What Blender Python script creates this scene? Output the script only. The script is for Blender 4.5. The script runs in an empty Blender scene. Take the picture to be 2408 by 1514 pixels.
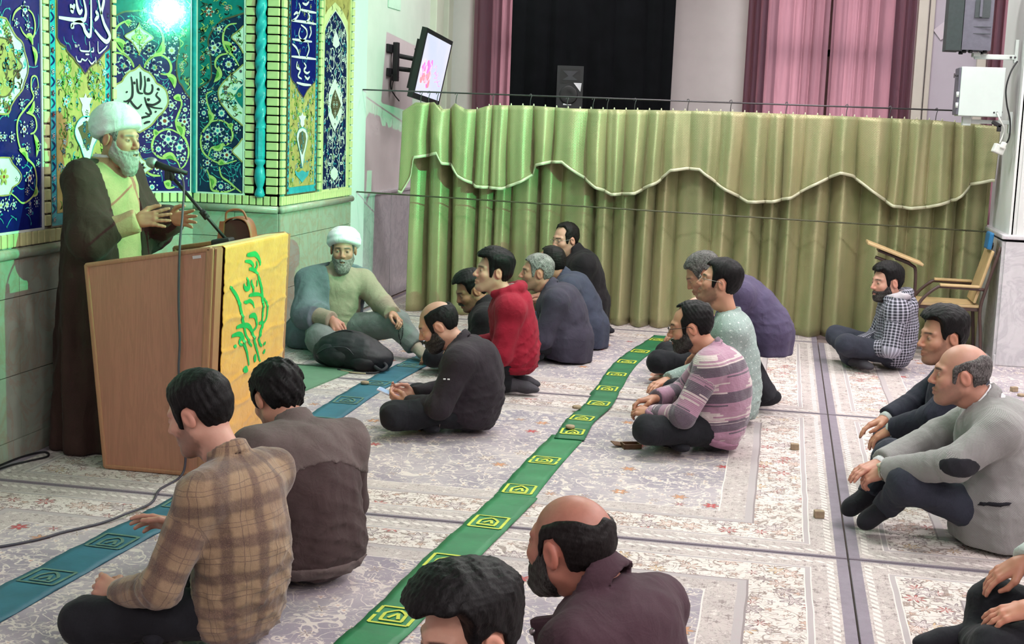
import bpy, bmesh, math, random
import numpy as np
from mathutils import Vector, Matrix, Euler

SC = bpy.context.scene
COL = SC.collection
random.seed(7)
PI = math.pi

# ------------------------------------------------------------------ camera
cam_d = bpy.data.cameras.new('camera')
cam = bpy.data.objects.new('camera', cam_d)
COL.objects.link(cam)
cam_d.sensor_width = 36.0
cam_d.lens = 36.0 * 3266.0 / 2408.0
cam_d.clip_start = 0.05
cam_d.clip_end = 200
YAW, PITCH, ROLL = 0.1887, 0.1465, 0.0373
_f = Vector((-math.sin(YAW) * math.cos(PITCH), math.cos(YAW) * math.cos(PITCH), -math.sin(PITCH)))
_r = Vector((math.cos(YAW), math.sin(YAW), 0))
_u = _r.cross(_f)
_r2 = math.cos(ROLL) * _r + math.sin(ROLL) * _u
_u2 = -math.sin(ROLL) * _r + math.cos(ROLL) * _u
_m = Matrix((_r2, _u2, -_f)).transposed().to_4x4()
_m.translation = Vector((0, 0, 1.75))
cam.matrix_world = _m
SC.camera = cam

# ------------------------------------------------------------------ view, world, large lights
SC.view_settings.view_transform = 'Standard'
SC.view_settings.look = 'None'
SC.view_settings.exposure = 0.16
SC.view_settings.gamma = 1.0
SC.view_settings.use_curve_mapping = False
SC.cycles.max_bounces = 4
SC.cycles.diffuse_bounces = 2
SC.cycles.use_adaptive_sampling = True
SC.cycles.adaptive_threshold = 0.06
SC.cycles.adaptive_min_samples = 12
SC.cycles.glossy_bounces = 2
SC.cycles.transmission_bounces = 3
SC.cycles.transparent_max_bounces = 6
SC.cycles.caustics_reflective = False
SC.cycles.caustics_refractive = False
world = bpy.data.worlds.new('daylight')
SC.world = world
world.use_nodes = True
_bg = world.node_tree.nodes['Background']
_bg.inputs[0].default_value = (0.86, 0.92, 1.0, 1)
_bg.inputs[1].default_value = 5.0


def area(name, loc, size, power, color, target=None, sizey=None, spread=None):
    d = bpy.data.lights.new(name, 'AREA')
    d.shape = 'RECTANGLE'
    d.size = size
    d.size_y = sizey or size
    d.energy = power
    d.color = color
    if spread:
        d.spread = spread
    o = bpy.data.objects.new(name, d)
    COL.objects.link(o)
    o.location = loc
    t = Vector(target) if target else Vector(loc) - Vector((0, 0, 1))
    o.rotation_euler = (t - Vector(loc)).to_track_quat('-Z', 'Y').to_euler()
    return o


# rows of ceiling fixtures over the hall (their housings are built with the ceiling)
CEIL_Z = 4.4
LAMPS = [(x, y) for y in (-1.6, 1.6, 4.8, 7.8, 10.4) for x in (-1.0, 1.8, 4.6) if not (x < 0 and y in (1.6, 4.8))]  # the rearmost row, behind the camera, is added as fill light
for _i, (_x, _y) in enumerate(LAMPS):
    area('ceiling_light_source', (_x, _y, CEIL_Z - 0.13), 1.15, 72, (1.0, 0.935, 0.945), sizey=0.5)
for _x in (-2.2, 1.0):
    area('ceiling_light_source', (_x, 13.2, CEIL_Z - 0.13), 1.15, 40, (1.0, 0.935, 0.945), sizey=0.5)
# the green stage lamp that floods the prayer niche from the audience side
_sp = bpy.data.lights.new('green_flood_source', 'SPOT')
_sp.energy = 2500
_sp.color = (0.10, 1.0, 0.42)
_sp.spot_size = math.radians(76)
_sp.spot_blend = 0.6
_sp.shadow_soft_size = 0.035
GREEN_LAMP = Vector((3.4, 5.9, 2.95))
_o = bpy.data.objects.new('green_flood_source', _sp)
COL.objects.link(_o)
_o.location = GREEN_LAMP
_o.rotation_euler = (Vector((-3.9, 8.3, 2.85)) - GREEN_LAMP).to_track_quat('-Z', 'Y').to_euler()

# ------------------------------------------------------------------ small helpers
def lin(r, g, b):
    f = lambda c: ((c / 255 + 0.055) / 1.055) ** 2.4 if c / 255 > 0.04045 else c / 255 / 12.92
    return (f(r), f(g), f(b))


def tag(o, label=None, cat=None, group=None, kind=None):
    if label:
        o['label'] = label
    if cat:
        o['category'] = cat
    if group:
        o['group'] = group
    if kind:
        o['kind'] = kind
    return o


def empty(name, loc=(0, 0, 0), rz=0.0, label=None, cat=None, group=None, kind=None):
    o = bpy.data.objects.new(name, None)
    COL.objects.link(o)
    o.location = loc
    o.rotation_euler = (0, 0, rz)
    o.empty_display_size = 0.1
    return tag(o, label, cat, group, kind)


def link(name, me, mat=None, parent=None):
    o = bpy.data.objects.new(name, me)
    COL.objects.link(o)
    if mat is not None and len(me.materials) == 0:
        me.materials.append(mat)
    if parent is not None:
        o.parent = parent
    return o


def fast_mesh(name, V, quads=None, tris=None, smooth=True, col=None, vec=None):
    me = bpy.data.meshes.new(name)
    V = np.asarray(V, np.float32)
    me.vertices.add(len(V))
    me.vertices.foreach_set('co', V.ravel())
    nq = 0 if quads is None else len(quads)
    nt = 0 if tris is None else len(tris)
    idx = []
    tot = []
    if nq:
        idx.append(np.asarray(quads, np.int32).ravel())
        tot.append(np.full(nq, 4, np.int32))
    if nt:
        idx.append(np.asarray(tris, np.int32).ravel())
        tot.append(np.full(nt, 3, np.int32))
    if idx:
        idx = np.concatenate(idx)
        tot = np.concatenate(tot)
        st = np.concatenate([[0], np.cumsum(tot)[:-1]]).astype(np.int32)
        me.loops.add(len(idx))
        me.loops.foreach_set('vertex_index', idx)
        me.polygons.add(len(tot))
        me.polygons.foreach_set('loop_start', st)
        me.polygons.foreach_set('loop_total', tot)
        me.polygons.foreach_set('use_smooth', np.full(len(tot), bool(smooth)))
    if col is not None:
        a = me.attributes.new('Col', 'FLOAT_COLOR', 'POINT')
        a.data.foreach_set('color', np.c_[col, np.ones(len(V))].astype(np.float32).ravel())
    if vec is not None:
        a = me.attributes.new('cloth', 'FLOAT_VECTOR', 'POINT')
        a.data.foreach_set('vector', np.asarray(vec, np.float32).ravel())
    me.update(calc_edges=True)
    me.validate()
    return me


class MB:
    """collects simple shapes into one mesh"""

    def __init__(s):
        s.v = []
        s.f = []
        s.sm = []

    def add(s, vs, fs, smooth=False):
        n = len(s.v)
        s.v += [tuple(v) for v in vs]
        s.f += [tuple(i + n for i in f) for f in fs]
        s.sm += [smooth] * len(fs)
        return s

    def box(s, c, d, rot=None, bev=0.0):
        hx, hy, hz = d[0] / 2, d[1] / 2, d[2] / 2
        if bev > 0:
            b = min(bev, hx * .9, hy * .9, hz * .9)
            bm = bmesh.new()
            bmesh.ops.create_cube(bm, size=1)
            for v in bm.verts:
                v.co = Vector((v.co.x * d[0], v.co.y * d[1], v.co.z * d[2]))
            bmesh.ops.bevel(bm, geom=bm.edges[:], offset=b, segments=2, affect='EDGES', profile=.6)
            vs = [v.co.copy() for v in bm.verts]
            bm.verts.index_update()
            fs = [[v.index for v in f.verts] for f in bm.faces]
            bm.free()
        else:
            vs = [Vector((x * hx, y * hy, z * hz)) for x in (-1, 1) for y in (-1, 1) for z in (-1, 1)]
            fs = [(0, 1, 3, 2), (4, 6, 7, 5), (0, 4, 5, 1), (2, 3, 7, 6), (0, 2, 6, 4), (1, 5, 7, 3)]
        M = rot if rot is not None else Matrix.Identity(3)
        if isinstance(M, (Euler,)):
            M = M.to_matrix()
        return s.add([M @ v + Vector(c) for v in vs], fs)

    def tube(s, pts, r, n=8, cap=True, closed=False):
        pts = [Vector(p) for p in pts]
        rs = r if isinstance(r, (list, tuple)) else [r] * len(pts)
        vs = []
        fs = []
        m = len(pts)
        up = None
        for i, p in enumerate(pts):
            a = pts[(i - 1) % m] if (closed or i > 0) else p
            b = pts[(i + 1) % m] if (closed or i < m - 1) else p
            t = (b - a).normalized()
            if up is None:
                up = Vector((0, 0, 1)) if abs(t.z) < .9 else Vector((1, 0, 0))
            sd = t.cross(up).normalized()
            up = sd.cross(t).normalized()
            for k in range(n):
                an = 2 * PI * k / n
                vs.append(p + (sd * math.cos(an) + up * math.sin(an)) * rs[i])
        for i in range(m if closed else m - 1):
            for k in range(n):
                a, b = i * n + k, i * n + (k + 1) % n
                j = ((i + 1) % m) * n
                fs.append((a, b, j + (k + 1) % n, j + k))
        if cap and not closed:
            fs.append(tuple(range(n))[::-1])
            fs.append(tuple((m - 1) * n + k for k in range(n)))
        return s.add(vs, fs, True)

    def lathe(s, prof, c=(0, 0, 0), n=20, M=None):
        vs = []
        fs = []
        for (r, z) in prof:
            for k in range(n):
                a = 2 * PI * k / n
                v = Vector((r * math.cos(a), r * math.sin(a), z))
                vs.append((M @ v if M is not None else v) + Vector(c))
        for i in range(len(prof) - 1):
            for k in range(n):
                a, b = i * n + k, i * n + (k + 1) % n
                fs.append((a, b, b + n, a + n))
        fs.append(tuple(range(n))[::-1])
        fs.append(tuple((len(prof) - 1) * n + k for k in range(n)))
        return s.add(vs, fs, True)

    def prism(s, poly, fn, h0, h1):
        """poly: 2D points; fn(u, v, h) -> 3D"""
        n = len(poly)
        vs = [fn(u, v, h0) for u, v in poly] + [fn(u, v, h1) for u, v in poly]
        fs = [tuple(range(n))[::-1], tuple(range(n, 2 * n))]
        fs += [(i, (i + 1) % n, n + (i + 1) % n, n + i) for i in range(n)]
        return s.add(vs, fs)

    def mesh(s, name, smooth=None):
        me = bpy.data.meshes.new(name)
        me.from_pydata([tuple(v) for v in s.v], [], s.f)
        me.polygons.foreach_set('use_smooth', s.sm if smooth is None else [smooth] * len(s.f))
        bm = bmesh.new()
        bm.from_mesh(me)
        bmesh.ops.recalc_face_normals(bm, faces=bm.faces[:])
        bm.to_mesh(me)
        bm.free()
        me.update()
        return me

    def build(s, name, mat=None, parent=None, smooth=None):
        return link(name, s.mesh(name, smooth), mat, parent)


def copy_tree(o, parent=None):
    c = o.copy()
    COL.objects.link(c)
    c.parent = parent
    for ch in o.children:
        copy_tree(ch, c)
    return c


def spline(pts, n=8):
    """Catmull-Rom through the points"""
    P = [np.array(p, float) for p in pts]
    out = []
    for i in range(len(P) - 1):
        a = P[max(i - 1, 0)]
        b, c = P[i], P[i + 1]
        d = P[min(i + 2, len(P) - 1)]
        for k in range(n):
            t = k / n
            out.append(.5 * ((2 * b) + (c - a) * t + (2 * a - 5 * b + 4 * c - d) * t * t + (3 * b - a - 3 * c + d) * t ** 3))
    out.append(P[-1])
    return out


# ------------------------------------------------------------------ shader expressions
class X:
    """a shader socket with arithmetic"""
    nt = None

    def __init__(s, sock):
        s.s = sock

    @staticmethod
    def n(kind, **kw):
        nd = X.nt.nodes.new(kind)
        for k, v in kw.items():
            setattr(nd, k, v)
        return nd

    @staticmethod
    def put(sock, v):
        if isinstance(v, X):
            X.nt.links.new(v.s, sock)
        else:
            if hasattr(sock.default_value, '__len__') and not hasattr(v, '__len__'):
                v = (v,) * len(sock.default_value)
            if hasattr(v, '__len__') and len(v) == 3 and len(sock.default_value) == 4:
                v = (*v, 1)
            sock.default_value = v

    @staticmethod
    def m(op, a, b=None, c=None):
        nd = X.n('ShaderNodeMath', operation=op)
        X.put(nd.inputs[0], a)
        if b is not None:
            X.put(nd.inputs[1], b)
        if c is not None:
            X.put(nd.inputs[2], c)
        return X(nd.outputs[0])

    def __add__(a, b): return X.m('ADD', a, b)
    __radd__ = __add__
    def __sub__(a, b): return X.m('SUBTRACT', a, b)
    def __rsub__(a, b): return X.m('SUBTRACT', b, a)
    def __mul__(a, b): return X.m('MULTIPLY', a, b)
    __rmul__ = __mul__
    def __truediv__(a, b): return X.m('DIVIDE', a, b)
    def __neg__(a): return X.m('MULTIPLY', a, -1.0)
    def lt(a, b): return X.m('LESS_THAN', a, b)
    def gt(a, b): return X.m('GREATER_THAN', a, b)
    def abs(a): return X.m('ABSOLUTE', a)
    def sin(a): return X.m('SINE', a)
    def cos(a): return X.m('COSINE', a)
    def frac(a): return X.m('FRACT', a)
    def floor(a): return X.m('FLOOR', a)
    def min(a, b): return X.m('MINIMUM', a, b)
    def max(a, b): return X.m('MAXIMUM', a, b)

    def band(a, lo, hi):
        return a.gt(lo) * a.lt(hi)

    def sstep(a, lo, hi):
        nd = X.n('ShaderNodeMapRange', interpolation_type='SMOOTHSTEP')
        X.put(nd.inputs[0], a)
        nd.inputs[1].default_value = lo
        nd.inputs[2].default_value = hi
        return X(nd.outputs[0])

    @staticmethod
    def mix(f, a, b, mode='MIX'):
        nd = X.n('ShaderNodeMix', data_type='RGBA', blend_type=mode)
        X.put(nd.inputs[0], f)
        X.put(nd.inputs[6], a)
        X.put(nd.inputs[7], b)
        return X(nd.outputs[2])

    @staticmethod
    def vec(x, y, z=0.0):
        nd = X.n('ShaderNodeCombineXYZ')
        for i, v in enumerate((x, y, z)):
            X.put(nd.inputs[i], v)
        return X(nd.outputs[0])

    def sep(a):
        nd = X.n('ShaderNodeSeparateXYZ')
        X.put(nd.inputs[0], a)
        return X(nd.outputs[0]), X(nd.outputs[1]), X(nd.outputs[2])

    @staticmethod
    def coord(kind='Object'):
        return X(X.n('ShaderNodeTexCoord').outputs[kind])

    @staticmethod
    def attr(name, out='Vector'):
        nd = X.n('ShaderNodeAttribute', attribute_name=name)
        return X(nd.outputs[out])

    @staticmethod
    def noise(v, scale, detail=3.0, rough=.55, out=0, dist=0.0):
        nd = X.n('ShaderNodeTexNoise')
        X.put(nd.inputs['Vector'], v)
        nd.inputs['Scale'].default_value = scale
        nd.inputs['Detail'].default_value = detail
        nd.inputs['Roughness'].default_value = rough
        nd.inputs['Distortion'].default_value = dist
        return X(nd.outputs[out])

    @staticmethod
    def voro(v, scale, feature='F1', rnd=1.0):
        nd = X.n('ShaderNodeTexVoronoi', feature=feature)
        X.put(nd.inputs['Vector'], v)
        nd.inputs['Scale'].default_value = scale
        nd.inputs['Randomness'].default_value = rnd
        return nd

    def scale(a, x, y, z):
        nd = X.n('ShaderNodeVectorMath', operation='MULTIPLY')
        X.put(nd.inputs[0], a)
        nd.inputs[1].default_value = (x, y, z)
        return X(nd.outputs[0])

    @staticmethod
    def vm(op, a, b):
        nd = X.n('ShaderNodeVectorMath', operation=op)
        X.put(nd.inputs[0], a)
        X.put(nd.inputs[1], b)
        return X(nd.outputs[0])

    @staticmethod
    def ramp(f, stops, interp='LINEAR'):
        nd = X.n('ShaderNodeValToRGB')
        cr = nd.color_ramp
        cr.interpolation = interp
        while len(cr.elements) < len(stops):
            cr.elements.new(.5)
        for e, (p, c) in zip(cr.elements, stops):
            e.position = p
            e.color = (*c, 1)
        X.put(nd.inputs[0], f)
        return X(nd.outputs[0])


def new_mat(name):
    m = bpy.data.materials.new(name)
    m.use_nodes = True
    X.nt = m.node_tree
    b = m.node_tree.nodes['Principled BSDF']
    return m, b


def set_bump(b, h, strength=.3, dist=.01):
    nd = X.n('ShaderNodeBump')
    nd.inputs['Strength'].default_value = strength
    nd.inputs['Distance'].default_value = dist
    X.put(nd.inputs['Height'], h)
    X.nt.links.new(nd.outputs[0], b.inputs['Normal'])


def mk(name, rgb, rough=.6, var=.12, scale=12, bump=.0, bscale=90, metal=0.0, sheen=0.0, coat=0.0, emit=0.0, bdist=.004, spec=None):
    m, b = new_mat(name)
    base = lin(*rgb)
    v = X.coord()
    n = X.noise(v, scale, 4)
    lo = tuple(c * (1 - var) for c in base)
    hi = tuple(min(1, c * (1 + var)) for c in base)
    c = X.mix(n.sstep(.3, .7), lo, hi)
    X.put(b.inputs['Base Color'], c)
    b.inputs['Roughness'].default_value = rough
    b.inputs['Metallic'].default_value = metal
    if spec is not None:
        b.inputs['Specular IOR Level'].default_value = spec
    if sheen:
        b.inputs['Sheen Weight'].default_value = sheen
    if coat:
        b.inputs['Coat Weight'].default_value = coat
    if emit:
        X.put(b.inputs['Emission Color'], c)
        b.inputs['Emission Strength'].default_value = emit
    if bump:
        set_bump(b, X.noise(v, bscale, 2), bump, bdist)
    return m


# ------------------------------------------------------------------ implicit surfaces (bodies, hair, cloth)
def grid(lo, hi, h):
    lo = np.asarray(lo, np.float32)
    n = np.maximum(2, np.ceil((np.asarray(hi) - lo) / h).astype(int) + 1)
    ax = [lo[i] + h * np.arange(n[i], dtype=np.float32) for i in range(3)]
    x, y, z = np.meshgrid(*ax, indexing='ij')
    return (x, y, z), lo


def seg(P, a, b):
    a = np.asarray(a, np.float32)
    d = np.asarray(b, np.float32) - a
    L2 = float(d @ d) + 1e-9
    px, py, pz = P[0] - a[0], P[1] - a[1], P[2] - a[2]
    t = np.clip((px * d[0] + py * d[1] + pz * d[2]) / L2, 0, 1)
    return np.sqrt((px - t * d[0]) ** 2 + (py - t * d[1]) ** 2 + (pz - t * d[2]) ** 2), t


def cone(P, a, b, ra, rb):
    r, t = seg(P, a, b)
    return r - (ra + (rb - ra) * t)


def ell(P, c, r, M=None):
    x, y, z = P[0] - c[0], P[1] - c[1], P[2] - c[2]
    if M is not None:
        x, y, z = (x * M[0][0] + y * M[0][1] + z * M[0][2], x * M[1][0] + y * M[1][1] + z * M[1][2], x * M[2][0] + y * M[2][1] + z * M[2][2])
    k0 = np.sqrt((x / r[0]) ** 2 + (y / r[1]) ** 2 + (z / r[2]) ** 2) + 1e-6
    k1 = np.sqrt((x / r[0] ** 2) ** 2 + (y / r[1] ** 2) ** 2 + (z / r[2] ** 2) ** 2) + 1e-6
    return k0 * (k0 - 1) / k1


def smin(a, b, k):
    h = np.clip(.5 + .5 * (b - a) / k, 0, 1)
    return b + (a - b) * h - k * h * (1 - h)


def smax(a, b, k):
    return -smin(-a, -b, k)


def plane(P, p, n):
    return (P[0] - p[0]) * n[0] + (P[1] - p[1]) * n[1] + (P[2] - p[2]) * n[2]


def poly2(px, pz, poly):
    """signed distance to a polygon in a plane (negative inside)"""
    d = np.full(px.shape, 1e9, np.float32)
    s = np.ones(px.shape, np.float32)
    n = len(poly)
    for i in range(n):
        ax, az = poly[i]
        bx, bz = poly[i - 1]
        ex, ez = bx - ax, bz - az
        wx, wz = px - ax, pz - az
        t = np.clip((wx * ex + wz * ez) / (ex * ex + ez * ez + 1e-12), 0, 1)
        d = np.minimum(d, (wx - ex * t) ** 2 + (wz - ez * t) ** 2)
        c1 = pz >= az
        c2 = pz < bz
        c3 = ex * wz > ez * wx
        s = np.where((c1 & c2 & c3) | (~c1 & ~c2 & ~c3), -s, s)
    return s * np.sqrt(d)


_C = np.array([(0, 0, 0), (1, 0, 0), (0, 1, 0), (1, 1, 0), (0, 0, 1), (1, 0, 1), (0, 1, 1), (1, 1, 1)])
_E = [(0, 1), (2, 3), (4, 5), (6, 7), (0, 2), (1, 3), (4, 6), (5, 7), (0, 4), (1, 5), (2, 6), (3, 7)]


def snet(D, lo, h):
    """surface nets: vertices and quads of the zero level"""
    D = D.copy()
    D[0], D[-1] = np.maximum(D[0], .001), np.maximum(D[-1], .001)
    D[:, 0], D[:, -1] = np.maximum(D[:, 0], .001), np.maximum(D[:, -1], .001)
    D[:, :, 0], D[:, :, -1] = np.maximum(D[:, :, 0], .001), np.maximum(D[:, :, -1], .001)
    S = D < 0
    n = [s - 1 for s in D.shape]
    cnt = np.zeros(n, np.int8)
    for c in _C:
        cnt += S[c[0]:c[0] + n[0], c[1]:c[1] + n[1], c[2]:c[2] + n[2]]
    act = (cnt > 0) & (cnt < 8)
    ii = np.argwhere(act)
    idx = np.full(n, -1, np.int32)
    idx[act] = np.arange(len(ii))
    vals = np.stack([D[ii[:, 0] + c[0], ii[:, 1] + c[1], ii[:, 2] + c[2]] for c in _C], 1)
    acc = np.zeros((len(ii), 3))
    w = np.zeros(len(ii))
    for a, b in _E:
        va, vb = vals[:, a], vals[:, b]
        mk_ = (va < 0) != (vb < 0)
        t = np.where(mk_, va / np.where(mk_, va - vb, 1), 0)
        acc += np.where(mk_[:, None], _C[a] + (_C[b] - _C[a]) * t[:, None], 0)
        w += mk_
    V = (ii + acc / np.maximum(w, 1)[:, None]) * h + np.asarray(lo)
    Q = []
    for ax in range(3):
        u, v = (ax + 1) % 3, (ax + 2) % 3
        sl0 = [slice(None)] * 3
        sl1 = [slice(None)] * 3
        sl0[ax] = slice(0, -1)
        sl1[ax] = slice(1, None)
        a, b = S[tuple(sl0)], S[tuple(sl1)]
        e = np.argwhere(a != b)
        e = e[(e[:, u] > 0) & (e[:, v] > 0) & (e[:, u] < D.shape[u] - 1) & (e[:, v] < D.shape[v] - 1)]
        fl = a[e[:, 0], e[:, 1], e[:, 2]]
        du = np.zeros(3, int)
        du[u] = 1
        dv = np.zeros(3, int)
        dv[v] = 1
        g = lambda o: idx[o[:, 0], o[:, 1], o[:, 2]]
        q = np.stack([g(e - du - dv), g(e - dv), g(e), g(e - du)], 1)
        q = np.where(fl[:, None], q, q[:, ::-1])
        Q.append(q)
    Q = np.concatenate(Q)
    return V, Q[(Q >= 0).all(1)]


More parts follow.
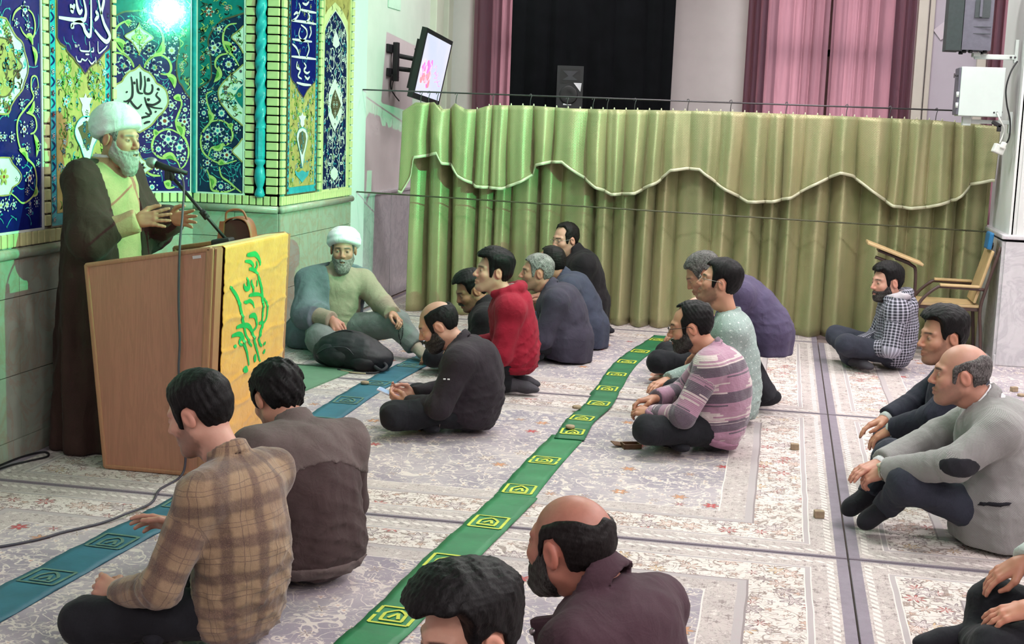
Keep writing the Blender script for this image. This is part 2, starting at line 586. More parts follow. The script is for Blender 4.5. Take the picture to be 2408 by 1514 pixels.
def wob(P, k, seed, aniso=(1, 1, 1)):
    """smooth pseudo-noise from a few sines, about -1..1"""
    r = np.random.RandomState(seed)
    o = 0
    for i in range(5):
        d = r.normal(size=3) * np.array(aniso)
        d = d * k * (1 + .45 * i) / (np.linalg.norm(d) + 1e-6)
        o = o + np.sin(P[0] * d[0] + P[1] * d[1] + P[2] * d[2] + r.uniform(0, 6.28)) / (1 + .5 * i)
    return o / 2.2
TR = {'A':{'vines':[[(6.084,2.111),(6.106,2.149),(6.154,2.175),(6.21,2.183)],[(6.152,2.087),(6.179,2.059),(6.221,2.043),(6.271,2.05),(6.287,2.103),(6.266,2.154),(6.21,2.179)],[(6.313,1.803),(6.295,1.856),(6.251,1.854),(6.243,1.801),(6.263,1.757),(6.198,1.71),(6.126,1.657),(6.11,1.598),(6.136,1.515),(6.205,1.461),(6.262,1.422),(6.282,1.352),(6.251,1.284),(6.157,1.25),(6.087,1.284),(6.033,1.309)],[(6.197,1.684),(6.268,1.666),(6.289,1.62),(6.266,1.59),(6.23,1.582)]],'leaves':[[(6.255,2.004),(6.282,1.908)],[(6.259,1.582),(6.281,1.467)],[(6.207,2.057),(6.263,2.005)],[(6.27,1.742),(6.197,1.68)],[(6.122,1.508),(6.205,1.446)],[(6.281,1.329),(6.244,1.276)]],'med':[(6.024,2.117),(6.063,2.08),(6.109,2.04),(6.164,2.014),(6.184,1.971),(6.21,1.92),(6.209,1.875),(6.18,1.829),(6.158,1.792),(6.101,1.753),(6.059,1.716),(6.03,1.679)],'med2':[(6.027,2.024),(6.081,1.994),(6.093,1.951),(6.161,1.903),(6.09,1.849),(6.075,1.797),(6.019,1.759)],'low':[(6.038,1.472),(6.064,1.442),(6.112,1.411),(6.139,1.38),(6.117,1.35),(6.061,1.33),(6.033,1.298)],'flowers':[(6.196,2.171,0.022),(6.118,2.102,0.013),(6.222,2.095,0.015),(6.286,1.78,0.014),(6.207,1.809,0.009),(6.156,1.725,0.015),(6.298,1.696,0.011),(6.174,1.605,0.021),(6.246,1.628,0.011),(6.068,1.568,0.015),(6.0,1.569,0.013),(6.301,1.521,0.015),(6.199,1.514,0.015),(6.12,1.456,0.015),(6.217,1.369,0.023),(6.299,1.44,0.012),(6.194,1.305,0.011),(6.279,1.248,0.014),(6.011,1.25,0.019),(6.073,1.247,0.015),(6.22,1.208,0.012)],'medfl':[(6.033,1.977,0.018),(6.091,1.896,0.015),(6.028,1.817,0.016)]},'B':{'navy':[(6.499,2.287),(6.494,2.056),(6.524,2.031),(6.578,2.015),(6.585,1.999),(6.625,1.978),(6.664,1.96),(6.68,1.945),(6.72,1.926),(6.777,1.889),(6.828,1.927),(6.888,1.95),(6.931,1.972),(6.993,2.012),(7.046,2.032),(7.055,2.091),(7.058,2.339)],'call':[[(6.503,2.157),(6.644,2.156),(6.749,2.161),(6.774,2.181),(6.778,2.218),(6.751,2.279)],[(6.644,2.136),(6.708,2.149),(6.749,2.136),(6.773,2.105),(6.814,2.086),(6.833,2.125),(6.836,2.286)],[(6.91,2.293),(6.935,2.23),(6.977,2.16),(7.029,2.114),(7.038,2.09),(7.002,2.067),(6.941,2.084),(6.873,2.12)],[(6.943,2.206),(6.97,2.266),(6.979,2.299)],[(6.678,2.264),(6.693,2.219),(6.717,2.197),(6.742,2.215)],[(6.622,2.232),(6.629,2.217),(6.653,2.219),(6.661,2.236)],[(6.621,2.205),(6.653,2.196)],[(6.874,2.169),(6.909,2.196),(6.883,2.218)],[(6.644,2.136),(6.631,2.123),(6.656,2.121)]],'small':[[(6.814,2.058),(6.818,2.012),(6.779,2.005),(6.722,2.006),(6.714,2.022)],[(6.907,2.064),(6.914,2.004),(6.975,2.026),(7.011,2.047)],[(6.855,2.03),(6.858,2.01),(6.829,2.006)],[(6.673,1.976),(6.688,1.953),(6.721,1.949),(6.734,1.963),(6.77,1.957),(6.795,1.97)],[(6.804,1.962),(6.837,1.944),(6.871,1.961)],[(6.88,1.982),(6.884,1.95)],[(6.666,2.035),(6.669,2.019)],[(6.682,2.034),(6.683,2.019)],[(6.698,2.035),(6.706,2.028)],[(6.771,1.989),(6.812,1.991)]],'tulip':[(6.776,1.791),(6.792,1.767),(6.848,1.769),(6.817,1.731),(6.825,1.703),(6.807,1.674),(6.782,1.657),(6.752,1.673),(6.733,1.702),(6.742,1.73),(6.709,1.766),(6.759,1.767)],'vase':[(6.782,1.671),(6.833,1.666),(6.883,1.637),(6.909,1.596),(6.896,1.554),(6.856,1.513),(6.829,1.464),(6.786,1.42),(6.745,1.466),(6.713,1.515),(6.673,1.556),(6.657,1.596),(6.683,1.637),(6.732,1.665)],'vasein':[(6.782,1.649),(6.832,1.629),(6.874,1.612),(6.848,1.571),(6.822,1.522),(6.788,1.489),(6.755,1.523),(6.722,1.572),(6.69,1.612),(6.74,1.629)],'flowers':[(6.584,1.905,0.022),(6.982,1.904,0.021),(6.703,1.874,0.014),(6.848,1.869,0.015),(6.614,1.839,0.017),(6.938,1.83,0.017),(6.869,1.826,0.011),(6.686,1.829,0.01),(6.572,1.743,0.025),(6.98,1.734,0.025),(6.61,1.62,0.016),(6.52,1.844,0.009),(7.035,1.831,0.01),(6.553,1.541,0.014),(6.55,1.402,0.014),(6.571,1.305,0.016),(6.695,1.426,0.013),(6.863,1.422,0.013)]},'C':{'vines':[[(-0.361,2.319),(-0.315,2.317),(-0.263,2.286),(-0.237,2.238),(-0.232,2.189),(-0.253,2.138),(-0.294,2.096),(-0.336,2.064),(-0.367,2.013)],[(-0.294,2.086),(-0.242,2.094),(-0.195,2.066),(-0.174,2.023),(-0.179,1.982),(-0.206,1.961),(-0.253,1.964)],[(-0.153,1.802),(-0.105,1.794),(-0.094,1.744),(-0.121,1.672),(-0.136,1.62),(-0.115,1.55),(-0.072,1.51),(-0.045,1.449),(-0.04,1.387),(-0.066,1.315),(-0.098,1.284)],[(-0.115,1.54),(-0.179,1.568),(-0.242,1.557),(-0.295,1.515),(-0.316,1.444),(-0.295,1.394),(-0.242,1.359),(-0.168,1.365),(-0.125,1.335),(-0.104,1.289)],[(-0.368,1.266),(-0.316,1.236),(-0.253,1.231)],[(-0.226,1.191),(-0.2,1.145),(-0.146,1.15)],[(-0.535,2.093),(-0.489,2.066),(-0.459,2.028),(-0.449,1.999)]],'leaves':[[(-0.211,1.971),(-0.147,1.863)],[(-0.232,2.199),(-0.305,2.086)],[(-0.242,1.374),(-0.125,1.335)],[(-0.158,1.802),(-0.094,1.774)],[(-0.147,1.63),(-0.083,1.499)],[(-0.305,1.525),(-0.263,1.546)],[(-0.226,1.191),(-0.178,1.145)],[(-0.356,2.32),(-0.304,2.313)]],'med':[(-0.413,2.015),(-0.377,1.983),(-0.336,1.965),(-0.3,1.926),(-0.284,1.897),(-0.253,1.879),(-0.216,1.85),(-0.2,1.8),(-0.2,1.75),(-0.232,1.698),(-0.274,1.657),(-0.305,1.616),(-0.336,1.585),(-0.404,1.543)],'dia':[(-0.412,2.311),(-0.392,2.273),(-0.351,2.246),(-0.307,2.214),(-0.351,2.182),(-0.382,2.146),(-0.413,2.094)],'diain':[(-0.412,2.272),(-0.382,2.234),(-0.351,2.212),(-0.382,2.18),(-0.413,2.159)],'span':[(-0.412,2.399),(-0.366,2.392),(-0.304,2.382),(-0.253,2.356),(-0.2,2.315),(-0.148,2.264),(-0.111,2.216),(-0.106,2.167),(-0.127,2.085),(-0.132,1.995),(-0.116,1.915),(-0.094,1.89),(-0.062,1.836),(-0.028,1.797)],'edge':[(-0.026,2.502),(-0.021,1.083)],'call':[[(-0.403,1.971),(-0.398,1.902),(-0.403,1.842)],[(-0.372,1.943),(-0.367,1.884),(-0.372,1.829),(-0.344,1.817),(-0.32,1.831),(-0.313,1.866),(-0.32,1.886)],[(-0.47,1.934),(-0.46,1.86),(-0.465,1.79),(-0.501,1.759),(-0.526,1.758)],[(-0.429,1.921),(-0.424,1.851),(-0.413,1.822),(-0.383,1.818)],[(-0.274,1.833),(-0.286,1.807),(-0.258,1.773),(-0.305,1.741),(-0.357,1.742),(-0.305,1.721),(-0.24,1.716)],[(-0.372,1.794),(-0.357,1.744),(-0.326,1.685),(-0.341,1.67),(-0.367,1.684)],[(-0.496,1.739),(-0.48,1.765),(-0.46,1.741),(-0.429,1.712),(-0.409,1.723),(-0.393,1.743)],[(-0.526,1.733),(-0.491,1.72)],[(-0.419,1.632),(-0.383,1.648),(-0.331,1.66)],[(-0.351,1.904),(-0.344,1.924),(-0.336,1.905)],[(-0.279,1.847),(-0.271,1.856),(-0.265,1.843)],[(-0.352,1.785),(-0.344,1.773),(-0.336,1.785)],[(-0.295,1.696),(-0.286,1.687)],[(-0.506,1.828),(-0.498,1.819)],[(-0.449,1.9),(-0.444,1.88)],[(-0.378,1.603),(-0.357,1.614),(-0.331,1.62)]],'flowers':[(-0.169,2.133,0.035),(-0.289,2.007,0.035),(-0.206,2.28,0.025),(-0.489,2.129,0.027),(-0.336,2.128,0.028),(-0.52,2.005,0.03),(-0.168,1.741,0.025),(-0.078,1.805,0.018),(-0.067,1.714,0.022),(-0.221,1.628,0.038),(-0.072,1.627,0.029),(-0.347,1.519,0.022),(-0.195,1.497,0.036),(-0.109,1.438,0.036),(-0.268,1.424,0.028),(-0.083,1.356,0.023),(-0.316,1.149,0.026),(-0.098,1.227,0.029),(-0.279,1.287,0.025),(-0.184,1.836,0.018),(-0.366,2.299,0.015),(-0.468,2.297,0.015),(-0.137,2.22,0.018),(-0.045,1.551,0.016),(-0.378,1.422,0.016)],'spfl':[(-0.106,2.411,0.045),(-0.085,2.258,0.022),(-0.068,2.098,0.022),(-0.089,1.997,0.018),(-0.201,2.439,0.025)]},'D':{'vines':[[(-3.95,2.344),(-4.011,2.331),(-4.047,2.285),(-4.052,2.207),(-4.021,2.14),(-3.973,2.108),(-3.93,2.042)],[(-4.009,2.129),(-4.07,2.116),(-4.106,2.082),(-4.112,2.036),(-4.087,2.003)],[(-4.135,1.855),(-4.178,1.83),(-4.171,1.762),(-4.146,1.695),(-4.152,1.626),(-4.201,1.567),(-4.223,1.486),(-4.2,1.406),(-4.126,1.352),(-4.04,1.332),(-3.942,1.36)],[(-4.152,1.632),(-4.067,1.646),(-3.999,1.609),(-3.974,1.541),(-4.004,1.483),(-4.078,1.457),(-4.139,1.443),(-4.163,1.385)],[(-4.077,1.308),(-4.058,1.24),(-4.002,1.202),(-3.953,1.163),(-3.903,1.108)],[(-4.175,1.286),(-4.15,1.224),(-4.137,1.143),(-4.088,1.099),(-4.014,1.103),(-3.946,1.158)]],'leaves':[[(-4.087,2.037),(-4.123,1.917)],[(-4.052,2.218),(-3.985,2.108)],[(-4.165,1.717),(-4.152,1.615)],[(-4.041,1.482),(-4.139,1.443)],[(-4.089,1.33),(-4.028,1.333)],[(-4.15,1.247),(-4.125,1.144)],[(-3.969,1.622),(-4.017,1.608)]],'med':[(-3.894,2.054),(-3.948,2.007),(-3.996,1.972),(-4.032,1.937),(-4.062,1.902),(-4.086,1.856),(-4.074,1.788),(-4.031,1.733),(-3.981,1.678),(-3.932,1.646),(-3.889,1.613)],'medin':[(-3.892,1.908),(-3.934,1.872),(-3.958,1.826),(-3.934,1.782),(-3.891,1.738)],'up':[(-3.896,2.328),(-3.938,2.288),(-3.986,2.248),(-3.949,2.21),(-3.913,2.166),(-3.894,2.133)],'lo':[(-3.889,1.522),(-3.931,1.475),(-3.973,1.427),(-3.93,1.383),(-3.887,1.35)],'span':[(-4.239,1.874),(-4.154,1.933),(-4.142,2.002),(-4.155,2.137),(-4.168,2.215),(-4.132,2.295),(-4.059,2.363),(-3.975,2.393),(-3.897,2.417)],'flowers':[(-4.119,2.166,0.032),(-3.967,2.164,0.027),(-4.009,2.051,0.034),(-4.083,2.301,0.022),(-4.196,1.858,0.016),(-4.11,1.799,0.02),(-4.061,1.698,0.034),(-4.208,1.778,0.017),(-4.199,1.695,0.023),(-4.091,1.571,0.029),(-3.947,1.594,0.021),(-4.17,1.522,0.032),(-4.023,1.511,0.025),(-4.186,1.447,0.017),(-4.018,1.397,0.032),(-4.102,1.393,0.021),(-4.169,1.333,0.023),(-4.063,1.164,0.025),(-4.193,1.123,0.032),(-3.919,1.246,0.035),(-4.008,1.161,0.014)],'spfl':[(-4.163,2.422,0.045),(-4.21,2.225,0.022),(-4.21,2.09,0.023),(-4.203,1.988,0.02),(-4.024,2.453,0.025)]},'E':{'navy':[(9.824,2.593),(9.847,1.987),(9.889,1.951),(9.968,1.927),(10.017,1.885),(10.131,1.833),(10.211,1.89),(10.292,1.925),(10.391,1.961),(10.406,2.006),(10.375,2.644)],'call':[[(10.024,2.479),(10.201,2.479),(10.383,2.483)],[(9.841,2.386),(10.107,2.395),(10.387,2.398)],[(9.99,2.524),(10.024,2.479),(9.948,2.415),(9.856,2.387)],[(9.862,2.253),(10.081,2.256),(10.293,2.26)],[(10.044,2.369),(10.158,2.344),(10.176,2.297),(10.081,2.256),(10.0,2.291),(10.029,2.346)],[(9.851,2.129),(10.119,2.132),(10.4,2.134)],[(10.194,2.255),(10.23,2.197),(10.167,2.134)],[(9.863,2.219),(9.957,2.193),(10.022,2.138)],[(9.967,1.943),(10.127,1.933),(10.292,1.934)],[(9.977,2.098),(9.963,2.055),(10.042,2.037),(9.997,1.992),(10.077,1.973)],[(10.12,2.094),(10.17,2.069),(10.123,2.04),(10.188,2.02),(10.254,2.034)],[(10.184,2.476),(10.235,2.436),(10.155,2.398)],[(9.885,2.431),(9.947,2.451),(9.994,2.439)],[(10.238,2.371),(10.273,2.33),(10.226,2.284)],[(10.141,1.997),(10.207,1.977),(10.255,1.996)],[(10.069,2.53),(10.15,2.526),(10.214,2.553)]],'tulip':[(10.11,1.729),(10.137,1.702),(10.196,1.697),(10.155,1.664),(10.163,1.636),(10.115,1.609),(10.069,1.636),(10.074,1.664),(10.034,1.696),(10.089,1.702)],'vase':[(10.115,1.612),(10.191,1.598),(10.243,1.548),(10.219,1.487),(10.176,1.416),(10.128,1.306),(10.068,1.417),(10.017,1.489),(9.989,1.549),(10.038,1.598)],'vasein':[(10.116,1.587),(10.182,1.57),(10.204,1.526),(10.174,1.46),(10.124,1.405),(10.067,1.461),(10.032,1.527),(10.052,1.571)],'low':[(9.962,1.294),(10.042,1.275),(10.129,1.289),(10.222,1.27),(10.288,1.285),(10.263,1.246),(10.191,1.221),(10.133,1.195),(10.067,1.225),(9.995,1.255)],'flowers':[(9.908,1.845,0.015),(10.336,1.849,0.016),(9.915,1.69,0.015),(10.327,1.676,0.016),(9.891,1.485,0.013),(10.354,1.469,0.014),(9.917,1.225,0.015),(10.332,1.21,0.016),(10.233,1.758,0.011),(9.975,1.755,0.011),(10.292,1.559,0.011),(9.951,1.56,0.011)]},'F':{'arch':[(10.61,1.074),(10.598,1.58),(10.577,2.26),(10.587,2.339),(10.636,2.399),(10.739,2.474),(10.86,2.538),(11.008,2.483),(11.119,2.421),(11.161,2.365),(11.173,2.294),(11.194,1.578),(11.211,1.046)],'outer':[(10.592,1.067),(10.514,2.257),(10.54,2.426),(10.676,2.526),(10.856,2.603),(11.042,2.555),(11.193,2.473),(11.22,2.297),(11.272,1.034)],'med':[(10.868,2.005),(10.964,1.956),(11.051,1.887),(11.072,1.793),(11.054,1.71),(10.964,1.638),(10.881,1.579),(10.796,1.638),(10.72,1.707),(10.701,1.787),(10.718,1.88),(10.786,1.951)],'medin':[(10.873,1.918),(10.951,1.862),(11.03,1.798),(10.958,1.732),(10.879,1.679),(10.799,1.731),(10.77,1.794),(10.802,1.859)],'top':[(10.869,2.381),(10.942,2.328),(10.964,2.271),(10.877,2.243),(10.798,2.262),(10.802,2.319)],'low':[(10.889,1.296),(10.986,1.258),(10.977,1.21),(10.896,1.183),(10.801,1.216),(10.799,1.263)],'flowers':[(10.668,2.345,0.02),(11.092,2.354,0.019),(10.786,2.158,0.021),(10.989,2.167,0.021),(10.682,2.084,0.018),(11.069,2.1,0.019),(10.877,2.485,0.016),(10.67,1.959,0.016),(11.097,1.96,0.017),(10.643,1.809,0.014),(11.133,1.818,0.014),(10.731,1.493,0.021),(11.06,1.489,0.022),(10.637,1.58,0.014),(11.159,1.578,0.014),(10.708,1.243,0.023),(11.083,1.231,0.024),(10.844,1.439,0.016),(10.938,1.437,0.017),(10.948,2.235,0.016),(10.792,2.376,0.014),(10.976,2.388,0.014),(10.788,1.122,0.017),(11.013,1.113,0.017)]},'podium':[[(6.346,1.041),(6.397,1.038),(6.456,1.035),(6.497,1.018),(6.528,0.993),(6.534,0.97)],[(6.329,1.011),(6.387,1.004),(6.427,0.989),(6.44,0.97),(6.387,0.968)],[(6.387,0.968),(6.446,0.958),(6.481,0.943),(6.506,0.925)],[(6.48,0.997),(6.492,0.974),(6.475,0.955),(6.499,0.935)],[(6.359,0.929),(6.377,0.901),(6.401,0.876),(6.366,0.871),(6.338,0.883),(6.326,0.902)],[(6.412,0.91),(6.442,0.88),(6.46,0.851),(6.449,0.835)],[(6.402,0.834),(6.46,0.833),(6.532,0.825),(6.581,0.81)],[(6.506,0.923),(6.543,0.887),(6.574,0.838),(6.588,0.791),(6.601,0.743),(6.597,0.689),(6.61,0.664)],[(6.495,0.883),(6.513,0.886)],[(6.606,0.798),(6.65,0.76),(6.664,0.726),(6.658,0.689),(6.622,0.667)],[(6.554,0.676),(6.609,0.668),(6.592,0.643),(6.574,0.618),(6.562,0.597),(6.581,0.566),(6.613,0.55)],[(6.643,0.566),(6.647,0.549)],[(6.641,0.524),(6.649,0.507)],[(6.149,0.906),(6.198,0.881),(6.243,0.85),(6.277,0.815),(6.306,0.772),(6.33,0.725),(6.353,0.695),(6.377,0.651),(6.419,0.605),(6.473,0.571)],[(6.339,0.81),(6.379,0.805),(6.414,0.807),(6.461,0.788),(6.474,0.764)],[(6.416,0.727),(6.451,0.729),(6.493,0.721),(6.517,0.695),(6.518,0.663),(6.477,0.65)],[(6.257,0.695),(6.313,0.696),(6.394,0.687),(6.441,0.665),(6.477,0.628),(6.514,0.576),(6.552,0.529),(6.59,0.472)],[(6.202,0.661),(6.257,0.662),(6.308,0.655),(6.343,0.636),(6.361,0.604),(6.396,0.567),(6.421,0.527),(6.445,0.478)],[(6.343,0.634),(6.309,0.626),(6.303,0.609),(6.344,0.594)],[(6.247,0.613),(6.248,0.597)],[(6.422,0.466),(6.364,0.465)],[(6.516,0.521),(6.529,0.482)]]}

# ------------------------------------------------------------------ surface materials
def marble(name, rgb, vein, rough=.25):
    m, b = new_mat(name)
    v = X.coord()
    n = X.noise(v, 3.2, 6, .65, dist=1.6)
    n2 = X.noise(v, 9, 5, .6, dist=.8)
    vn = 1 - ((n - .5).abs() / .06).min(1.0)
    c = X.mix(n2.sstep(.35, .7) * .5, lin(*rgb), tuple(x * .82 for x in lin(*rgb)))
    c = X.mix(vn * .45, c, lin(*vein))
    X.put(b.inputs['Base Color'], c)
    b.inputs['Roughness'].default_value = rough
    return m


def glaze(name, rgb, rough=.06, var=.14):
    m = mk(name, rgb, min(rough, .07), var, 18, .05, 30, bdist=.002)
    return m


M_PLASTER = mk('white_plaster', (214, 206, 206), .8, .03, 4, .05, 120)
M_PLASTER2 = mk('lavender_plaster', (190, 182, 194), .8, .03, 4, .05, 120)
M_CREAM = mk('cream_paint', (206, 200, 190), .8, .03, 4)
M_DADO = marble('pale_green_marble', (166, 172, 158), (168, 140, 120))
M_DADO2 = marble('white_marble', (206, 202, 206), (168, 164, 172))
M_GROUT = mk('teal_grout', (84, 146, 138), .7, .1)
M_BRICK = mk('straw_glazed_brick', (206, 202, 150), .35, .10, 9, .06, 60)
M_NAVY_T = glaze('navy_glaze', (22, 28, 104))
M_NAVYD_T = glaze('dark_navy_glaze', (26, 34, 76))
M_TEAL_T = glaze('teal_glaze', (20, 118, 122))
M_TURQ_T = glaze('turquoise_glaze', (40, 160, 180), .15)
M_TAN_T = glaze('mustard_glaze', (178, 158, 98), .3)
M_WHITE_T = glaze('white_glaze', (222, 224, 220), .25, .04)
M_VINE_T = glaze('lime_glaze', (190, 200, 122), .3)
M_LEAF_T = glaze('green_glaze', (112, 160, 74), .3)
M_TURQ2_T = glaze('light_turquoise_glaze', (64, 158, 176), .3)
M_BROWN_T = glaze('umber_glaze', (96, 84, 66), .3)
M_RED_T = glaze('rust_glaze', (150, 66, 50), .3)
M_INK_T = glaze('ink_glaze', (34, 40, 46), .3)


def struct(name, mb, mat, parent=None, smooth=None):
    o = mb.build(name, mat, parent, smooth)
    if parent is None:
        o['kind'] = 'structure'
    return o


XL = -3.62
Y_A, Y_B = 7.12, 9.675
XN = -4.29
NB = XN - .82 * .7071
HZ = CEIL_Z
S7 = .70711

# base ground under the rugs
fl_o = struct('floor', MB().box((1.3, 6.0, -.06), (12.6, 19.0, .10)), mk('floor_screed', (128, 112, 108), .9, .1, 8))

# left wall, near part
wl = struct('wall_left', MB().box((XL - .15, (Y_A - 3.4) / 2, HZ / 2), (.30, Y_A + 3.4, HZ)), M_PLASTER)
# niche: near side, diagonals, back, far side (its pier carries the brickwork)
nm = MB()
pts = [(XL, Y_A), (XN, Y_A), (NB, Y_A + .82 * S7), (NB, Y_B - .82 * S7), (XN, Y_B), (XL, Y_B)]
for (a, b) in zip(pts[:-1], pts[1:]):
    d = Vector((b[0] - a[0], b[1] - a[1], 0))
    n = Vector((-d.y, d.x, 0)).normalized()
    if n.dot(Vector((1, 0, 0)) + Vector((0, 0, 0))) > 0 or abs(n.x) < .01:
        pass
    out = n if n.x < -.01 else (Vector((0, -1, 0)) if (abs(n.x) < .01 and a[1] < 8) else Vector((0, 1, 0)))
    if abs(n.x) > .01 and n.x > 0:
        out = -n
    q = [Vector((*a, 0)), Vector((*b, 0)), Vector((*b, 0)) + out * .08, Vector((*a, 0)) + out * .08]
    if abs(n.x) < .01 and a[1] > 8:
        q = [Vector((*a, 0)), Vector((*b, 0)), Vector((*b, 0)) + out * .02, Vector((*a, 0)) + out * .02]
    nm.prism([(p.x, p.y) for p in q], lambda u, v, h: (u, v, h), 0, HZ)
wn = struct('wall_niche', nm, M_GROUT)
# left wall beyond the niche, pilaster and recessed bay with the screen
wf = struct('wall_left_far', MB().box((XL - .15, (Y_B + 11.37) / 2, HZ / 2), (.30, 11.37 - Y_B, HZ)), M_GROUT)
struct('trim_1', MB().box((XL - .14, 11.59, HZ / 2), (.27, .436, HZ)), mk('pilaster_paint', (206, 214, 214), .7, .02, 4))
struct('wall_left_bay', MB().box((XL - .17, 13.36, HZ / 2), (.20, 3.1, HZ)), M_PLASTER)
struct('trim_2', MB().box((XL - .045, 14.35, HZ / 2), (.09, .30, HZ), bev=.01).box((XL - .02, 14.72, HZ / 2), (.09, .20, HZ), bev=.01), M_CREAM)
# dado slabs of the bay
for k in range(5):
    t = MB().box((XL - .045, 11.55 + .66 * k + .2, .50), (.05, .645, 1.0), bev=.004).build('marble_slab', M_DADO2, bpy.data.objects['wall_left_bay'])
MB().box((XL - .045, 13.2, 1.012), (.075, 3.3, .03), bev=.008).build('dado_ledge', M_DADO2, bpy.data.objects['wall_left_bay'])

# far wall with two window openings
WIN = [(-3.12, -2.10), (-.30, 1.02), (2.05, 3.3)]
YF = 14.9
fm = MB()
edges = [-4.2] + [e for w in WIN for e in w] + [7.5]
for i in range(0, len(edges), 2):
    fm.box(((edges[i] + edges[i + 1]) / 2, YF + .15, HZ / 2), (edges[i + 1] - edges[i], .30, HZ))
for w in WIN:
    fm.box(((w[0] + w[1]) / 2, YF + .15, .45), (w[1] - w[0], .30, .9))
    fm.box(((w[0] + w[1]) / 2, YF + .15, (3.35 + HZ) / 2), (w[1] - w[0], .30, HZ - 3.35))
struct('wall_far', fm, M_PLASTER)
M_FRAMEP = mk('window_frame_paint', (92, 74, 70), .5, .05)
M_GLASS, _b = new_mat('window_glass')
_b.inputs['Base Color'].default_value = (.9, .95, .95, 1)
_b.inputs['Roughness'].default_value = .05
_b.inputs['Alpha'].default_value = .25
_nv = X.coord()
set_bump(_b, X.noise(_nv, 3, 2), .05, .01)
for i, w in enumerate(WIN):
    e = empty('window_%d' % (i + 1), ((w[0] + w[1]) / 2, YF + .05, .9), kind='structure')
    ww = w[1] - w[0]
    f = MB()
    for xx in (-ww / 2 + .03, 0, ww / 2 - .03):
        f.box((xx, 0, 1.225), (.10 if xx == 0 else .06, .06, 2.45))
    for zz in (.03, .50, 1.62, 2.42):
        f.box((0, 0, zz), (ww, .06, .07))
    f.build('window_frame', M_FRAMEP, e)
    for s_ in (-1, 1):
        MB().box((s_ * ww / 4, .01, 1.22), (ww / 2 - .1, .006, 2.38)).build('pane', M_GLASS, e)
# pilaster and mouldings on the far wall
struct('trim_3', MB().box((1.27, YF - .05, HZ / 2), (.10, .10, HZ), bev=.012).box((1.36, YF - .03, HZ / 2), (.05, .06, HZ), bev=.01).box((1.87, YF - .04, HZ / 2), (.09, .08, HZ), bev=.012), M_CREAM)
struct('wall_far_panel', MB().box((1.60, YF - .012, HZ / 2), (.46, .02, HZ)), M_PLASTER2)
# right side wall and back opening
struct('wall_right', MB().box((7.4, 6.0, HZ / 2), (.2, 19, HZ)), M_PLASTER)
struct('wall_back', MB().box((1.7, -3.5, HZ / 2), (12.0, .2, HZ)), M_PLASTER)
ceil = struct('ceiling', MB().box((1.7, 6.0, HZ + .06), (12.0, 19.0, .12)), M_PLASTER)

# right pillar: marble foot, plaster shaft with corner mouldings
PX, PY = 1.665, 10.95
pl = struct('trim_4', MB().box((PX + .55, PY + .55, (HZ + 1.0) / 2), (1.06, 1.06, HZ - 1.0)), mk('pillar_paint', (214, 216, 214), .7, .02, 4))
for (cx, cy) in ((PX + .03, PY + .03),):
    for k in range(3):
        MB().box((cx + .012 + .018 * k, cy - .004 - .004 * k, (HZ + 1.0) / 2), (.010, .012, HZ - 1.0)).build('moulding', pl.data.materials[0], pl)
for k in range(2):
    MB().box((PX + .26 + .53 * k, PY - .010, .49), (.525, .03, .94), bev=.004).build('marble_slab', M_DADO2, pl)
    MB().box((PX - .010, PY + .26 + .53 * k, .49), (.03, .525, .94), bev=.004).build('marble_slab', M_DADO2, pl)
MB().box((PX + .53, PY + .53, .49), (1.04, 1.04, .94)).build('core', M_DADO2, pl)
MB().box((PX + .53, PY + .53, .995), (1.13, 1.13, .035), bev=.01).build('dado_ledge', M_DADO2, pl)
MB().box((PX + .53, PY + .53, .05), (1.10, 1.10, .10), bev=.006).build('plinth', M_DADO2, pl)

# ceiling lamps (housing around each light source)
M_LAMPB = mk('lamp_enamel', (230, 230, 228), .4, .02)
M_LAMPE = mk('lamp_diffuser', (250, 244, 244), .5, .01, emit=2.0)
for i, (x, y) in enumerate(LAMPS + [(-2.2, 13.2), (1.0, 13.2)]):
    e = empty('ceiling_lamp', (x, y, HZ - .12), 0, 'white rectangular ceiling lamp with a frosted diffuser', 'lamp', 'ceiling lamps over the hall')
    MB().box((0, 0, .09), (1.25, .60, .06), bev=.01).build('housing', M_LAMPB, e)
    MB().box((0, 0, .05), (1.15, .50, .02), bev=.004).build('diffuser', M_LAMPE, e)
gl = empty('green_flood_lamp', GREEN_LAMP, 0, 'small black flood lamp with a green lens on a wall arm', 'lamp')
_q = (Vector((-3.9, 8.3, 2.85)) - GREEN_LAMP).normalized()
MB().tube([GREEN_LAMP * 0 - _q * .30, -_q * .14], .07, 16).build('lamp_body', mk('black_enamel', (24, 24, 26), .4), gl)
_sd = _q.cross(Vector((0, 0, 1))).normalized()
MB().add([_sd * -.25 + Vector((0, 0, -.085)) - _q * .1, _sd * .25 + Vector((0, 0, -.085)) - _q * .1, _sd * .45 + _q * .27 + Vector((0, 0, -.088)), _sd * -.45 + _q * .27 + Vector((0, 0, -.088)),
          _sd * -.25 + Vector((0, 0, -.089)) - _q * .1, _sd * .25 + Vector((0, 0, -.089)) - _q * .1, _sd * .45 + _q * .27 + Vector((0, 0, -.092)), _sd * -.45 + _q * .27 + Vector((0, 0, -.092))], [(0, 1, 2, 3), (7, 6, 5, 4), (0, 4, 5, 1), (1, 5, 6, 2), (2, 6, 7, 3), (3, 7, 4, 0)]).build('added_beam_flap', bpy.data.materials['black_enamel'], gl)  # unseen flap, added to keep the green beam off the seated people
MB().tube([-_q * .22, -_q * .22 + Vector((0, 0, .3)), Vector((3.88, 0, .3))], .012, 8).build('arm', bpy.data.materials['black_enamel'], gl)

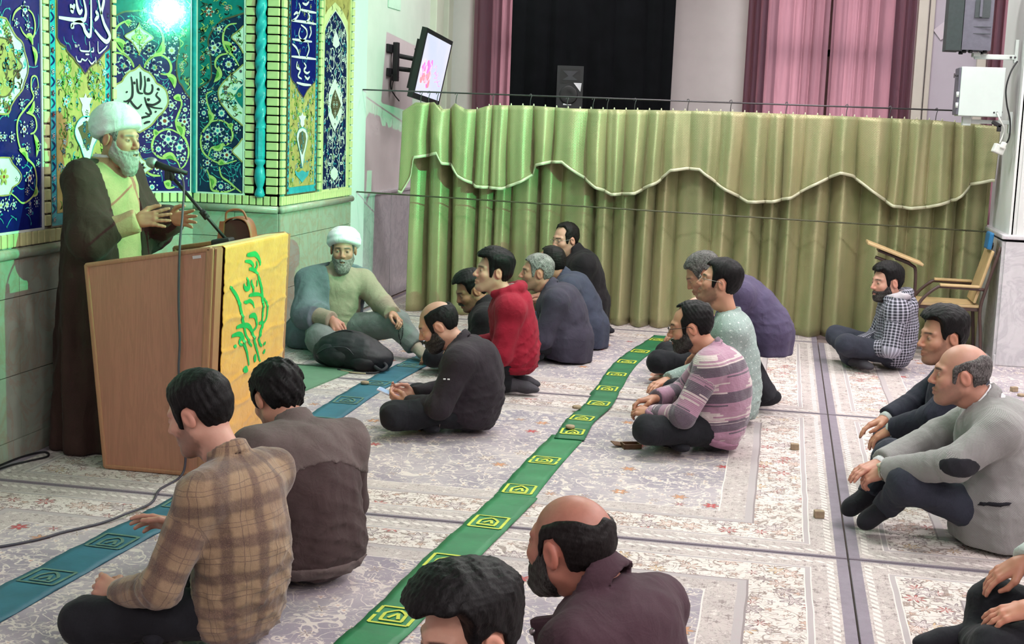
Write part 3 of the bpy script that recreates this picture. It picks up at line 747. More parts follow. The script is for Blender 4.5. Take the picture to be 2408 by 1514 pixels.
# ------------------------------------------------------------------ tiled walls
class Frame:
    def __init__(s, o, u, n):
        s.o, s.u, s.n = Vector(o), Vector(u), Vector(n)

    def __call__(s, u, v, h=0.0):
        return s.o + s.u * u + Vector((0, 0, v)) + s.n * h


FL = Frame((XL, 0, 0), (0, 1, 0), (1, 0, 0))
FD = Frame((0, Y_B, 0), (1, 0, 0), (0, -1, 0))
FC = Frame((XN, Y_B, 0), (S7, S7, 0), (S7, -S7, 0))


class Inlay:
    """glazed figures set into a tile panel; one mesh per kind of figure"""

    def __init__(s, fr, base=.012):
        s.fr = fr
        s.base = base
        s.b = {}

    def mb(s, part, mat):
        return s.b.setdefault((part, mat.name), (MB(), mat))[0]

    def poly(s, pts, part, mat, lay):
        h = s.base + .0012 * lay
        b = s.mb(part, mat)
        b.add([s.fr(u, v, h) for u, v in pts], [tuple(range(len(pts)))])

    def ring(s, pts, w, part, mat, lay):
        s.ribbon(list(pts) + [pts[0]], w, part, mat, lay, taper=False)

    def ribbon(s, pts, w, part, mat, lay, taper=True, sm=6):
        P = spline(pts, sm) if sm else [np.array(p, float) for p in pts]
        h = s.base + .0012 * lay
        vs = []
        n = len(P)
        for i, p in enumerate(P):
            t = P[min(i + 1, n - 1)] - P[max(i - 1, 0)]
            t = t / (np.linalg.norm(t) + 1e-9)
            nn = np.array([-t[1], t[0]])
            k = i / (n - 1)
            ww = w * (.35 + .65 * math.sin(PI * min(1, max(0, .08 + .84 * k)))) if taper else w
            for q in (-1, 1):
                a = p + nn * q * ww / 2
                vs.append(s.fr(a[0], a[1], h))
        s.mb(part, mat).add(vs, [(2 * i, 2 * i + 1, 2 * i + 3, 2 * i + 2) for i in range(n - 1)])

    def flower(s, c, r, np_, m_out, m_in, lay, rot=0.0, part='flowers'):
        s.poly([(c[0] + r * (.72 + .28 * math.cos(np_ * a)) * math.cos(a + rot), c[1] + r * (.72 + .28 * math.cos(np_ * a)) * math.sin(a + rot)) for a in [2 * PI * k / (np_ * 6) for k in range(np_ * 6)]], part, m_out, lay)
        for k in range(np_):
            a = 2 * PI * k / np_ + rot
            cc = (c[0] + .56 * r * math.cos(a), c[1] + .56 * r * math.sin(a))
            s.poly([(cc[0] + .22 * r * math.cos(t), cc[1] + .22 * r * math.sin(t)) for t in [PI / 3 * j for j in range(6)]], 'petal_centres', M_NAVY_T if m_in is None else m_in, lay + 1)
        s.poly([(c[0] + .2 * r * math.cos(t), c[1] + .2 * r * math.sin(t)) for t in [PI / 4 * j for j in range(8)]], 'flower_hearts', random.choice((M_RED_T, M_TAN_T, M_TURQ2_T)), lay + 1)

    def leaf(s, a, b, w, part, mat, lay, bend=.2):
        a, b = np.array(a), np.array(b)
        d = b - a
        n = np.array([-d[1], d[0]])
        L = []
        Rr = []
        for k in range(9):
            t = k / 8
            c = a + d * t + n * bend * math.sin(PI * t)
            ww = w * math.sin(PI * t) ** .7 * (1 - .35 * t)
            nn = n / (np.linalg.norm(n) + 1e-9)
            L.append(tuple(c + nn * ww))
            Rr.append(tuple(c - nn * ww))
        s.poly(L + Rr[::-1][1:-1], part, mat, lay)

    def build(s, parent):
        for (part, _), (b, m) in s.b.items():
            b.build(part, m, parent)


def panel(name_mat, fr, u0, u1, v0, v1, parent, frame_mat=M_WHITE_T, fw=.012):
    b = MB()
    b.prism([(u0, v0), (u1, v0), (u1, v1), (u0, v1)], lambda u, v, h: fr(u, v, h), 0, .011)
    b.build('tile_panel', name_mat, parent)
    f = MB()
    for (a0, a1, b0, b1) in ((u0, u1, v0 - fw, v0), (u0, u1, v1, v1 + fw), (u0 - fw, u0, v0 - fw, v1 + fw), (u1, u1 + fw, v0 - fw, v1 + fw)):
        f.prism([(a0, b0), (a1, b0), (a1, b1), (a0, b1)], lambda u, v, h: fr(u, v, h), 0, .018)
    f.build('panel_frame', frame_mat, parent)


def inside(p, u0, u1, v0, v1, m=.004):
    return u0 + m < p[0] < u1 - m and v0 + m < p[1] < v1 - m


def in_poly(p, poly):
    c = False
    for (a, b), (d, e) in zip(poly, poly[-1:] + poly[:-1]):
        if (b > p[1]) != (e > p[1]) and p[0] < (d - a) * (p[1] - b) / (e - b) + a:
            c = not c
    return c


def fill(I, poly, n, seed, lay, mats, part, size=.02, flowers=0, fm=None, skip=None):
    """small scrolls and blossoms strewn inside an outline"""
    rnd = random.Random(seed)
    us, vs_ = [p[0] for p in poly], [p[1] for p in poly]
    for k in range(n + flowers):
        p = (rnd.uniform(min(us), max(us)), rnd.uniform(min(vs_), max(vs_)))
        if not in_poly(p, poly) or (skip and in_poly(p, skip)):
            continue
        a = rnd.uniform(0, 6.28)
        if k >= n:
            I.flower(p, size * rnd.uniform(.6, 1.1), rnd.choice((5, 6)), rnd.choice(fm or [M_WHITE_T]), rnd.choice((M_BROWN_T, M_NAVY_T, M_LEAF_T)), lay + 1, a, part=part + '_blossoms')
            continue
        q = np.array(p)
        pts = []
        kk = rnd.choice((-1, 1)) * rnd.uniform(.35, .8)
        for j in range(7):
            pts.append(tuple(q))
            q = q + np.array([math.cos(a), math.sin(a)]) * size * .42
            a += kk
        if all(in_poly(x, poly) for x in pts):
            m = rnd.choice(mats)
            I.ribbon(pts, size * .28, part, m, lay, sm=2)
            I.leaf(pts[3], tuple(np.array(pts[3]) + np.array([math.cos(a), math.sin(a)]) * size), size * .28, part, m, lay)


def mirror(pts, c):
    return [(2 * c - p[0],) + tuple(p[1:]) for p in pts]


def arabesque(I, t, u0, u1, v0, v1, seed, wv=.014, dense=26, white=M_WHITE_T, vine=M_VINE_T, mir=None, clip=None, small=M_TURQ2_T):
    """vines, leaves, flowers of one panel, thin turquoise tendrils in between"""
    rnd = random.Random(seed)
    for _ in range(dense):
        p = (rnd.uniform(u0 + .03, u1 - .03), rnd.uniform(v0 + .03, v1 - .03))
        I.flower(p, rnd.uniform(.010, .017), 5, rnd.choice((white, M_TURQ2_T, M_TAN_T)), None, 1, rnd.uniform(0, 1), part='small_flowers')
    clampv = lambda pts: [(min(u1 - .008, max(u0 + .008, p[0])), min(v1 - .008, max(v0 + .008, p[1]))) for p in pts]
    sets = [t] if mir is None else [t, {k: ([mirror(s, mir) for s in v] if v and isinstance(v[0], list) else mirror(v, mir)) for k, v in t.items()}]
    for _ in range(dense * 6):
        p = (rnd.uniform(u0, u1), rnd.uniform(v0, v1))
        a = rnd.uniform(0, 6.28)
        L = rnd.uniform(.04, .10)
        k = rnd.choice((-1, 1)) * rnd.uniform(8, 22)
        pts = []
        q = np.array(p)
        for j in range(6):
            pts.append(tuple(q))
            q = q + np.array([math.cos(a), math.sin(a)]) * L / 5
            a += k * L / 5
        if all(inside(x, u0, u1, v0, v1) and (clip is None or clip(x)) for x in pts):
            I.ribbon(pts, .005, 'tendrils', small, 1, sm=2)
            I.leaf(pts[-1], tuple(np.array(pts[-1]) + np.array([math.cos(a), math.sin(a)]) * .02) if inside(pts[-1], u0, u1, v0, v1, .03) else pts[-2], .006, 'tendrils', small, 1)
    for tt in sets:
        for s in tt.get('vines', []):
            I.ribbon(clampv(s), wv * .85, 'vines', vine, 3, taper=True)
        for s in tt.get('leaves', []):
            a, b = clampv(s)
            I.leaf(a, b, wv * 1.5, 'vine_leaves', vine, 4)
            I.leaf(tuple(np.array(a) * .75 + np.array(b) * .25), tuple(np.array(a) * .2 + np.array(b) * .8), wv * .8, 'leaf_hearts', M_LEAF_T, 5)
        for (u, v, r) in tt.get('flowers', []):
            if inside((u, v), u0, u1, v0, v1, r * .9):
                I.flower((u, v), r * 1.9, rnd.choice((5, 6, 8)), white, None, 3, rnd.uniform(0, 1))


VT = 3.30
# panel A : navy panel with the big lobed medallion, nearest the camera
t = TR['A']
cA = 5.985
u0, u1 = 2 * cA - 6.335, 6.335
panel(M_NAVY_T, FL, u0, u1, 1.12, VT, wl)
I = Inlay(FL)
arabesque(I, t, u0, u1, 1.12, VT, 3, mir=cA)
sh = [dict(t)] + [{k: ([[(p[0], p[1] + 1.06) + tuple(p[2:]) for p in s] for s in v] if isinstance(v[0], list) else [(p[0], p[1] + 1.06) + tuple(p[2:]) for p in v]) for k, v in t.items()}]
arabesque(I, sh[1], u0, u1, 2.30, VT, 5, mir=cA)
for tt in sh:
    md = tt['med'] + mirror(tt['med'], cA)[::-1]
    if max(p[1] for p in md) < VT:
        I.poly(md, 'medallion', M_WHITE_T, 2)
        I.ring(md, .008, 'medallion_outline', M_TAN_T, 6)
        m2 = tt['med2'] + mirror(tt['med2'], cA)[::-1]
        I.poly(m2, 'medallion_heart', M_TAN_T, 4)
        fill(I, md, 200, 3, 3, (M_TURQ2_T, M_LEAF_T, M_BROWN_T), 'medallion_scroll', .026, 30, (M_VINE_T, M_RED_T, M_TURQ2_T), skip=m2)
        fill(I, m2, 90, 4, 5, (M_BROWN_T, M_TURQ2_T, M_VINE_T), 'medallion_scroll', .024)
        I.ring(m2, .007, 'medallion_outline', M_BROWN_T, 6)
        for (u, v, r) in tt['medfl'] + mirror(tt['medfl'], cA):
            I.flower((u, v), r, 6, M_WHITE_T, M_TURQ2_T, 5)
        for k in range(14):
            a = 2 * PI * k / 14
            c = np.mean(np.array(md), 0)
            I.flower((c[0] + .105 * math.cos(a), c[1] + .18 * math.sin(a)), .017, 5, M_VINE_T, M_BROWN_T, 5)
    lw = tt['low'] + mirror(tt['low'], cA)[::-1]
    if max(p[1] for p in lw) < VT:
        I.poly(lw, 'medallion', M_WHITE_T, 2)
        I.ring(lw, .006, 'medallion_outline', M_TAN_T, 6)
        c = np.mean(np.array(lw), 0)
        I.flower((c[0], c[1]), .045, 6, M_VINE_T, M_TAN_T, 5)
I.build(wl)


def script_panel(fr, parent, t, u0, u1, seed, edge):
    """mustard panel, turquoise border, pointed navy cartouche with white lettering, vase below"""
    bw = edge
    panel(M_TURQ_T, fr, u0, u1, 1.12, VT, parent, M_BROWN_T, .008)
    b = MB()
    b.prism([(u0 + bw, 1.12 + bw), (u1 - bw, 1.12 + bw), (u1 - bw, VT), (u0 + bw, VT)], lambda u, v, h: fr(u, v, h), .011, .0135)
    b.build('mustard_field', M_TAN_T, parent)
    I = Inlay(fr, .0145)
    rnd = random.Random(seed)
    k = 0
    v = 1.15
    while v < VT - .02:
        for uc in (u0 + bw / 2, u1 - bw / 2):
            I.flower((uc, v), bw * .30, 5, random.choice((M_WHITE_T, M_RED_T, M_TAN_T)), M_NAVY_T, 1, part='border_flowers')
            I.ribbon([(uc - bw * .25, v + bw * .5), (uc + bw * .25, v + bw * .9), (uc - bw * .2, v + bw * 1.3)], bw * .16, 'border_scroll', M_NAVY_T, 0)
        v += bw * 1.7
    nv = list(t['navy'])
    nv = [(p[0], VT - .01) if i in (0, len(nv) - 1) else p for i, p in enumerate(nv)]
    I.poly(nv, 'cartouche', M_NAVY_T, 1)
    I.ribbon(nv, .010, 'cartouche_outline', M_BROWN_T, 2, taper=False, sm=0)
    umid = (u0 + u1) / 2
    k_ = (u1 - u0) / .64
    fpoly = [(u0 + bw + .01, 1.12 + bw + .01), (u1 - bw - .01, 1.12 + bw + .01), (u1 - bw - .01, VT - .02), (u0 + bw + .01, VT - .02)]
    fill(I, fpoly, 420, seed + 1, 0, (M_LEAF_T, M_LEAF_T, M_BROWN_T, M_TURQ2_T), 'field_scroll', .026, 60, (M_WHITE_T, M_TURQ2_T, M_VINE_T), skip=nv)
    vmax = max(p[1] for p in nv[1:-1])
    for _ in range(70):
        p = (rnd.uniform(u0 + bw + .03, u1 - bw - .03), rnd.uniform(vmax - .1, VT - .05))
        a = rnd.uniform(0, 6.28)
        q = np.array(p)
        pts = []
        for j in range(5):
            pts.append(tuple(q))
            q = q + np.array([math.cos(a), math.sin(a)]) * .016
            a += .5
        if all(inside(x, u0 + bw, u1 - bw, 1, VT, .015) for x in pts):
            I.ribbon(pts, .005, 'cartouche_tendrils', M_TURQ2_T, 2, sm=2)
    for _ in range(16):
        I.flower((rnd.uniform(u0 + bw + .04, u1 - bw - .04), rnd.uniform(vmax, VT - .05)), .022 if u1 - u0 > .5 else .016, 5, M_VINE_T, M_NAVY_T, 2, part='cartouche_flowers')
    for s in t['call']:
        I.ribbon(s, .026 if edge > .05 else .020, 'lettering', M_WHITE_T, 5)
        h_ = 1.02 * (0.0)
    dz = (max(p[1] for s in t['call'] for p in s) - min(p[1] for s in t['call'] for p in s)) + .02
    for s in t['call']:
        s2 = [(2 * umid - p[0] if edge > .05 else p[0], p[1] + dz) for p in s]
        if max(p[1] for p in s2) < VT - .03:
            I.ribbon(s2, .026 if edge > .05 else .020, 'lettering', M_WHITE_T, 5)
    for s in t.get('small', []):
        I.ribbon(s, .009, 'lettering', M_WHITE_T, 5)
    for key, mt, ly in (('tulip', M_WHITE_T, 2), ('vase', M_WHITE_T, 2), ('vasein', M_BROWN_T, 3), ('low', M_TURQ2_T, 2)):
        if key in t:
            I.poly(t[key], key + '_motif' if key != 'vasein' else 'vase_heart', mt, ly)
            if key == 'vase':
                I.ring(t[key], .006, 'motif_outline', M_TURQ2_T, 4)
    if 'vasein' in t:
        c = np.mean(np.array(t['vasein']), 0)
        for k in range(5):
            I.flower((c[0] + rnd.uniform(-.03, .03) * (u1 - u0) / .68, c[1] + .05 - .03 * k), .02 * (u1 - u0) / .68, 5, M_TURQ2_T, M_NAVY_T, 4, part='vase_flowers')
    for (u, v, r) in t['flowers']:
        if inside((u, v), u0 + bw, u1 - bw, 1.17, VT, r * .6):
            I.flower((u, v), r * 1.4, 5, M_WHITE_T, M_TURQ2_T, 3)
            for _ in range(6):
                a = rnd.uniform(0, 6.28)
                p0 = (u + r * math.cos(a), v + r * math.sin(a))
                p1 = (u + 2.6 * r * math.cos(a + .5), v + 2.6 * r * math.sin(a + .5))
                if inside(p1, u0 + bw, u1 - bw, 1.17, VT, .01):
                    I.ribbon([p0, ((p0[0] + p1[0]) / 2 + .006, (p0[1] + p1[1]) / 2), p1], .005, 'stems', M_LEAF_T, 2, sm=3)
                    I.leaf(p1, (p1[0] + .02 * math.cos(a + 1), p1[1] + .02 * math.sin(a + 1)), .005, 'stem_leaves', M_LEAF_T, 2)
    I.build(parent)


script_panel(FL, wl, TR['B'], 6.42, 7.06, 11, .062)
script_panel(FL, wf, TR['E'], 9.80, 10.46, 12, .05)

# panel C : diagonal of the niche
t = TR['C']
cC = -.41
u0, u1 = -.795, -.028
for (fr, par) in ((FC, wn),):
    panel(M_NAVY_T, fr, u0, u1, 1.12, VT, par)
    I = Inlay(fr)
    arabesque(I, t, u0, u1, 1.12, VT, 21, mir=cC, wv=.02, dense=60)
    sp = [p for p in t['span']]
    rhs = sp + [(u1 - .002, sp[-1][1]), (u1 - .002, VT - .3), (cC, VT - .3), (cC, sp[0][1] + .02)]
    I.poly(rhs, 'spandrel', M_TEAL_T, 2)
    I.poly(mirror(rhs, cC)[::-1], 'spandrel', M_TEAL_T, 2)
    for s in (sp, mirror(sp, cC)):
        I.ribbon(s, .012, 'spandrel_outline', M_BROWN_T, 3, taper=False)
    rnd = random.Random(4)
    for (u, v, r) in t['spfl'] + mirror(t['spfl'], cC):
        if inside((u, v), u0, u1, 1, VT, r):
            I.flower((u, v), r, 6, M_WHITE_T, M_RED_T, 4, part='spandrel_flowers')
    for k in range(26):
        for q in (1, -1):
            uu = cC + q * rnd.uniform(.25, .37)
            vv = rnd.uniform(1.75, 2.95)
            if abs(uu - cC) > .30 or vv > 2.5:
                I.ribbon([(uu, vv), (uu + .02 * q, vv + .03), (uu - .01 * q, vv + .06), (uu + .015 * q, vv + .08)], .008, 'spandrel_scroll', random.choice((M_INK_T, M_VINE_T)), 4)
    md = t['med'] + mirror(t['med'], cC)[::-1]
    I.poly(md, 'medallion', M_WHITE_T, 6)
    I.ring(md, .012, 'medallion_outline', M_TAN_T, 7)
    for s in t['call']:
        I.ribbon(s, .017, 'lettering', M_INK_T, 9)
    dm = t['dia'] + mirror(t['dia'], cC)[::-1]
    I.poly(dm, 'medallion', M_WHITE_T, 6)
    I.ring(dm, .008, 'medallion_outline', M_TAN_T, 7)
    fill(I, dm, 60, 8, 7, (M_LEAF_T, M_BROWN_T), 'medallion_scroll', .02)
    rsp = [(min(p[0], u1 - .004), p[1]) for p in rhs]
    fill(I, rsp, 160, 9, 4, (M_INK_T, M_VINE_T, M_BROWN_T), 'spandrel_scroll', .024, 14, (M_WHITE_T, M_VINE_T))
    di = t['diain'] + mirror(t['diain'], cC)[::-1]
    I.poly(di, 'medallion_heart', M_VINE_T, 8)
    I.flower(tuple(np.mean(np.array(di), 0)), .035, 6, M_WHITE_T, M_LEAF_T, 9)
    dl = [(p[0], p[1] - .92) for p in dm]
    I.poly(dl, 'medallion', M_WHITE_T, 6)
    I.ring(dl, .008, 'medallion_outline', M_TAN_T, 7)
    I.flower(tuple(np.mean(np.array(dl), 0)), .05, 8, M_TAN_T, M_INK_T, 9)
    I.build(par)

# panel D : far side of the niche
t = TR['D']
u0, u1 = -4.250, -3.893
panel(M_NAVYD_T, FD, u0, u1, 1.12, VT - .35, wn)
I = Inlay(FD)
arabesque(I, t, u0, u1, 1.12, 2.45, 31, wv=.018, dense=34, white=M_WHITE_T)
sp = t['span']
I.poly(sp + [(u1 - .002, sp[-1][1]), (u1 - .002, VT - .36), (u0 + .002, VT - .36), (u0 + .002, sp[0][1])], 'spandrel', M_TEAL_T, 2)
I.ribbon(sp, .012, 'spandrel_outline', M_BROWN_T, 3, taper=False)
for (u, v, r) in t['spfl']:
    I.flower((max(u, u0 + r), v), r, 6, M_WHITE_T, M_RED_T, 4, part='spandrel_flowers')
for k in range(14):
    vv = 1.85 + k * .05
    I.ribbon([(u0 + .02, vv), (u0 + .05, vv + .02), (u0 + .03, vv + .04)], .008, 'spandrel_scroll', (M_INK_T, M_VINE_T)[k % 2], 4)
for key in ('med', 'up', 'lo'):
    pts_ = [(min(p[0], u1 - .002), p[1]) for p in t[key]]
    I.poly(pts_, 'medallion', M_WHITE_T, 6)
    I.ribbon(pts_, .010, 'medallion_outline', M_TAN_T, 7, taper=False)
I.poly([(min(p[0], u1 - .002), p[1]) for p in t['medin']], 'medallion_heart', M_TEAL_T, 8)
fill(I, [(min(p[0], u1 - .004), p[1]) for p in t['med']], 60, 5, 7, (M_LEAF_T, M_BROWN_T, M_TURQ2_T), 'medallion_scroll', .022, 8, (M_RED_T, M_BROWN_T))
fill(I, [(min(p[0], u1 - .004), p[1]) for p in t['up'] + []], 20, 6, 7, (M_LEAF_T, M_BROWN_T), 'medallion_scroll', .018)
fill(I, sp + [(u1 - .004, sp[-1][1]), (u1 - .004, 2.9), (u0 + .004, 2.9), (u0 + .004, sp[0][1])], 160, 7, 4, (M_INK_T, M_INK_T, M_BROWN_T, M_VINE_T), 'spandrel_scroll', .022, 10, (M_WHITE_T, M_VINE_T))
for (du, dv) in ((-.06, .1), (-.11, .0), (-.06, -.1), (-.03, .0)):
    c = (u1 + du, np.mean([p[1] for p in t['med']]) + dv)
    I.flower(c, .022, 6, M_BROWN_T, M_VINE_T, 9)
I.build(wn)

# panel F : arched panel beyond the script panel
t = TR['F']
u0, u1 = 10.605, 11.262
panel(M_TAN_T, FL, u0, u1, 1.12, VT, wf, M_BRICK, .02)
I = Inlay(FL, .0125)
cF = (u0 + u1) / 2
I.poly(t['outer'], 'arch_surround', M_BRICK, 0)
I.poly(t['arch'], 'arch_field', M_NAVYD_T, 1)
I.ribbon(t['arch'], .010, 'arch_outline', M_WHITE_T, 3, taper=False, sm=0)
rnd = random.Random(9)
for j in range(12):
    vv = 1.16 + j * .105
    for q in (-1, 1):
        pts_ = []
        for k in range(10):
            a = k * .62 * (1 if j % 2 else -1)
            rr = .085 * (1 - k / 12)
            pts_.append((cF + q * (.14 + rr * math.cos(a)), vv + rr * math.sin(a) * .9))
        I.ribbon(pts_, .011, 'vines', M_WHITE_T, 3, sm=3)
        I.leaf(pts_[2], (pts_[2][0] + .02 * q, pts_[2][1] + .045), .009, 'vine_leaves', M_WHITE_T, 4)
        I.ribbon([(cF + q * .02, vv), (cF + q * .08, vv + .05), (cF + q * .03, vv + .09)], .009, 'vines', M_WHITE_T, 3, sm=3)
for (u, v, r) in t['flowers']:
    I.flower((u, v), r * 1.05, 6, M_WHITE_T, M_NAVYD_T, 5)
for key, mt in (('med', M_WHITE_T), ('top', M_WHITE_T), ('low', M_WHITE_T)):
    I.poly(t[key], 'medallion', mt, 6)
I.poly(t['medin'], 'medallion_heart', M_BROWN_T, 7)
fill(I, t['arch'], 300, 15, 2, (M_WHITE_T, M_WHITE_T, M_TURQ2_T), 'arch_scroll', .026, 50, (M_WHITE_T,), skip=t['med'])
fill(I, t['med'], 40, 16, 7, (M_TURQ2_T, M_BROWN_T), 'medallion_scroll', .02, skip=t['medin'])
cc = np.mean(np.array(t['medin']), 0)
for (du, dv) in ((0, .07), (0, -.07), (.035, 0), (-.035, 0)):
    I.flower((cc[0] + du, cc[1] + dv), .03, 6, M_WHITE_T, M_BROWN_T, 8)
for k in range(30):
    uu = u0 + .02 + rnd.random() * (u1 - u0 - .04)
    vv = rnd.uniform(2.45, 3.2)
    I.ribbon([(uu, vv), (uu + .02, vv + .02), (uu, vv + .04)], .006, 'spandrel_scroll', M_BROWN_T, 2)
I.build(wf)

# ---- glazed bricks: shared mesh, one object each
def brick_mesh(w, hgt, dep):
    return MB().box((0, 0, 0), (w, dep, hgt), bev=.006).mesh('brick', smooth=False)


_bk = {}


def brick(fr, u, v, w, hgt, parent, dep=.03, off=0.0):
    key = (round(w, 3), round(hgt, 3), dep)
    if key not in _bk:
        _bk[key] = brick_mesh(w, hgt, dep)
        _bk[key].materials.append(M_BRICK)
    o = bpy.data.objects.new('brick', _bk[key])
    COL.objects.link(o)
    o.parent = parent
    o.location = fr(u, v, .002 + dep / 2 - .01 + off + random.uniform(-.0015, .0015))
    o.rotation_euler = (0, 0, math.atan2(fr.u.y, fr.u.x) if fr.n.cross(fr.u).z * 1 > -2 else 0)
    return o


def bcol(fr, u0, u1, parent, top=2.75, pitch=.064):
    v = 1.12 + pitch / 2
    while v < top:
        brick(fr, (u0 + u1) / 2, v, u1 - u0 - .003, pitch - .009, parent)
        v += pitch


def brow(fr, u0, u1, parent, pitch=.056, v=1.075, hgt=.066):
    n = max(1, round((u1 - u0) / pitch))
    p = (u1 - u0) / n
    for k in range(n):
        brick(fr, u0 + p * (k + .5), v, p - .009, hgt, parent)


bcol(FL, 6.352, 6.408, wl, 2.5)
bcol(FL, 7.072, 7.118, wl, 2.5)
brow(FL, 5.5, 7.12, wl)
bcol(FD, -3.882, -3.808, wn)
bcol(FD, -3.715, -3.625, wn)
brow(FD, -4.28, -3.625, wn)
brow(FC, -.82, -.01, wn)
bcol(FL, 9.680, 9.760, wf)
bcol(FL, 10.510, 10.565, wf)
bcol(FL, 11.300, 11.365, wf)
brow(FL, 9.68, 11.365, wf, .05)

# ---- turquoise corner mouldings and the twisted colonnette of the pier
tb = MB()
tb.tube([(XN + .012, Y_B - .012, 1.11), (XN + .012, Y_B - .012, HZ)], .020, 10)
tb.build('corner_moulding', M_TURQ_T, wn)
col = empty('colonnette', (-3.762, Y_B - .012, 1.10))
col.parent = wn
MB().lathe([(.030, .0), (.040, .02), (.030, .05), (.022, .07), (.036, .11), (.042, .15), (.036, .20), (.024, .23), (.040, .25), (.040, .27), (.030, .28)], n=18).build('foot', M_TURQ_T, col)
MB().lathe([(.034, .28), (.038, .30), (.038, .48), (.034, .50)], n=8).build('shaft', M_TURQ_T, col, False)
nseg, nr = 220, 20
vs, fs = [], []
for i in range(nseg + 1):
    z = .50 + (2.6) * i / nseg
    for k in range(nr):
        a = 2 * PI * k / nr
        r = .036 + .006 * math.cos(3 * a - z * 2 * PI / .125 * 1.0)
        vs.append((r * math.cos(a), r * math.sin(a), z))
for i in range(nseg):
    for k in range(nr):
        fs.append((i * nr + k, i * nr + (k + 1) % nr, (i + 1) * nr + (k + 1) % nr, (i + 1) * nr + k))
MB().add(vs, fs, True).build('twisted_shaft', M_TURQ_T, col)

# ---- marble dado: slabs and rounded ledge
def slabs(fr, u0, u1, parent, n, rows=((.10, .42), (.42, .80), (.80, .985))):
    p = (u1 - u0) / n
    for (a, b) in rows:
        for k in range(n):
            m = MB()
            m.prism([(u0 + p * k + .002, a + .002), (u0 + p * (k + 1) - .002, a + .002), (u0 + p * (k + 1) - .002, b - .002), (u0 + p * k + .002, b - .002)], lambda u, v, h: fr(u, v, h), .0, .014)
            m.build('marble_slab', M_DADO, parent)
    m = MB()
    m.tube([fr(u0, 1.012, .018), fr(u1, 1.012, .018)], .027, 10)
    m.build('dado_ledge', M_DADO, parent)
    m = MB()
    m.prism([(u0, 0), (u1, 0), (u1, .10), (u0, .10)], lambda u, v, h: fr(u, v, h), 0, .02)
    m.build('skirting', M_DADO, parent)


slabs(FL, 4.6, Y_A, wl, 5)
slabs(FL, 9.675, 11.37, wf, 4)
slabs(FD, -4.29, -3.62, wn, 2)
slabs(FC, -.82, 0, wn, 2)

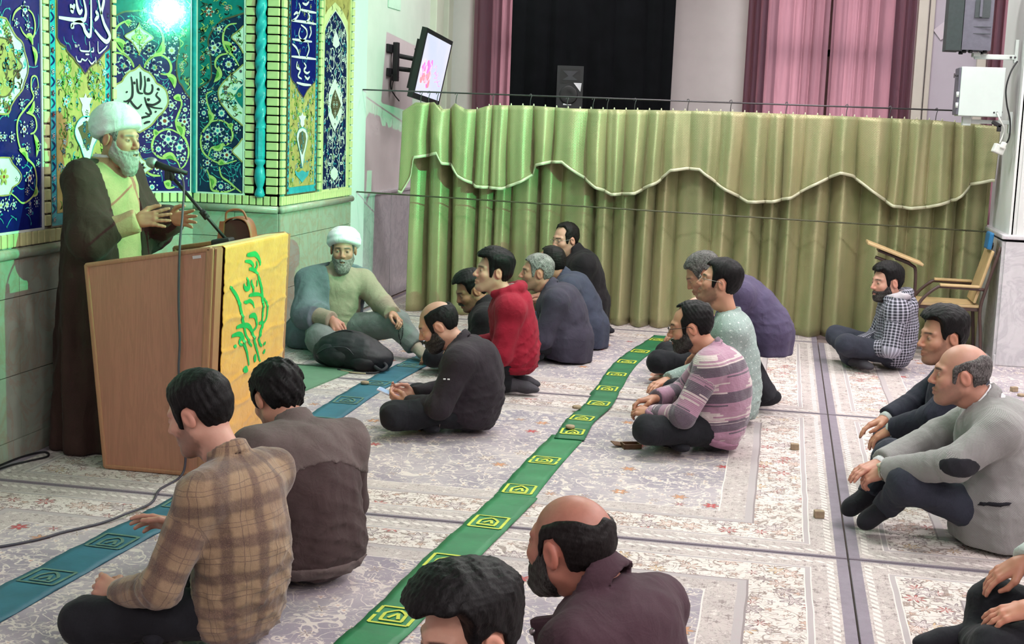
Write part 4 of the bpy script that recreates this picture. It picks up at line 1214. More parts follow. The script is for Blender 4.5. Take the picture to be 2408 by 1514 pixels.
# ------------------------------------------------------------------ rugs
def rug_material(hu, hv):
    m, b = new_mat('persian_rug')
    p = X.coord()
    x, y, z = p.sep()
    wx = X.noise(p, 3.0, 1) * .012
    dU = hu - x.abs()
    dV = hv - y.abs()
    d = dU.min(dV) + wx - .006
    flat = X.vec(x, y, 0.0)

    def rosettes(scale, petals, r0, seed):
        v = X.vm('ADD', flat, (seed, seed * .7, 0))
        vo = X.voro(v, scale, rnd=.75)
        rel = X.vm('SUBTRACT', X.vm('MULTIPLY', v, (scale, scale, scale)), X.vm('MULTIPLY', X(vo.outputs['Position']), (scale, scale, scale)))
        rx, ry, rz = rel.sep()
        an = X.m('ARCTAN2', ry, rx)
        rr = X(vo.outputs['Distance'])
        lim = (an * petals).cos() * (r0 * .28) + r0 * .78
        cr, cg, cb = X(vo.outputs['Color']).sep()
        return rr, lim, cr, cg, cb

    def vines(scale, w, seed):
        n = X.noise(X.vm('ADD', flat, (seed, -seed, 0)), scale, 1.5, .5, dist=1.2)
        return (n - .5).abs().lt(w)

    c_field = lin(136, 127, 140)
    c_field2 = lin(168, 158, 164)
    c_cream = lin(216, 204, 196)
    c_white = lin(214, 204, 200)
    c_guard = lin(178, 166, 164)
    c_dark = lin(74, 62, 62)
    c_plum = lin(112, 102, 114)
    # field
    f = X.mix(X.noise(p, 2.2, 3).sstep(.35, .65), c_field, c_field2)
    f = X.mix(vines(9, .022, 3.0) * .75, f, c_cream)
    f = X.mix(vines(15, .020, 9.0) * .55, f, lin(196, 184, 178))
    rr, lim, cr, cg, cb = rosettes(17, 5, .36, 1.3)
    f = X.mix(rr.lt(lim) * cr.gt(.25) * .85, f, c_cream)
    f = X.mix(rr.lt(lim * .45) * cr.gt(.25) * .8, f, X.mix(cg.gt(.5), lin(150, 120, 104), lin(176, 128, 104)))
    rr, lim, cr, cg, cb = rosettes(6.5, 6, .34, 4.1)
    f = X.mix(rr.lt(lim) * cr.gt(.35), f, lin(206, 192, 184))
    f = X.mix((rr - lim * .8).abs().lt(.035) * cr.gt(.35) * .8, f, lin(104, 84, 80))
    f = X.mix(rr.lt(lim * .70) * cr.gt(.50), f, X.mix(cg.gt(.5), lin(170, 52, 58), lin(186, 130, 92)))
    f = X.mix(rr.lt(lim * .25) * cr.gt(.35), f, c_white)
    # main border
    g = X.mix(X.noise(p, 5, 2).sstep(.3, .7) * .5, c_white, lin(210, 196, 190))
    g = X.mix(vines(13, .016, 5.0) * .8, g, lin(120, 104, 98))
    g = X.mix(vines(24, .020, 7.0) * .5, g, lin(150, 132, 124))
    g = X.mix(vines(6.5, .014, 12.0) * .7, g, lin(116, 96, 88))
    rr, lim, cr, cg, cb = rosettes(19, 5, .42, 8.2)
    g = X.mix(rr.lt(lim) * cr.gt(.3) * .8, g, X.mix(cg.gt(.5), lin(176, 158, 156), lin(182, 146, 128)))
    g = X.mix((rr - lim * .8).abs().lt(.05) * cr.gt(.3) * .6, g, c_dark)
    rr, lim, cr, cg, cb = rosettes(8.5, 7, .46, 2.2)
    tint = X.mix(cb.gt(.5), X.mix(cg.gt(.5), lin(176, 142, 128), lin(150, 132, 136)), X.mix(cg.gt(.66), lin(168, 68, 66), X.mix(cg.gt(.33), lin(140, 160, 176), lin(190, 156, 112))))
    g = X.mix(rr.lt(lim) * .9, g, tint)
    g = X.mix((rr - lim * .95).abs().lt(.025) * .8, g, c_dark)
    g = X.mix((rr - lim * .62).abs().lt(.035) * .7, g, c_white)
    g = X.mix(rr.lt(lim * .34), g, c_white)
    # guards
    h = X.mix(X.noise(p, 6, 2).sstep(.3, .7) * .6, c_guard, lin(196, 184, 180))
    rr, lim, cr, cg, cb = rosettes(26, 4, .36, 6.0)
    h = X.mix(rr.lt(lim) * .75, h, X.mix(cr.gt(.5), c_white, lin(120, 106, 104)))
    h = X.mix(vines(34, .03, 2.0) * .45, h, lin(110, 98, 98))
    # assemble from the middle outwards
    c = f
    c = X.mix(d.lt(.55), c, h)
    c = X.mix(d.band(.546, .552), c, c_white)
    c = X.mix(d.band(.395, .430), c, lin(168, 158, 160))
    c = X.mix(d.lt(.395), c, g)
    c = X.mix(d.band(.388, .396), c, lin(132, 120, 122))
    c = X.mix(d.lt(.165), c, h)
    c = X.mix(d.band(.150, .172), c, lin(168, 158, 160))
    c = X.mix(d.band(.146, .151) + d.band(.171, .176), c, c_white)
    comb = ((x + y) * 130.0).sin().gt(-.2)
    c = X.mix(d.band(.058, .085) * comb, c, c_white)
    c = X.mix(dU.lt(.045), c, X.mix(X.noise(p, 30, 2), c_plum, lin(134, 124, 138)))
    c = X.mix(dV.lt(.018), c, c_plum)
    fine = X.noise(p, 420, 2)
    c = X.mix(fine.sstep(.3, .75) * .30, c, X.mix(.5, c, (.62, .56, .56)))
    X.put(b.inputs['Base Color'], c)
    b.inputs['Roughness'].default_value = .95
    b.inputs['Specular IOR Level'].default_value = .15
    b.inputs['Sheen Weight'].default_value = .12
    set_bump(b, fine * .6 + X.noise(p, 60, 2) * .4, .35, .004)
    return m


RUGM = rug_material(1.965, 1.466)
_rm = MB().box((0, 0, .006), (3.93, 2.932, .012), bev=.004).mesh('rug')
_rm.materials.append(RUGM)
RUGS = [(-1.612, 4.19, 'grey floral rug under the plaid shirt, nearest the camera on the lectern side'), (-1.612, 7.132, 'grey floral rug under the lectern and the man with the phone'),
        (-1.612, 10.077, 'grey floral rug between the cleric by the wall and the green curtain'), (2.325, 4.19, 'grey floral rug at the lower corner under the cut-off pale-sleeved man'),
        (2.325, 7.132, 'grey floral rug under the grey blazer and navy suit'), (2.325, 10.077, 'grey floral rug under the tablet chair and checked shirt'), (-1.612, 13.02, 'grey floral rug beyond the green curtain')]
for (x, y, lb) in RUGS:
    o = bpy.data.objects.new('rug', _rm)
    COL.objects.link(o)
    o.location = (x, y, 0)
    if (x > 0) != (y > 6):
        o.rotation_euler = (0, 0, PI)
    tag(o, lb, 'rug', 'rugs covering the hall floor')
RZ = .012

# ------------------------------------------------------------------ printed prayer-row strips
def strip(name, line, w, mat, label, z0, emb, seed, em_mat, cat='cloth strip'):
    rnd = random.Random(seed)
    P = spline(line, 14)
    n = len(P)
    me_v, me_f = [], []
    base = Vector((P[0][0], P[0][1], 0))
    K = 6
    lat = []
    zz = []
    for i, p in enumerate(P):
        t = P[min(i + 1, n - 1)] - P[max(i - 1, 0)]
        t = t / np.linalg.norm(t)
        nn = np.array([t[1], -t[0]])
        lat.append((t, nn))
        zc = z0 + .0025 * (1 + math.sin(i * .9 + seed)) + .0015 * (1 + math.sin(i * 2.3))
        zz.append(zc)
        for k in range(K + 1):
            q = p + nn * w * (k / K - .5)
            me_v.append((q[0] - base.x, q[1] - base.y, zc))
    top = len(me_v)
    for (x, y, z) in list(me_v):
        me_v.append((x, y, z0 - .002))
    for i in range(n - 1):
        for k in range(K):
            a = i * (K + 1) + k
            me_f.append((a, a + 1, a + K + 2, a + K + 1))
            me_f.append((top + a, top + a + K + 1, top + a + K + 2, top + a + 1))
        for k in (0, K):
            a = i * (K + 1) + k
            me_f.append((a, a + K + 1, top + a + K + 1, top + a))
    for i in (0, n - 1):
        for k in range(K):
            a = i * (K + 1) + k
            me_f.append((a, a + 1, top + a + 1, top + a))
    e = empty(name, base, 0, label, cat)
    MB().add(me_v, me_f, True).build('cloth', mat, e)
    tot = np.cumsum([0] + [np.linalg.norm(P[i + 1] - P[i]) for i in range(n - 1)])
    ys = [p[1] for p in P]
    for yc in emb:
        i = int(np.argmin([abs(y - yc) for y in ys]))
        t, nn = lat[i]
        c = P[i]
        m = MB()

        def pt(a, b, dz=.0035):
            q = c + nn * a + t * b
            j = int(np.argmin([abs(y - q[1]) for y in ys]))
            zq = np.interp(q[1], ys, zz) if ys[-1] > ys[0] else zz[j]
            return (q[0] - base.x, q[1] - base.y, zq + dz)
        a, b = w * .36, w * .40
        segs = [((-a, -b), (a, -b)), ((a, -b), (a, b)), ((a, b), (-a, b)), ((-a, b), (-a, -b))]
        arch = [(-a * .55, -b * .6), (-a * .55, b * .1), (-a * .3, b * .45), (0, b * .68), (a * .3, b * .45), (a * .55, b * .1), (a * .55, -b * .6)]
        segs += list(zip(arch[:-1], arch[1:]))
        segs += [((-a * .25, -b * .35), (a * .1, b * .2)), ((a * .1, b * .2), (a * .3, -b * .4)), ((-a * .6, -b * .62), (a * .6, -b * .62))]
        for (p0, p1) in segs:
            v = np.array(p1) - np.array(p0)
            v = v / (np.linalg.norm(v) + 1e-9)
            s = np.array([-v[1], v[0]]) * .0065
            m.add([pt(p0[0] - s[0], p0[1] - s[1]), pt(p0[0] + s[0], p0[1] + s[1]), pt(p1[0] + s[0], p1[1] + s[1]), pt(p1[0] - s[0], p1[1] - s[1])], [(0, 1, 2, 3)])
        m.build('printed_emblem', em_mat, e)
    return e


M_GREENS = mk('green_satin', (28, 112, 66), .55, .14, 6, .15, 60)
M_GREENS2 = mk('deep_green_satin', (24, 100, 62), .55, .14, 6, .15, 60)
M_EMB = mk('yellow_print', (186, 196, 62), .6, .12, 30)
M_BLUES = mk('blue_satin', (42, 100, 118), .6, .16, 4, .15, 60)
M_EMB2 = mk('faded_print', (84, 118, 104), .7, .2, 30)
strip('prayer_strip', [(-1.30, 3.4), (-1.27, 4.0), (-1.225, 4.46), (-1.195, 5.09), (-1.150, 5.665), (-1.115, 6.12)], .195, M_GREENS, 'green printed prayer strip, nearest length, running past the black-haired head', RZ + .008, [3.9, 4.46, 5.09, 5.665], 1, M_EMB)
strip('prayer_strip', [(-1.125, 6.02), (-1.125, 6.3), (-1.108, 6.838), (-1.078, 7.42)], .185, M_GREENS, 'green printed prayer strip, second length, in front of the phone man', RZ + .003, [6.247, 6.838], 2, M_EMB)
strip('prayer_strip', [(-1.060, 7.34), (-1.068, 7.60), (-1.068, 7.85), (-1.030, 8.30), (-1.035, 8.74)], .165, M_GREENS2, 'crumpled short length of green prayer strip with two prayer stones', RZ + .010, [7.50, 7.87, 8.35], 3, M_EMB)
strip('prayer_strip', [(-1.050, 8.66), (-1.040, 9.0), (-1.047, 9.403), (-1.036, 9.937), (-.990, 10.442), (-.905, 11.1), (-.885, 11.32)], .165, M_GREENS2, 'green printed prayer strip, farthest length, ending at the curtain', RZ + .003, [8.86, 9.403, 9.937, 10.442, 11.058], 4, M_EMB)
strip('prayer_strip', [(-2.62, 3.2), (-2.57, 4.2), (-2.53, 4.95), (-2.49, 5.55), (-2.50, 6.6), (-2.49, 7.5), (-2.50, 8.2), (-2.47, 9.0), (-2.43, 9.6), (-2.42, 10.0)], .20, M_BLUES, 'faded blue prayer strip running past the foot of the lectern', RZ + .003, [4.0, 4.48, 4.97, 5.54, 6.6, 7.3, 7.9, 8.5, 9.2], 5, M_EMB2)

# flat green mat beside the lectern
gm = empty('floor_mat', (-3.05, 8.42, RZ), 0, 'plain pale green floor mat by the niche, edge of the lectern over it', 'mat')
MB().prism([(-.42, -.52), (.19, -.50), (.29, .51), (-.44, .46)], lambda u, v, h: (u, v, h), .0, .010).build('cloth', mk('pale_green_felt', (96, 132, 106), .95, .06, 8, .15, 200), gm)
MB().tube([(.28, .50, .011), (-.44, .455, .011)], .006, 6).build('hem', mk('dark_hem', (54, 70, 60), .9), gm)

# prayer stones and a small dish
M_CLAY = mk('clay', (158, 138, 114), .9, .15, 40, .2, 150)
M_WOODB = mk('brown_wood', (104, 72, 50), .6, .2, 20)


def stone(x, y, kind, label, rz=.3, z=RZ):
    e = MB()
    if kind == 'round':
        e.lathe([(.022, 0), (.027, .003), (.027, .014), (.023, .018), (.010, .019)], n=12)
    elif kind == 'oct':
        e.lathe([(.026, 0), (.028, .003), (.028, .013), (.024, .017)], n=8)
    else:
        e.box((0, 0, .017), (.044, .036, .034), bev=.004)
    o = e.build('prayer_stone', M_CLAY)
    o.location = (x, y, z)
    o.rotation_euler = (0, 0, rz)
    tag(o, label, 'prayer stone', 'prayer stones on the floor')


stone(-2.551, 8.415, 'round', 'round clay prayer stone on the faded blue strip', z=RZ + .011)
stone(-1.09, 7.567, 'round', 'round clay prayer stone lying on the crumpled green strip', z=RZ + .020)
stone(-1.135, 8.12, 'oct', 'small clay prayer stone at the side of the crumpled green strip', z=RZ + .020)
stone(.15, 7.569, 'block', 'light clay block behind the back of the striped sweater', .1)
stone(.251, 6.243, 'block', 'light clay block on the rug border near the blazer man\'s shoe', .2)
stone(1.64, 9.87, 'block', 'clay block at the picture edge, farther of the pair by the pillar', .5)
stone(1.665, 9.71, 'oct', 'flat clay stone at the picture edge, nearer of the pair by the pillar', .5)
d_ = empty('prayer_box', (-.717, 7.30, RZ), .4, 'open brown wooden box on the rug by the striped-sweater man\'s knee', 'box')
m = MB()
for (cx, cy, sx, sy) in ((0, .034, .10, .008), (0, -.034, .10, .008), (.046, 0, .008, .068), (-.046, 0, .008, .068)):
    m.box((cx, cy, .014), (sx, sy, .026), bev=.002)
m.box((0, 0, .003), (.096, .068, .006))
m.build('tray', M_WOODB, d_)
MB().box((-.065, .03, .016), (.07, .05, .006), Euler((.25, .2, .3)).to_matrix(), bev=.002).build('lid', M_WOODB, d_)
o = MB().lathe([(.030, 0), (.045, .01), (.035, .05), (.012, .075)], n=9).build('door_wedge', mk('grey_rubber', (84, 78, 74), .9))
o.location = (1.585, 10.87, RZ)
tag(o, 'small grey wedge lying at the foot of the marble pillar', 'wedge')

# ------------------------------------------------------------------ green curtain with scalloped valance
def curtain_mat():
    m, b = new_mat('green_gold_curtain')
    p = X.coord()
    x, y, z = p.sep()
    tri = ((x * 46.0).frac() - .5).abs()
    wv = ((z * 1.0 + tri * .022) * 470.0).sin()
    n = X.noise(p.scale(1, 1, .25), 6, 3)
    c = X.mix(n.sstep(.3, .7), lin(138, 148, 104), lin(166, 160, 120))
    c = X.mix(wv.sstep(-.6, .8) * .35, c, lin(206, 192, 150))
    X.put(b.inputs['Base Color'], c)
    b.inputs['Roughness'].default_value = .40
    b.inputs['Metallic'].default_value = .30
    b.inputs['Sheen Weight'].default_value = .35
    b.inputs['Sheen Tint'].default_value = (.85, .78, .5, 1)
    set_bump(b, wv * .5, .25, .003)
    return m


M_CURT = curtain_mat()
M_TRIM = mk('cream_satin_trim', (206, 204, 176), .4, .06)


def fold(x, k, ph):
    """pleat profile -1..1 with narrow crests"""
    w = x + .045 * math.sin(x * 5.3 + ph) + .022 * math.sin(x * 13.1 + ph * 2)
    s = abs(math.sin(PI * w / k)) ** .8
    return (2 * s - 1) * (.72 + .28 * math.sin(w * 11 + ph + 2 * math.sin(w * 3.7))) + .10 * math.sin(2 * PI * w / k * 2.03 + 1.1 + ph)


def drape(x0, x1, nx, nz, top, bot, y0, amp, k, ph, thick=.004, pinch=.35, swell=None):
    vs, fs = [], []
    for i in range(nx + 1):
        x = x0 + (x1 - x0) * i / nx
        zt, zb = top(x), bot(x)
        for j in range(nz + 1):
            t = j / nz
            z = zt + (zb - zt) * t
            a = amp * (pinch + (1 - pinch) * min(1, t * 1.6))
            sag = .02 * math.sin(x * 2.3 + ph) * t
            xx = x + .012 * math.sin(x * 9 + ph + t * 2.0) * t
            vs.append((xx, y0(x) - a * fold(x, k, ph) + sag, z))
    for i in range(nx):
        for j in range(nz):
            a = i * (nz + 1) + j
            fs.append((a, a + 1, a + nz + 2, a + nz + 1))
    return vs, fs


def solid(o, t):
    md = o.modifiers.new('thickness', 'SOLIDIFY')
    md.thickness = t
    return o


topx = [(-3.25, 1.76), (-3.19, 1.80), (-3.13, 1.842), (-3.058, 1.842), (-2.964, 1.850), (-2.905, 1.79), (-2.84, 1.80), (-2.783, 1.848), (-2.70, 1.80), (-2.60, 1.803), (-2.477, 1.842), (-2.144, 1.850), (-1.8, 1.838), (-1.418, 1.842), (-.533, 1.859), (.328, 1.855), (1.165, 1.848), (1.66, 1.815)]
valx = [(-3.26, 1.074), (-3.215, 1.06), (-3.14, 1.20), (-3.12, 1.365), (-2.931, 1.41), (-2.891, 1.327), (-2.804, 1.313), (-2.737, 1.224), (-2.564, 1.141), (-2.358, 1.132), (-2.20, 1.20), (-2.103, 1.271), (-2.069, 1.344), (-1.95, 1.375), (-1.832, 1.38), (-1.681, 1.271), (-1.55, 1.18), (-1.419, 1.128), (-1.204, 1.149), (-1.029, 1.247), (-.928, 1.351), (-.81, 1.372), (-.698, 1.368), (-.497, 1.235), (-.279, 1.122), (-.10, 1.13), (.065, 1.173), (.297, 1.307), (.445, 1.39), (.531, 1.369), (.745, 1.223), (.886, 1.143), (1.02, 1.13), (1.154, 1.146), (1.348, 1.217), (1.47, 1.343), (1.63, 1.384), (1.66, 1.38)]
ftop = lambda x: float(np.interp(x, [p[0] for p in topx], [p[1] for p in topx]))
fval = lambda x: float(np.interp(x, [p[0] for p in valx], [p[1] for p in valx]))
CY = 11.84
gc = empty('green_curtain', (0, 0, 0), 0, 'long pleated green-gold curtain with scalloped valance hanging across the hall', 'curtain')
vs, fs = drape(-3.20, 1.648, 640, 26, lambda x: ftop(x) - .02, lambda x: .018, lambda x: CY, .115, .205, .4)
solid(MB().add(vs, fs, True).build('main_drape', M_CURT, gc), .004)
vs, fs = drape(-3.245, 1.652, 640, 16, ftop, fval, lambda x: CY - .190, .078, .190, .4, pinch=.45)
solid(MB().add(vs, fs, True).build('valance', M_CURT, gc), .004)
vs2 = []
for i in range(641):
    a = vs[i * 17 + 16]
    vs2 += [(a[0], a[1] - .006, a[2] + .022), (a[0], a[1] - .006, a[2] - .003)]
solid(MB().add(vs2, [(2 * i, 2 * i + 1, 2 * i + 3, 2 * i + 2) for i in range(640)], True).build('trim_ribbon', M_TRIM, gc), .010)
M_WIRE = mk('steel_wire', (92, 88, 92), .4, .05, metal=.7)
hookm = None
for i, x in enumerate((-3.10, -3.03, -2.955, -2.79, -2.47, -2.145, -1.83, -1.61, -1.49, -1.26, -.82, -.47, -.02, .46, .80, 1.16, 1.42)):
    if hookm is None:
        z0 = 1.845
        hk = [(0, 0, -.005), (0, -.004, .03), (.004, -.006, .06), (.010, -.004, .082), (.004, 0, .098), (-.006, 0, .092), (-.010, 0, .078)]
        hookm = MB().tube(spline(hk, 4), .0035, 6).mesh('hook')
        hookm.materials.append(M_WIRE)
    o = bpy.data.objects.new('hook', hookm)
    COL.objects.link(o)
    o.parent = gc
    o.location = (x, CY - .15, ftop(x) - .002)
nubm = MB().lathe([(.004, 0), (.007, .008), (.005, .018), (.002, .024)], n=6).mesh('header_clip')
nubm.materials.append(M_TRIM)
for i in range(44):
    x = -2.6 + 4.2 * i / 43
    o = bpy.data.objects.new('header_clip', nubm)
    COL.objects.link(o)
    o.parent = gc
    o.location = (x, CY - .150 - .030 * fold(x, .195, .4), ftop(x) - .006)
w1 = MB().tube([(-3.62, CY - .15, 1.935), (-1, CY - .15, 1.932), (1.665, CY - .15, 1.930)], .0065, 8).build('curtain_wire', M_WIRE)
tag(w1, 'taut steel wire the green curtain hangs from', 'wire')
w2 = MB().tube([(-3.62, CY - .27, 1.060), (-1, CY - .27, 1.02), (1.665, CY - .27, .985)], .0065, 8).build('curtain_wire', mk('olive_wire', (84, 84, 62), .5))
tag(w2, 'lower wire stretched across the middle of the green curtain', 'wire')

# ------------------------------------------------------------------ drapes and backdrop on the far wall
def sheer(name, rgb, trgb, mixf):
    m = bpy.data.materials.new(name)
    m.use_nodes = True
    X.nt = m.node_tree
    b = X.nt.nodes['Principled BSDF']
    p = X.coord()
    n = X.noise(p.scale(1, 1, .1), 40, 2)
    c = X.mix(n.sstep(.3, .7), lin(*rgb), tuple(v * 1.25 for v in lin(*rgb)))
    X.put(b.inputs['Base Color'], c)
    b.inputs['Roughness'].default_value = .9
    tl = X.n('ShaderNodeBsdfTranslucent')
    X.put(tl.inputs[0], X.mix(n.sstep(.3, .7), lin(*trgb), tuple(v * .85 for v in lin(*trgb))))
    mx = X.n('ShaderNodeMixShader')
    mx.inputs[0].default_value = mixf
    X.nt.links.new(b.outputs[0], mx.inputs[1])
    X.nt.links.new(tl.outputs[0], mx.inputs[2])
    X.nt.links.new(mx.outputs[0], X.nt.nodes['Material Output'].inputs[0])
    return m


M_SHEER = sheer('mauve_sheer', (96, 80, 96), (206, 142, 148), .5)
for (x0, x1, lb) in ((-3.36, -2.05, 'rose window drape showing beside the black backdrop'), (-.47, 1.20, 'mauve pleated drape over the middle far window'), (1.93, 3.45, 'mauve drape behind the loudspeaker and white cabinet')):
    e = empty('window_drape', ((x0 + x1) / 2, 14.82, 0), 0, lb, 'drape')
    xm = (x1 - x0) / 2
    for (a, b) in ((-xm, -.01), (.01, xm)):
        vs, fs = drape(a, b, 160, 4, lambda x: 3.62, lambda x: .15, lambda x: 0.0, .040, .095, a * 3 + 1, pinch=.9)
        MB().add(vs, fs, True).build('drape_panel', M_SHEER, e)
    MB().tube([(-xm - .1, 0, 3.64), (xm + .1, 0, 3.64)], .014, 8).build('rail', M_WIRE, e)
bd = empty('black_backdrop', (-2.0, 14.25, 0), 0, 'tall black cloth backdrop hanging behind the green curtain', 'backdrop')
vs, fs = drape(-.84, .83, 220, 8, lambda x: 3.9, lambda x: .1, lambda x: 0.0, .03, .24, 2.0, pinch=.8)
solid(MB().add(vs, fs, True).build('cloth', mk('black_cloth', (13, 14, 17), .95, .2, 5, spec=.1), bd), .004)
MB().tube([(-1.0, 0, 3.92), (1.0, 0, 3.92)], .018, 8).build('rail', M_WIRE, bd)

# black loudspeaker on a stand behind the curtain
ls = empty('loudspeaker', (-2.14, 13.8, 0), .12, 'black stage loudspeaker with white corner badge before the black backdrop', 'loudspeaker')
M_BLKP = mk('black_plastic', (34, 34, 38), .55, .1, 30, .1, 200)
M_BLKP2 = mk('dark_plastic', (22, 22, 25), .5, .1)
m = MB()
m.prism([(-.13, -.02), (.13, -.02), (.105, .26), (-.105, .26)], lambda u, v, h: (u, v, h), 1.84, 2.27)
m.build('cabinet', M_BLKP, ls)
MB().prism([(-.10, 2.10), (.10, 2.10), (.10, 2.24), (-.10, 2.24)], lambda u, v, h: (u, -.02 - h, v), -.01, .004).build('horn_surround', M_BLKP2, ls)
MB().prism([(-.075, 2.13), (.075, 2.13), (.02, 2.17), (.075, 2.22), (-.075, 2.22), (-.02, 2.17)], lambda u, v, h: (u, -.024 - h, v), 0, .004).build('horn', mk('horn_plastic', (52, 52, 58), .5), ls)
MB().lathe([(.088, 0), (.092, .006), (.080, .010), (.03, .002)], n=28, M=Matrix.Rotation(PI / 2, 3, 'X'), c=(-.01, -.022, 1.985)).build('woofer', M_BLKP2, ls)
MB().prism([(.035, 2.105), (.115, 2.105), (.105, 2.02)], lambda u, v, h: (u, -.024 - h, v), 0, .003).build('badge', mk('white_badge', (214, 214, 220), .5), ls)
MB().prism([(-.06, 1.885), (.02, 1.885), (.02, 1.90), (-.06, 1.90)], lambda u, v, h: (u, -.023 - h, v), 0, .003).build('nameplate', bpy.data.materials['white_badge'], ls)
m = MB().tube([(0, .12, 0.7), (0, .12, 1.85)], .018, 10)
for k in range(3):
    a = k * 2.094 + .3
    m.tube([(0, .12, .75), (.42 * math.cos(a), .12 + .42 * math.sin(a), .028)], .012, 8)
m.build('stand', M_BLKP2, ls)

# ------------------------------------------------------------------ screen on its wall arm
tv = empty('television', (-3.20, 12.23, 2.463), 0, 'flat television showing pink flowers, tilted on a black wall arm', 'television')
TL, TRc, BL, BR = [Vector(v) - Vector((-3.20, 12.23, 2.463)) for v in ((-3.20, 12.23, 2.463), (-3.197, 13.10, 2.404), (-3.307, 12.23, 1.934), (-3.313, 13.10, 1.880))]
uu, vv = (TRc - TL), (BL - TL)
nn = vv.cross(uu).normalized()
if nn.x < 0:
    nn = -nn
tvp = lambda a, b, h=0.0: TL + uu * a + vv * b + nn * h
m = MB()
m.prism([(-.055, -.075), (1.055, -.075), (1.055, 1.09), (-.055, 1.09)], tvp, -.045, .004)
m.build('bezel', M_BLKP2, tv)
MB().prism([(.08, .12), (.92, .12), (.92, .95), (.08, .95)], tvp, -.10, -.045).build('back_housing', M_BLKP2, tv)
M_SCR, _b = new_mat('lit_screen')
p_ = X.coord()
c_ = X.mix(X.noise(p_, 2, 2).sstep(.3, .7), lin(206, 214, 240), lin(222, 222, 244))
X.put(_b.inputs['Base Color'], (.05, .05, .05))
X.put(_b.inputs['Emission Color'], c_)
_b.inputs['Emission Strength'].default_value = 1.0
_b.inputs['Roughness'].default_value = .25
MB().prism([(0, 0), (1, 0), (1, 1), (0, 1)], tvp, .003, .006).build('screen', M_SCR, tv)
petal_m = [mk('screen_petal_a', (226, 130, 150), .4, .25, 30, emit=.8), mk('screen_petal_b', (222, 110, 190), .4, .25, 30, emit=.8), mk('screen_petal_c', (238, 176, 206), .4, .2, 30, emit=.8), mk('screen_script', (206, 150, 214), .4, .1, emit=.8)]
rnd = random.Random(5)
pm = [MB(), MB(), MB(), MB()]
for k in range(34):
    i = k % 3
    ca, cb = .06 + .36 * rnd.random(), .46 + .34 * rnd.random()
    an = rnd.uniform(-.6, .6)
    L_, w_ = rnd.uniform(.10, .20), rnd.uniform(.03, .055)
    pts_ = []
    for j in range(10):
        t_ = 2 * PI * j / 10
        du_, dv_ = w_ * math.cos(t_), L_ * .5 * math.sin(t_)
        pts_.append((ca + du_ * math.cos(an) - dv_ * math.sin(an), cb + du_ * math.sin(an) + dv_ * math.cos(an)))
    pm[i].add([tvp(a, b, .007 + .0004 * k / 8) for a, b in pts_], [tuple(range(10))])
for s in ([(.52, .50), (.58, .44), (.62, .52), (.56, .58)], [(.55, .60), (.62, .55), (.68, .62), (.74, .58)], [(.60, .66), (.70, .64), (.76, .70), (.84, .66)], [(.64, .72), (.74, .70), (.84, .76), (.90, .74)], [(.58, .56), (.66, .60), (.72, .54)]):
    P_ = spline(s, 6)
    for a, b in zip(P_[:-1], P_[1:]):
        d2 = b - a
        n2 = np.array([-d2[1], d2[0]]) / (np.linalg.norm(d2) + 1e-9) * .008
        pm[3].add([tvp(*(a - n2), .008), tvp(*(a + n2), .008), tvp(*(b + n2), .008), tvp(*(b - n2), .008)], [(0, 1, 2, 3)])
for i, nme in enumerate(('screen_petals', 'screen_petals', 'screen_petals', 'screen_lettering')):
    pm[i].build(nme, petal_m[i], tv)
ctr = tvp(.45, .5, -.10)
wx = -3.69 + 3.20
wall = lambda y, z: Vector((wx, y - 12.23, z - 2.463))
m = MB()
m.box(wall(12.72, 2.34) + Vector((.012, 0, 0)), (.024, .22, .075), bev=.006)
m.build('wall_plate', M_BLKP, tv)
MB().box(wall(12.74, 2.12) + Vector((.012, 0, 0)), (.024, .22, .075), bev=.006).build('wall_plate', M_BLKP, tv)
m = MB().box(wall(12.78, 2.22) + Vector((.05, 0, 0)), (.05, .07, .36), bev=.008)
m.build('plate_upright', M_BLKP, tv)
m = MB()
m.tube([wall(12.80, 2.28) + Vector((.05, 0, 0)), wall(12.98, 2.26) + Vector((.17, 0, 0)), ctr + Vector((-.02, .03, .05))], .022, 8)
m.tube([wall(12.80, 2.16) + Vector((.05, 0, 0)), wall(12.98, 2.15) + Vector((.17, 0, 0)), ctr + Vector((-.02, .03, -.06))], .022, 8)
m.build('swing_arm', M_BLKP, tv)
MB().box(ctr, (.03, .22, .30), Matrix.Rotation(-.2, 3, 'Y'), bev=.006).build('mount_plate', M_BLKP, tv)
MB().tube(spline([wall(12.72, 2.10) + Vector((.03, 0, 0)), wall(12.72, 2.0) + Vector((.02, 0, 0)), wall(12.78, 1.93) + Vector((.03, 0, 0)), wall(12.92, 1.86) + Vector((.05, 0, 0))], 6), .006, 6).tube(spline([wall(12.86, 2.08) + Vector((.06, 0, 0)), wall(12.78, 2.04) + Vector((.03, 0, 0)), wall(12.76, 1.94) + Vector((.02, 0, 0))], 6), .004, 6).build('cable', M_BLKP2, tv)
nt = MB().box((-3.685, 12.84, 2.79), (.006, .42, .16)).build('paper_notice', mk('paper', (204, 214, 206), .8, .05))
tag(nt, 'paper sheet on the white wall above the television', 'notice')
dm_ = MB().box((1.47, 14.865, 2.765), (.13, .012, .13), Matrix.Rotation(PI / 4 + .1, 3, 'Y'), bev=.003).build('wall_plate', mk('plate_white', (206, 196, 206), .6, .03))
tag(dm_, 'small white diamond-shaped plate on the lavender wall beside the loudspeaker', 'wall plate')

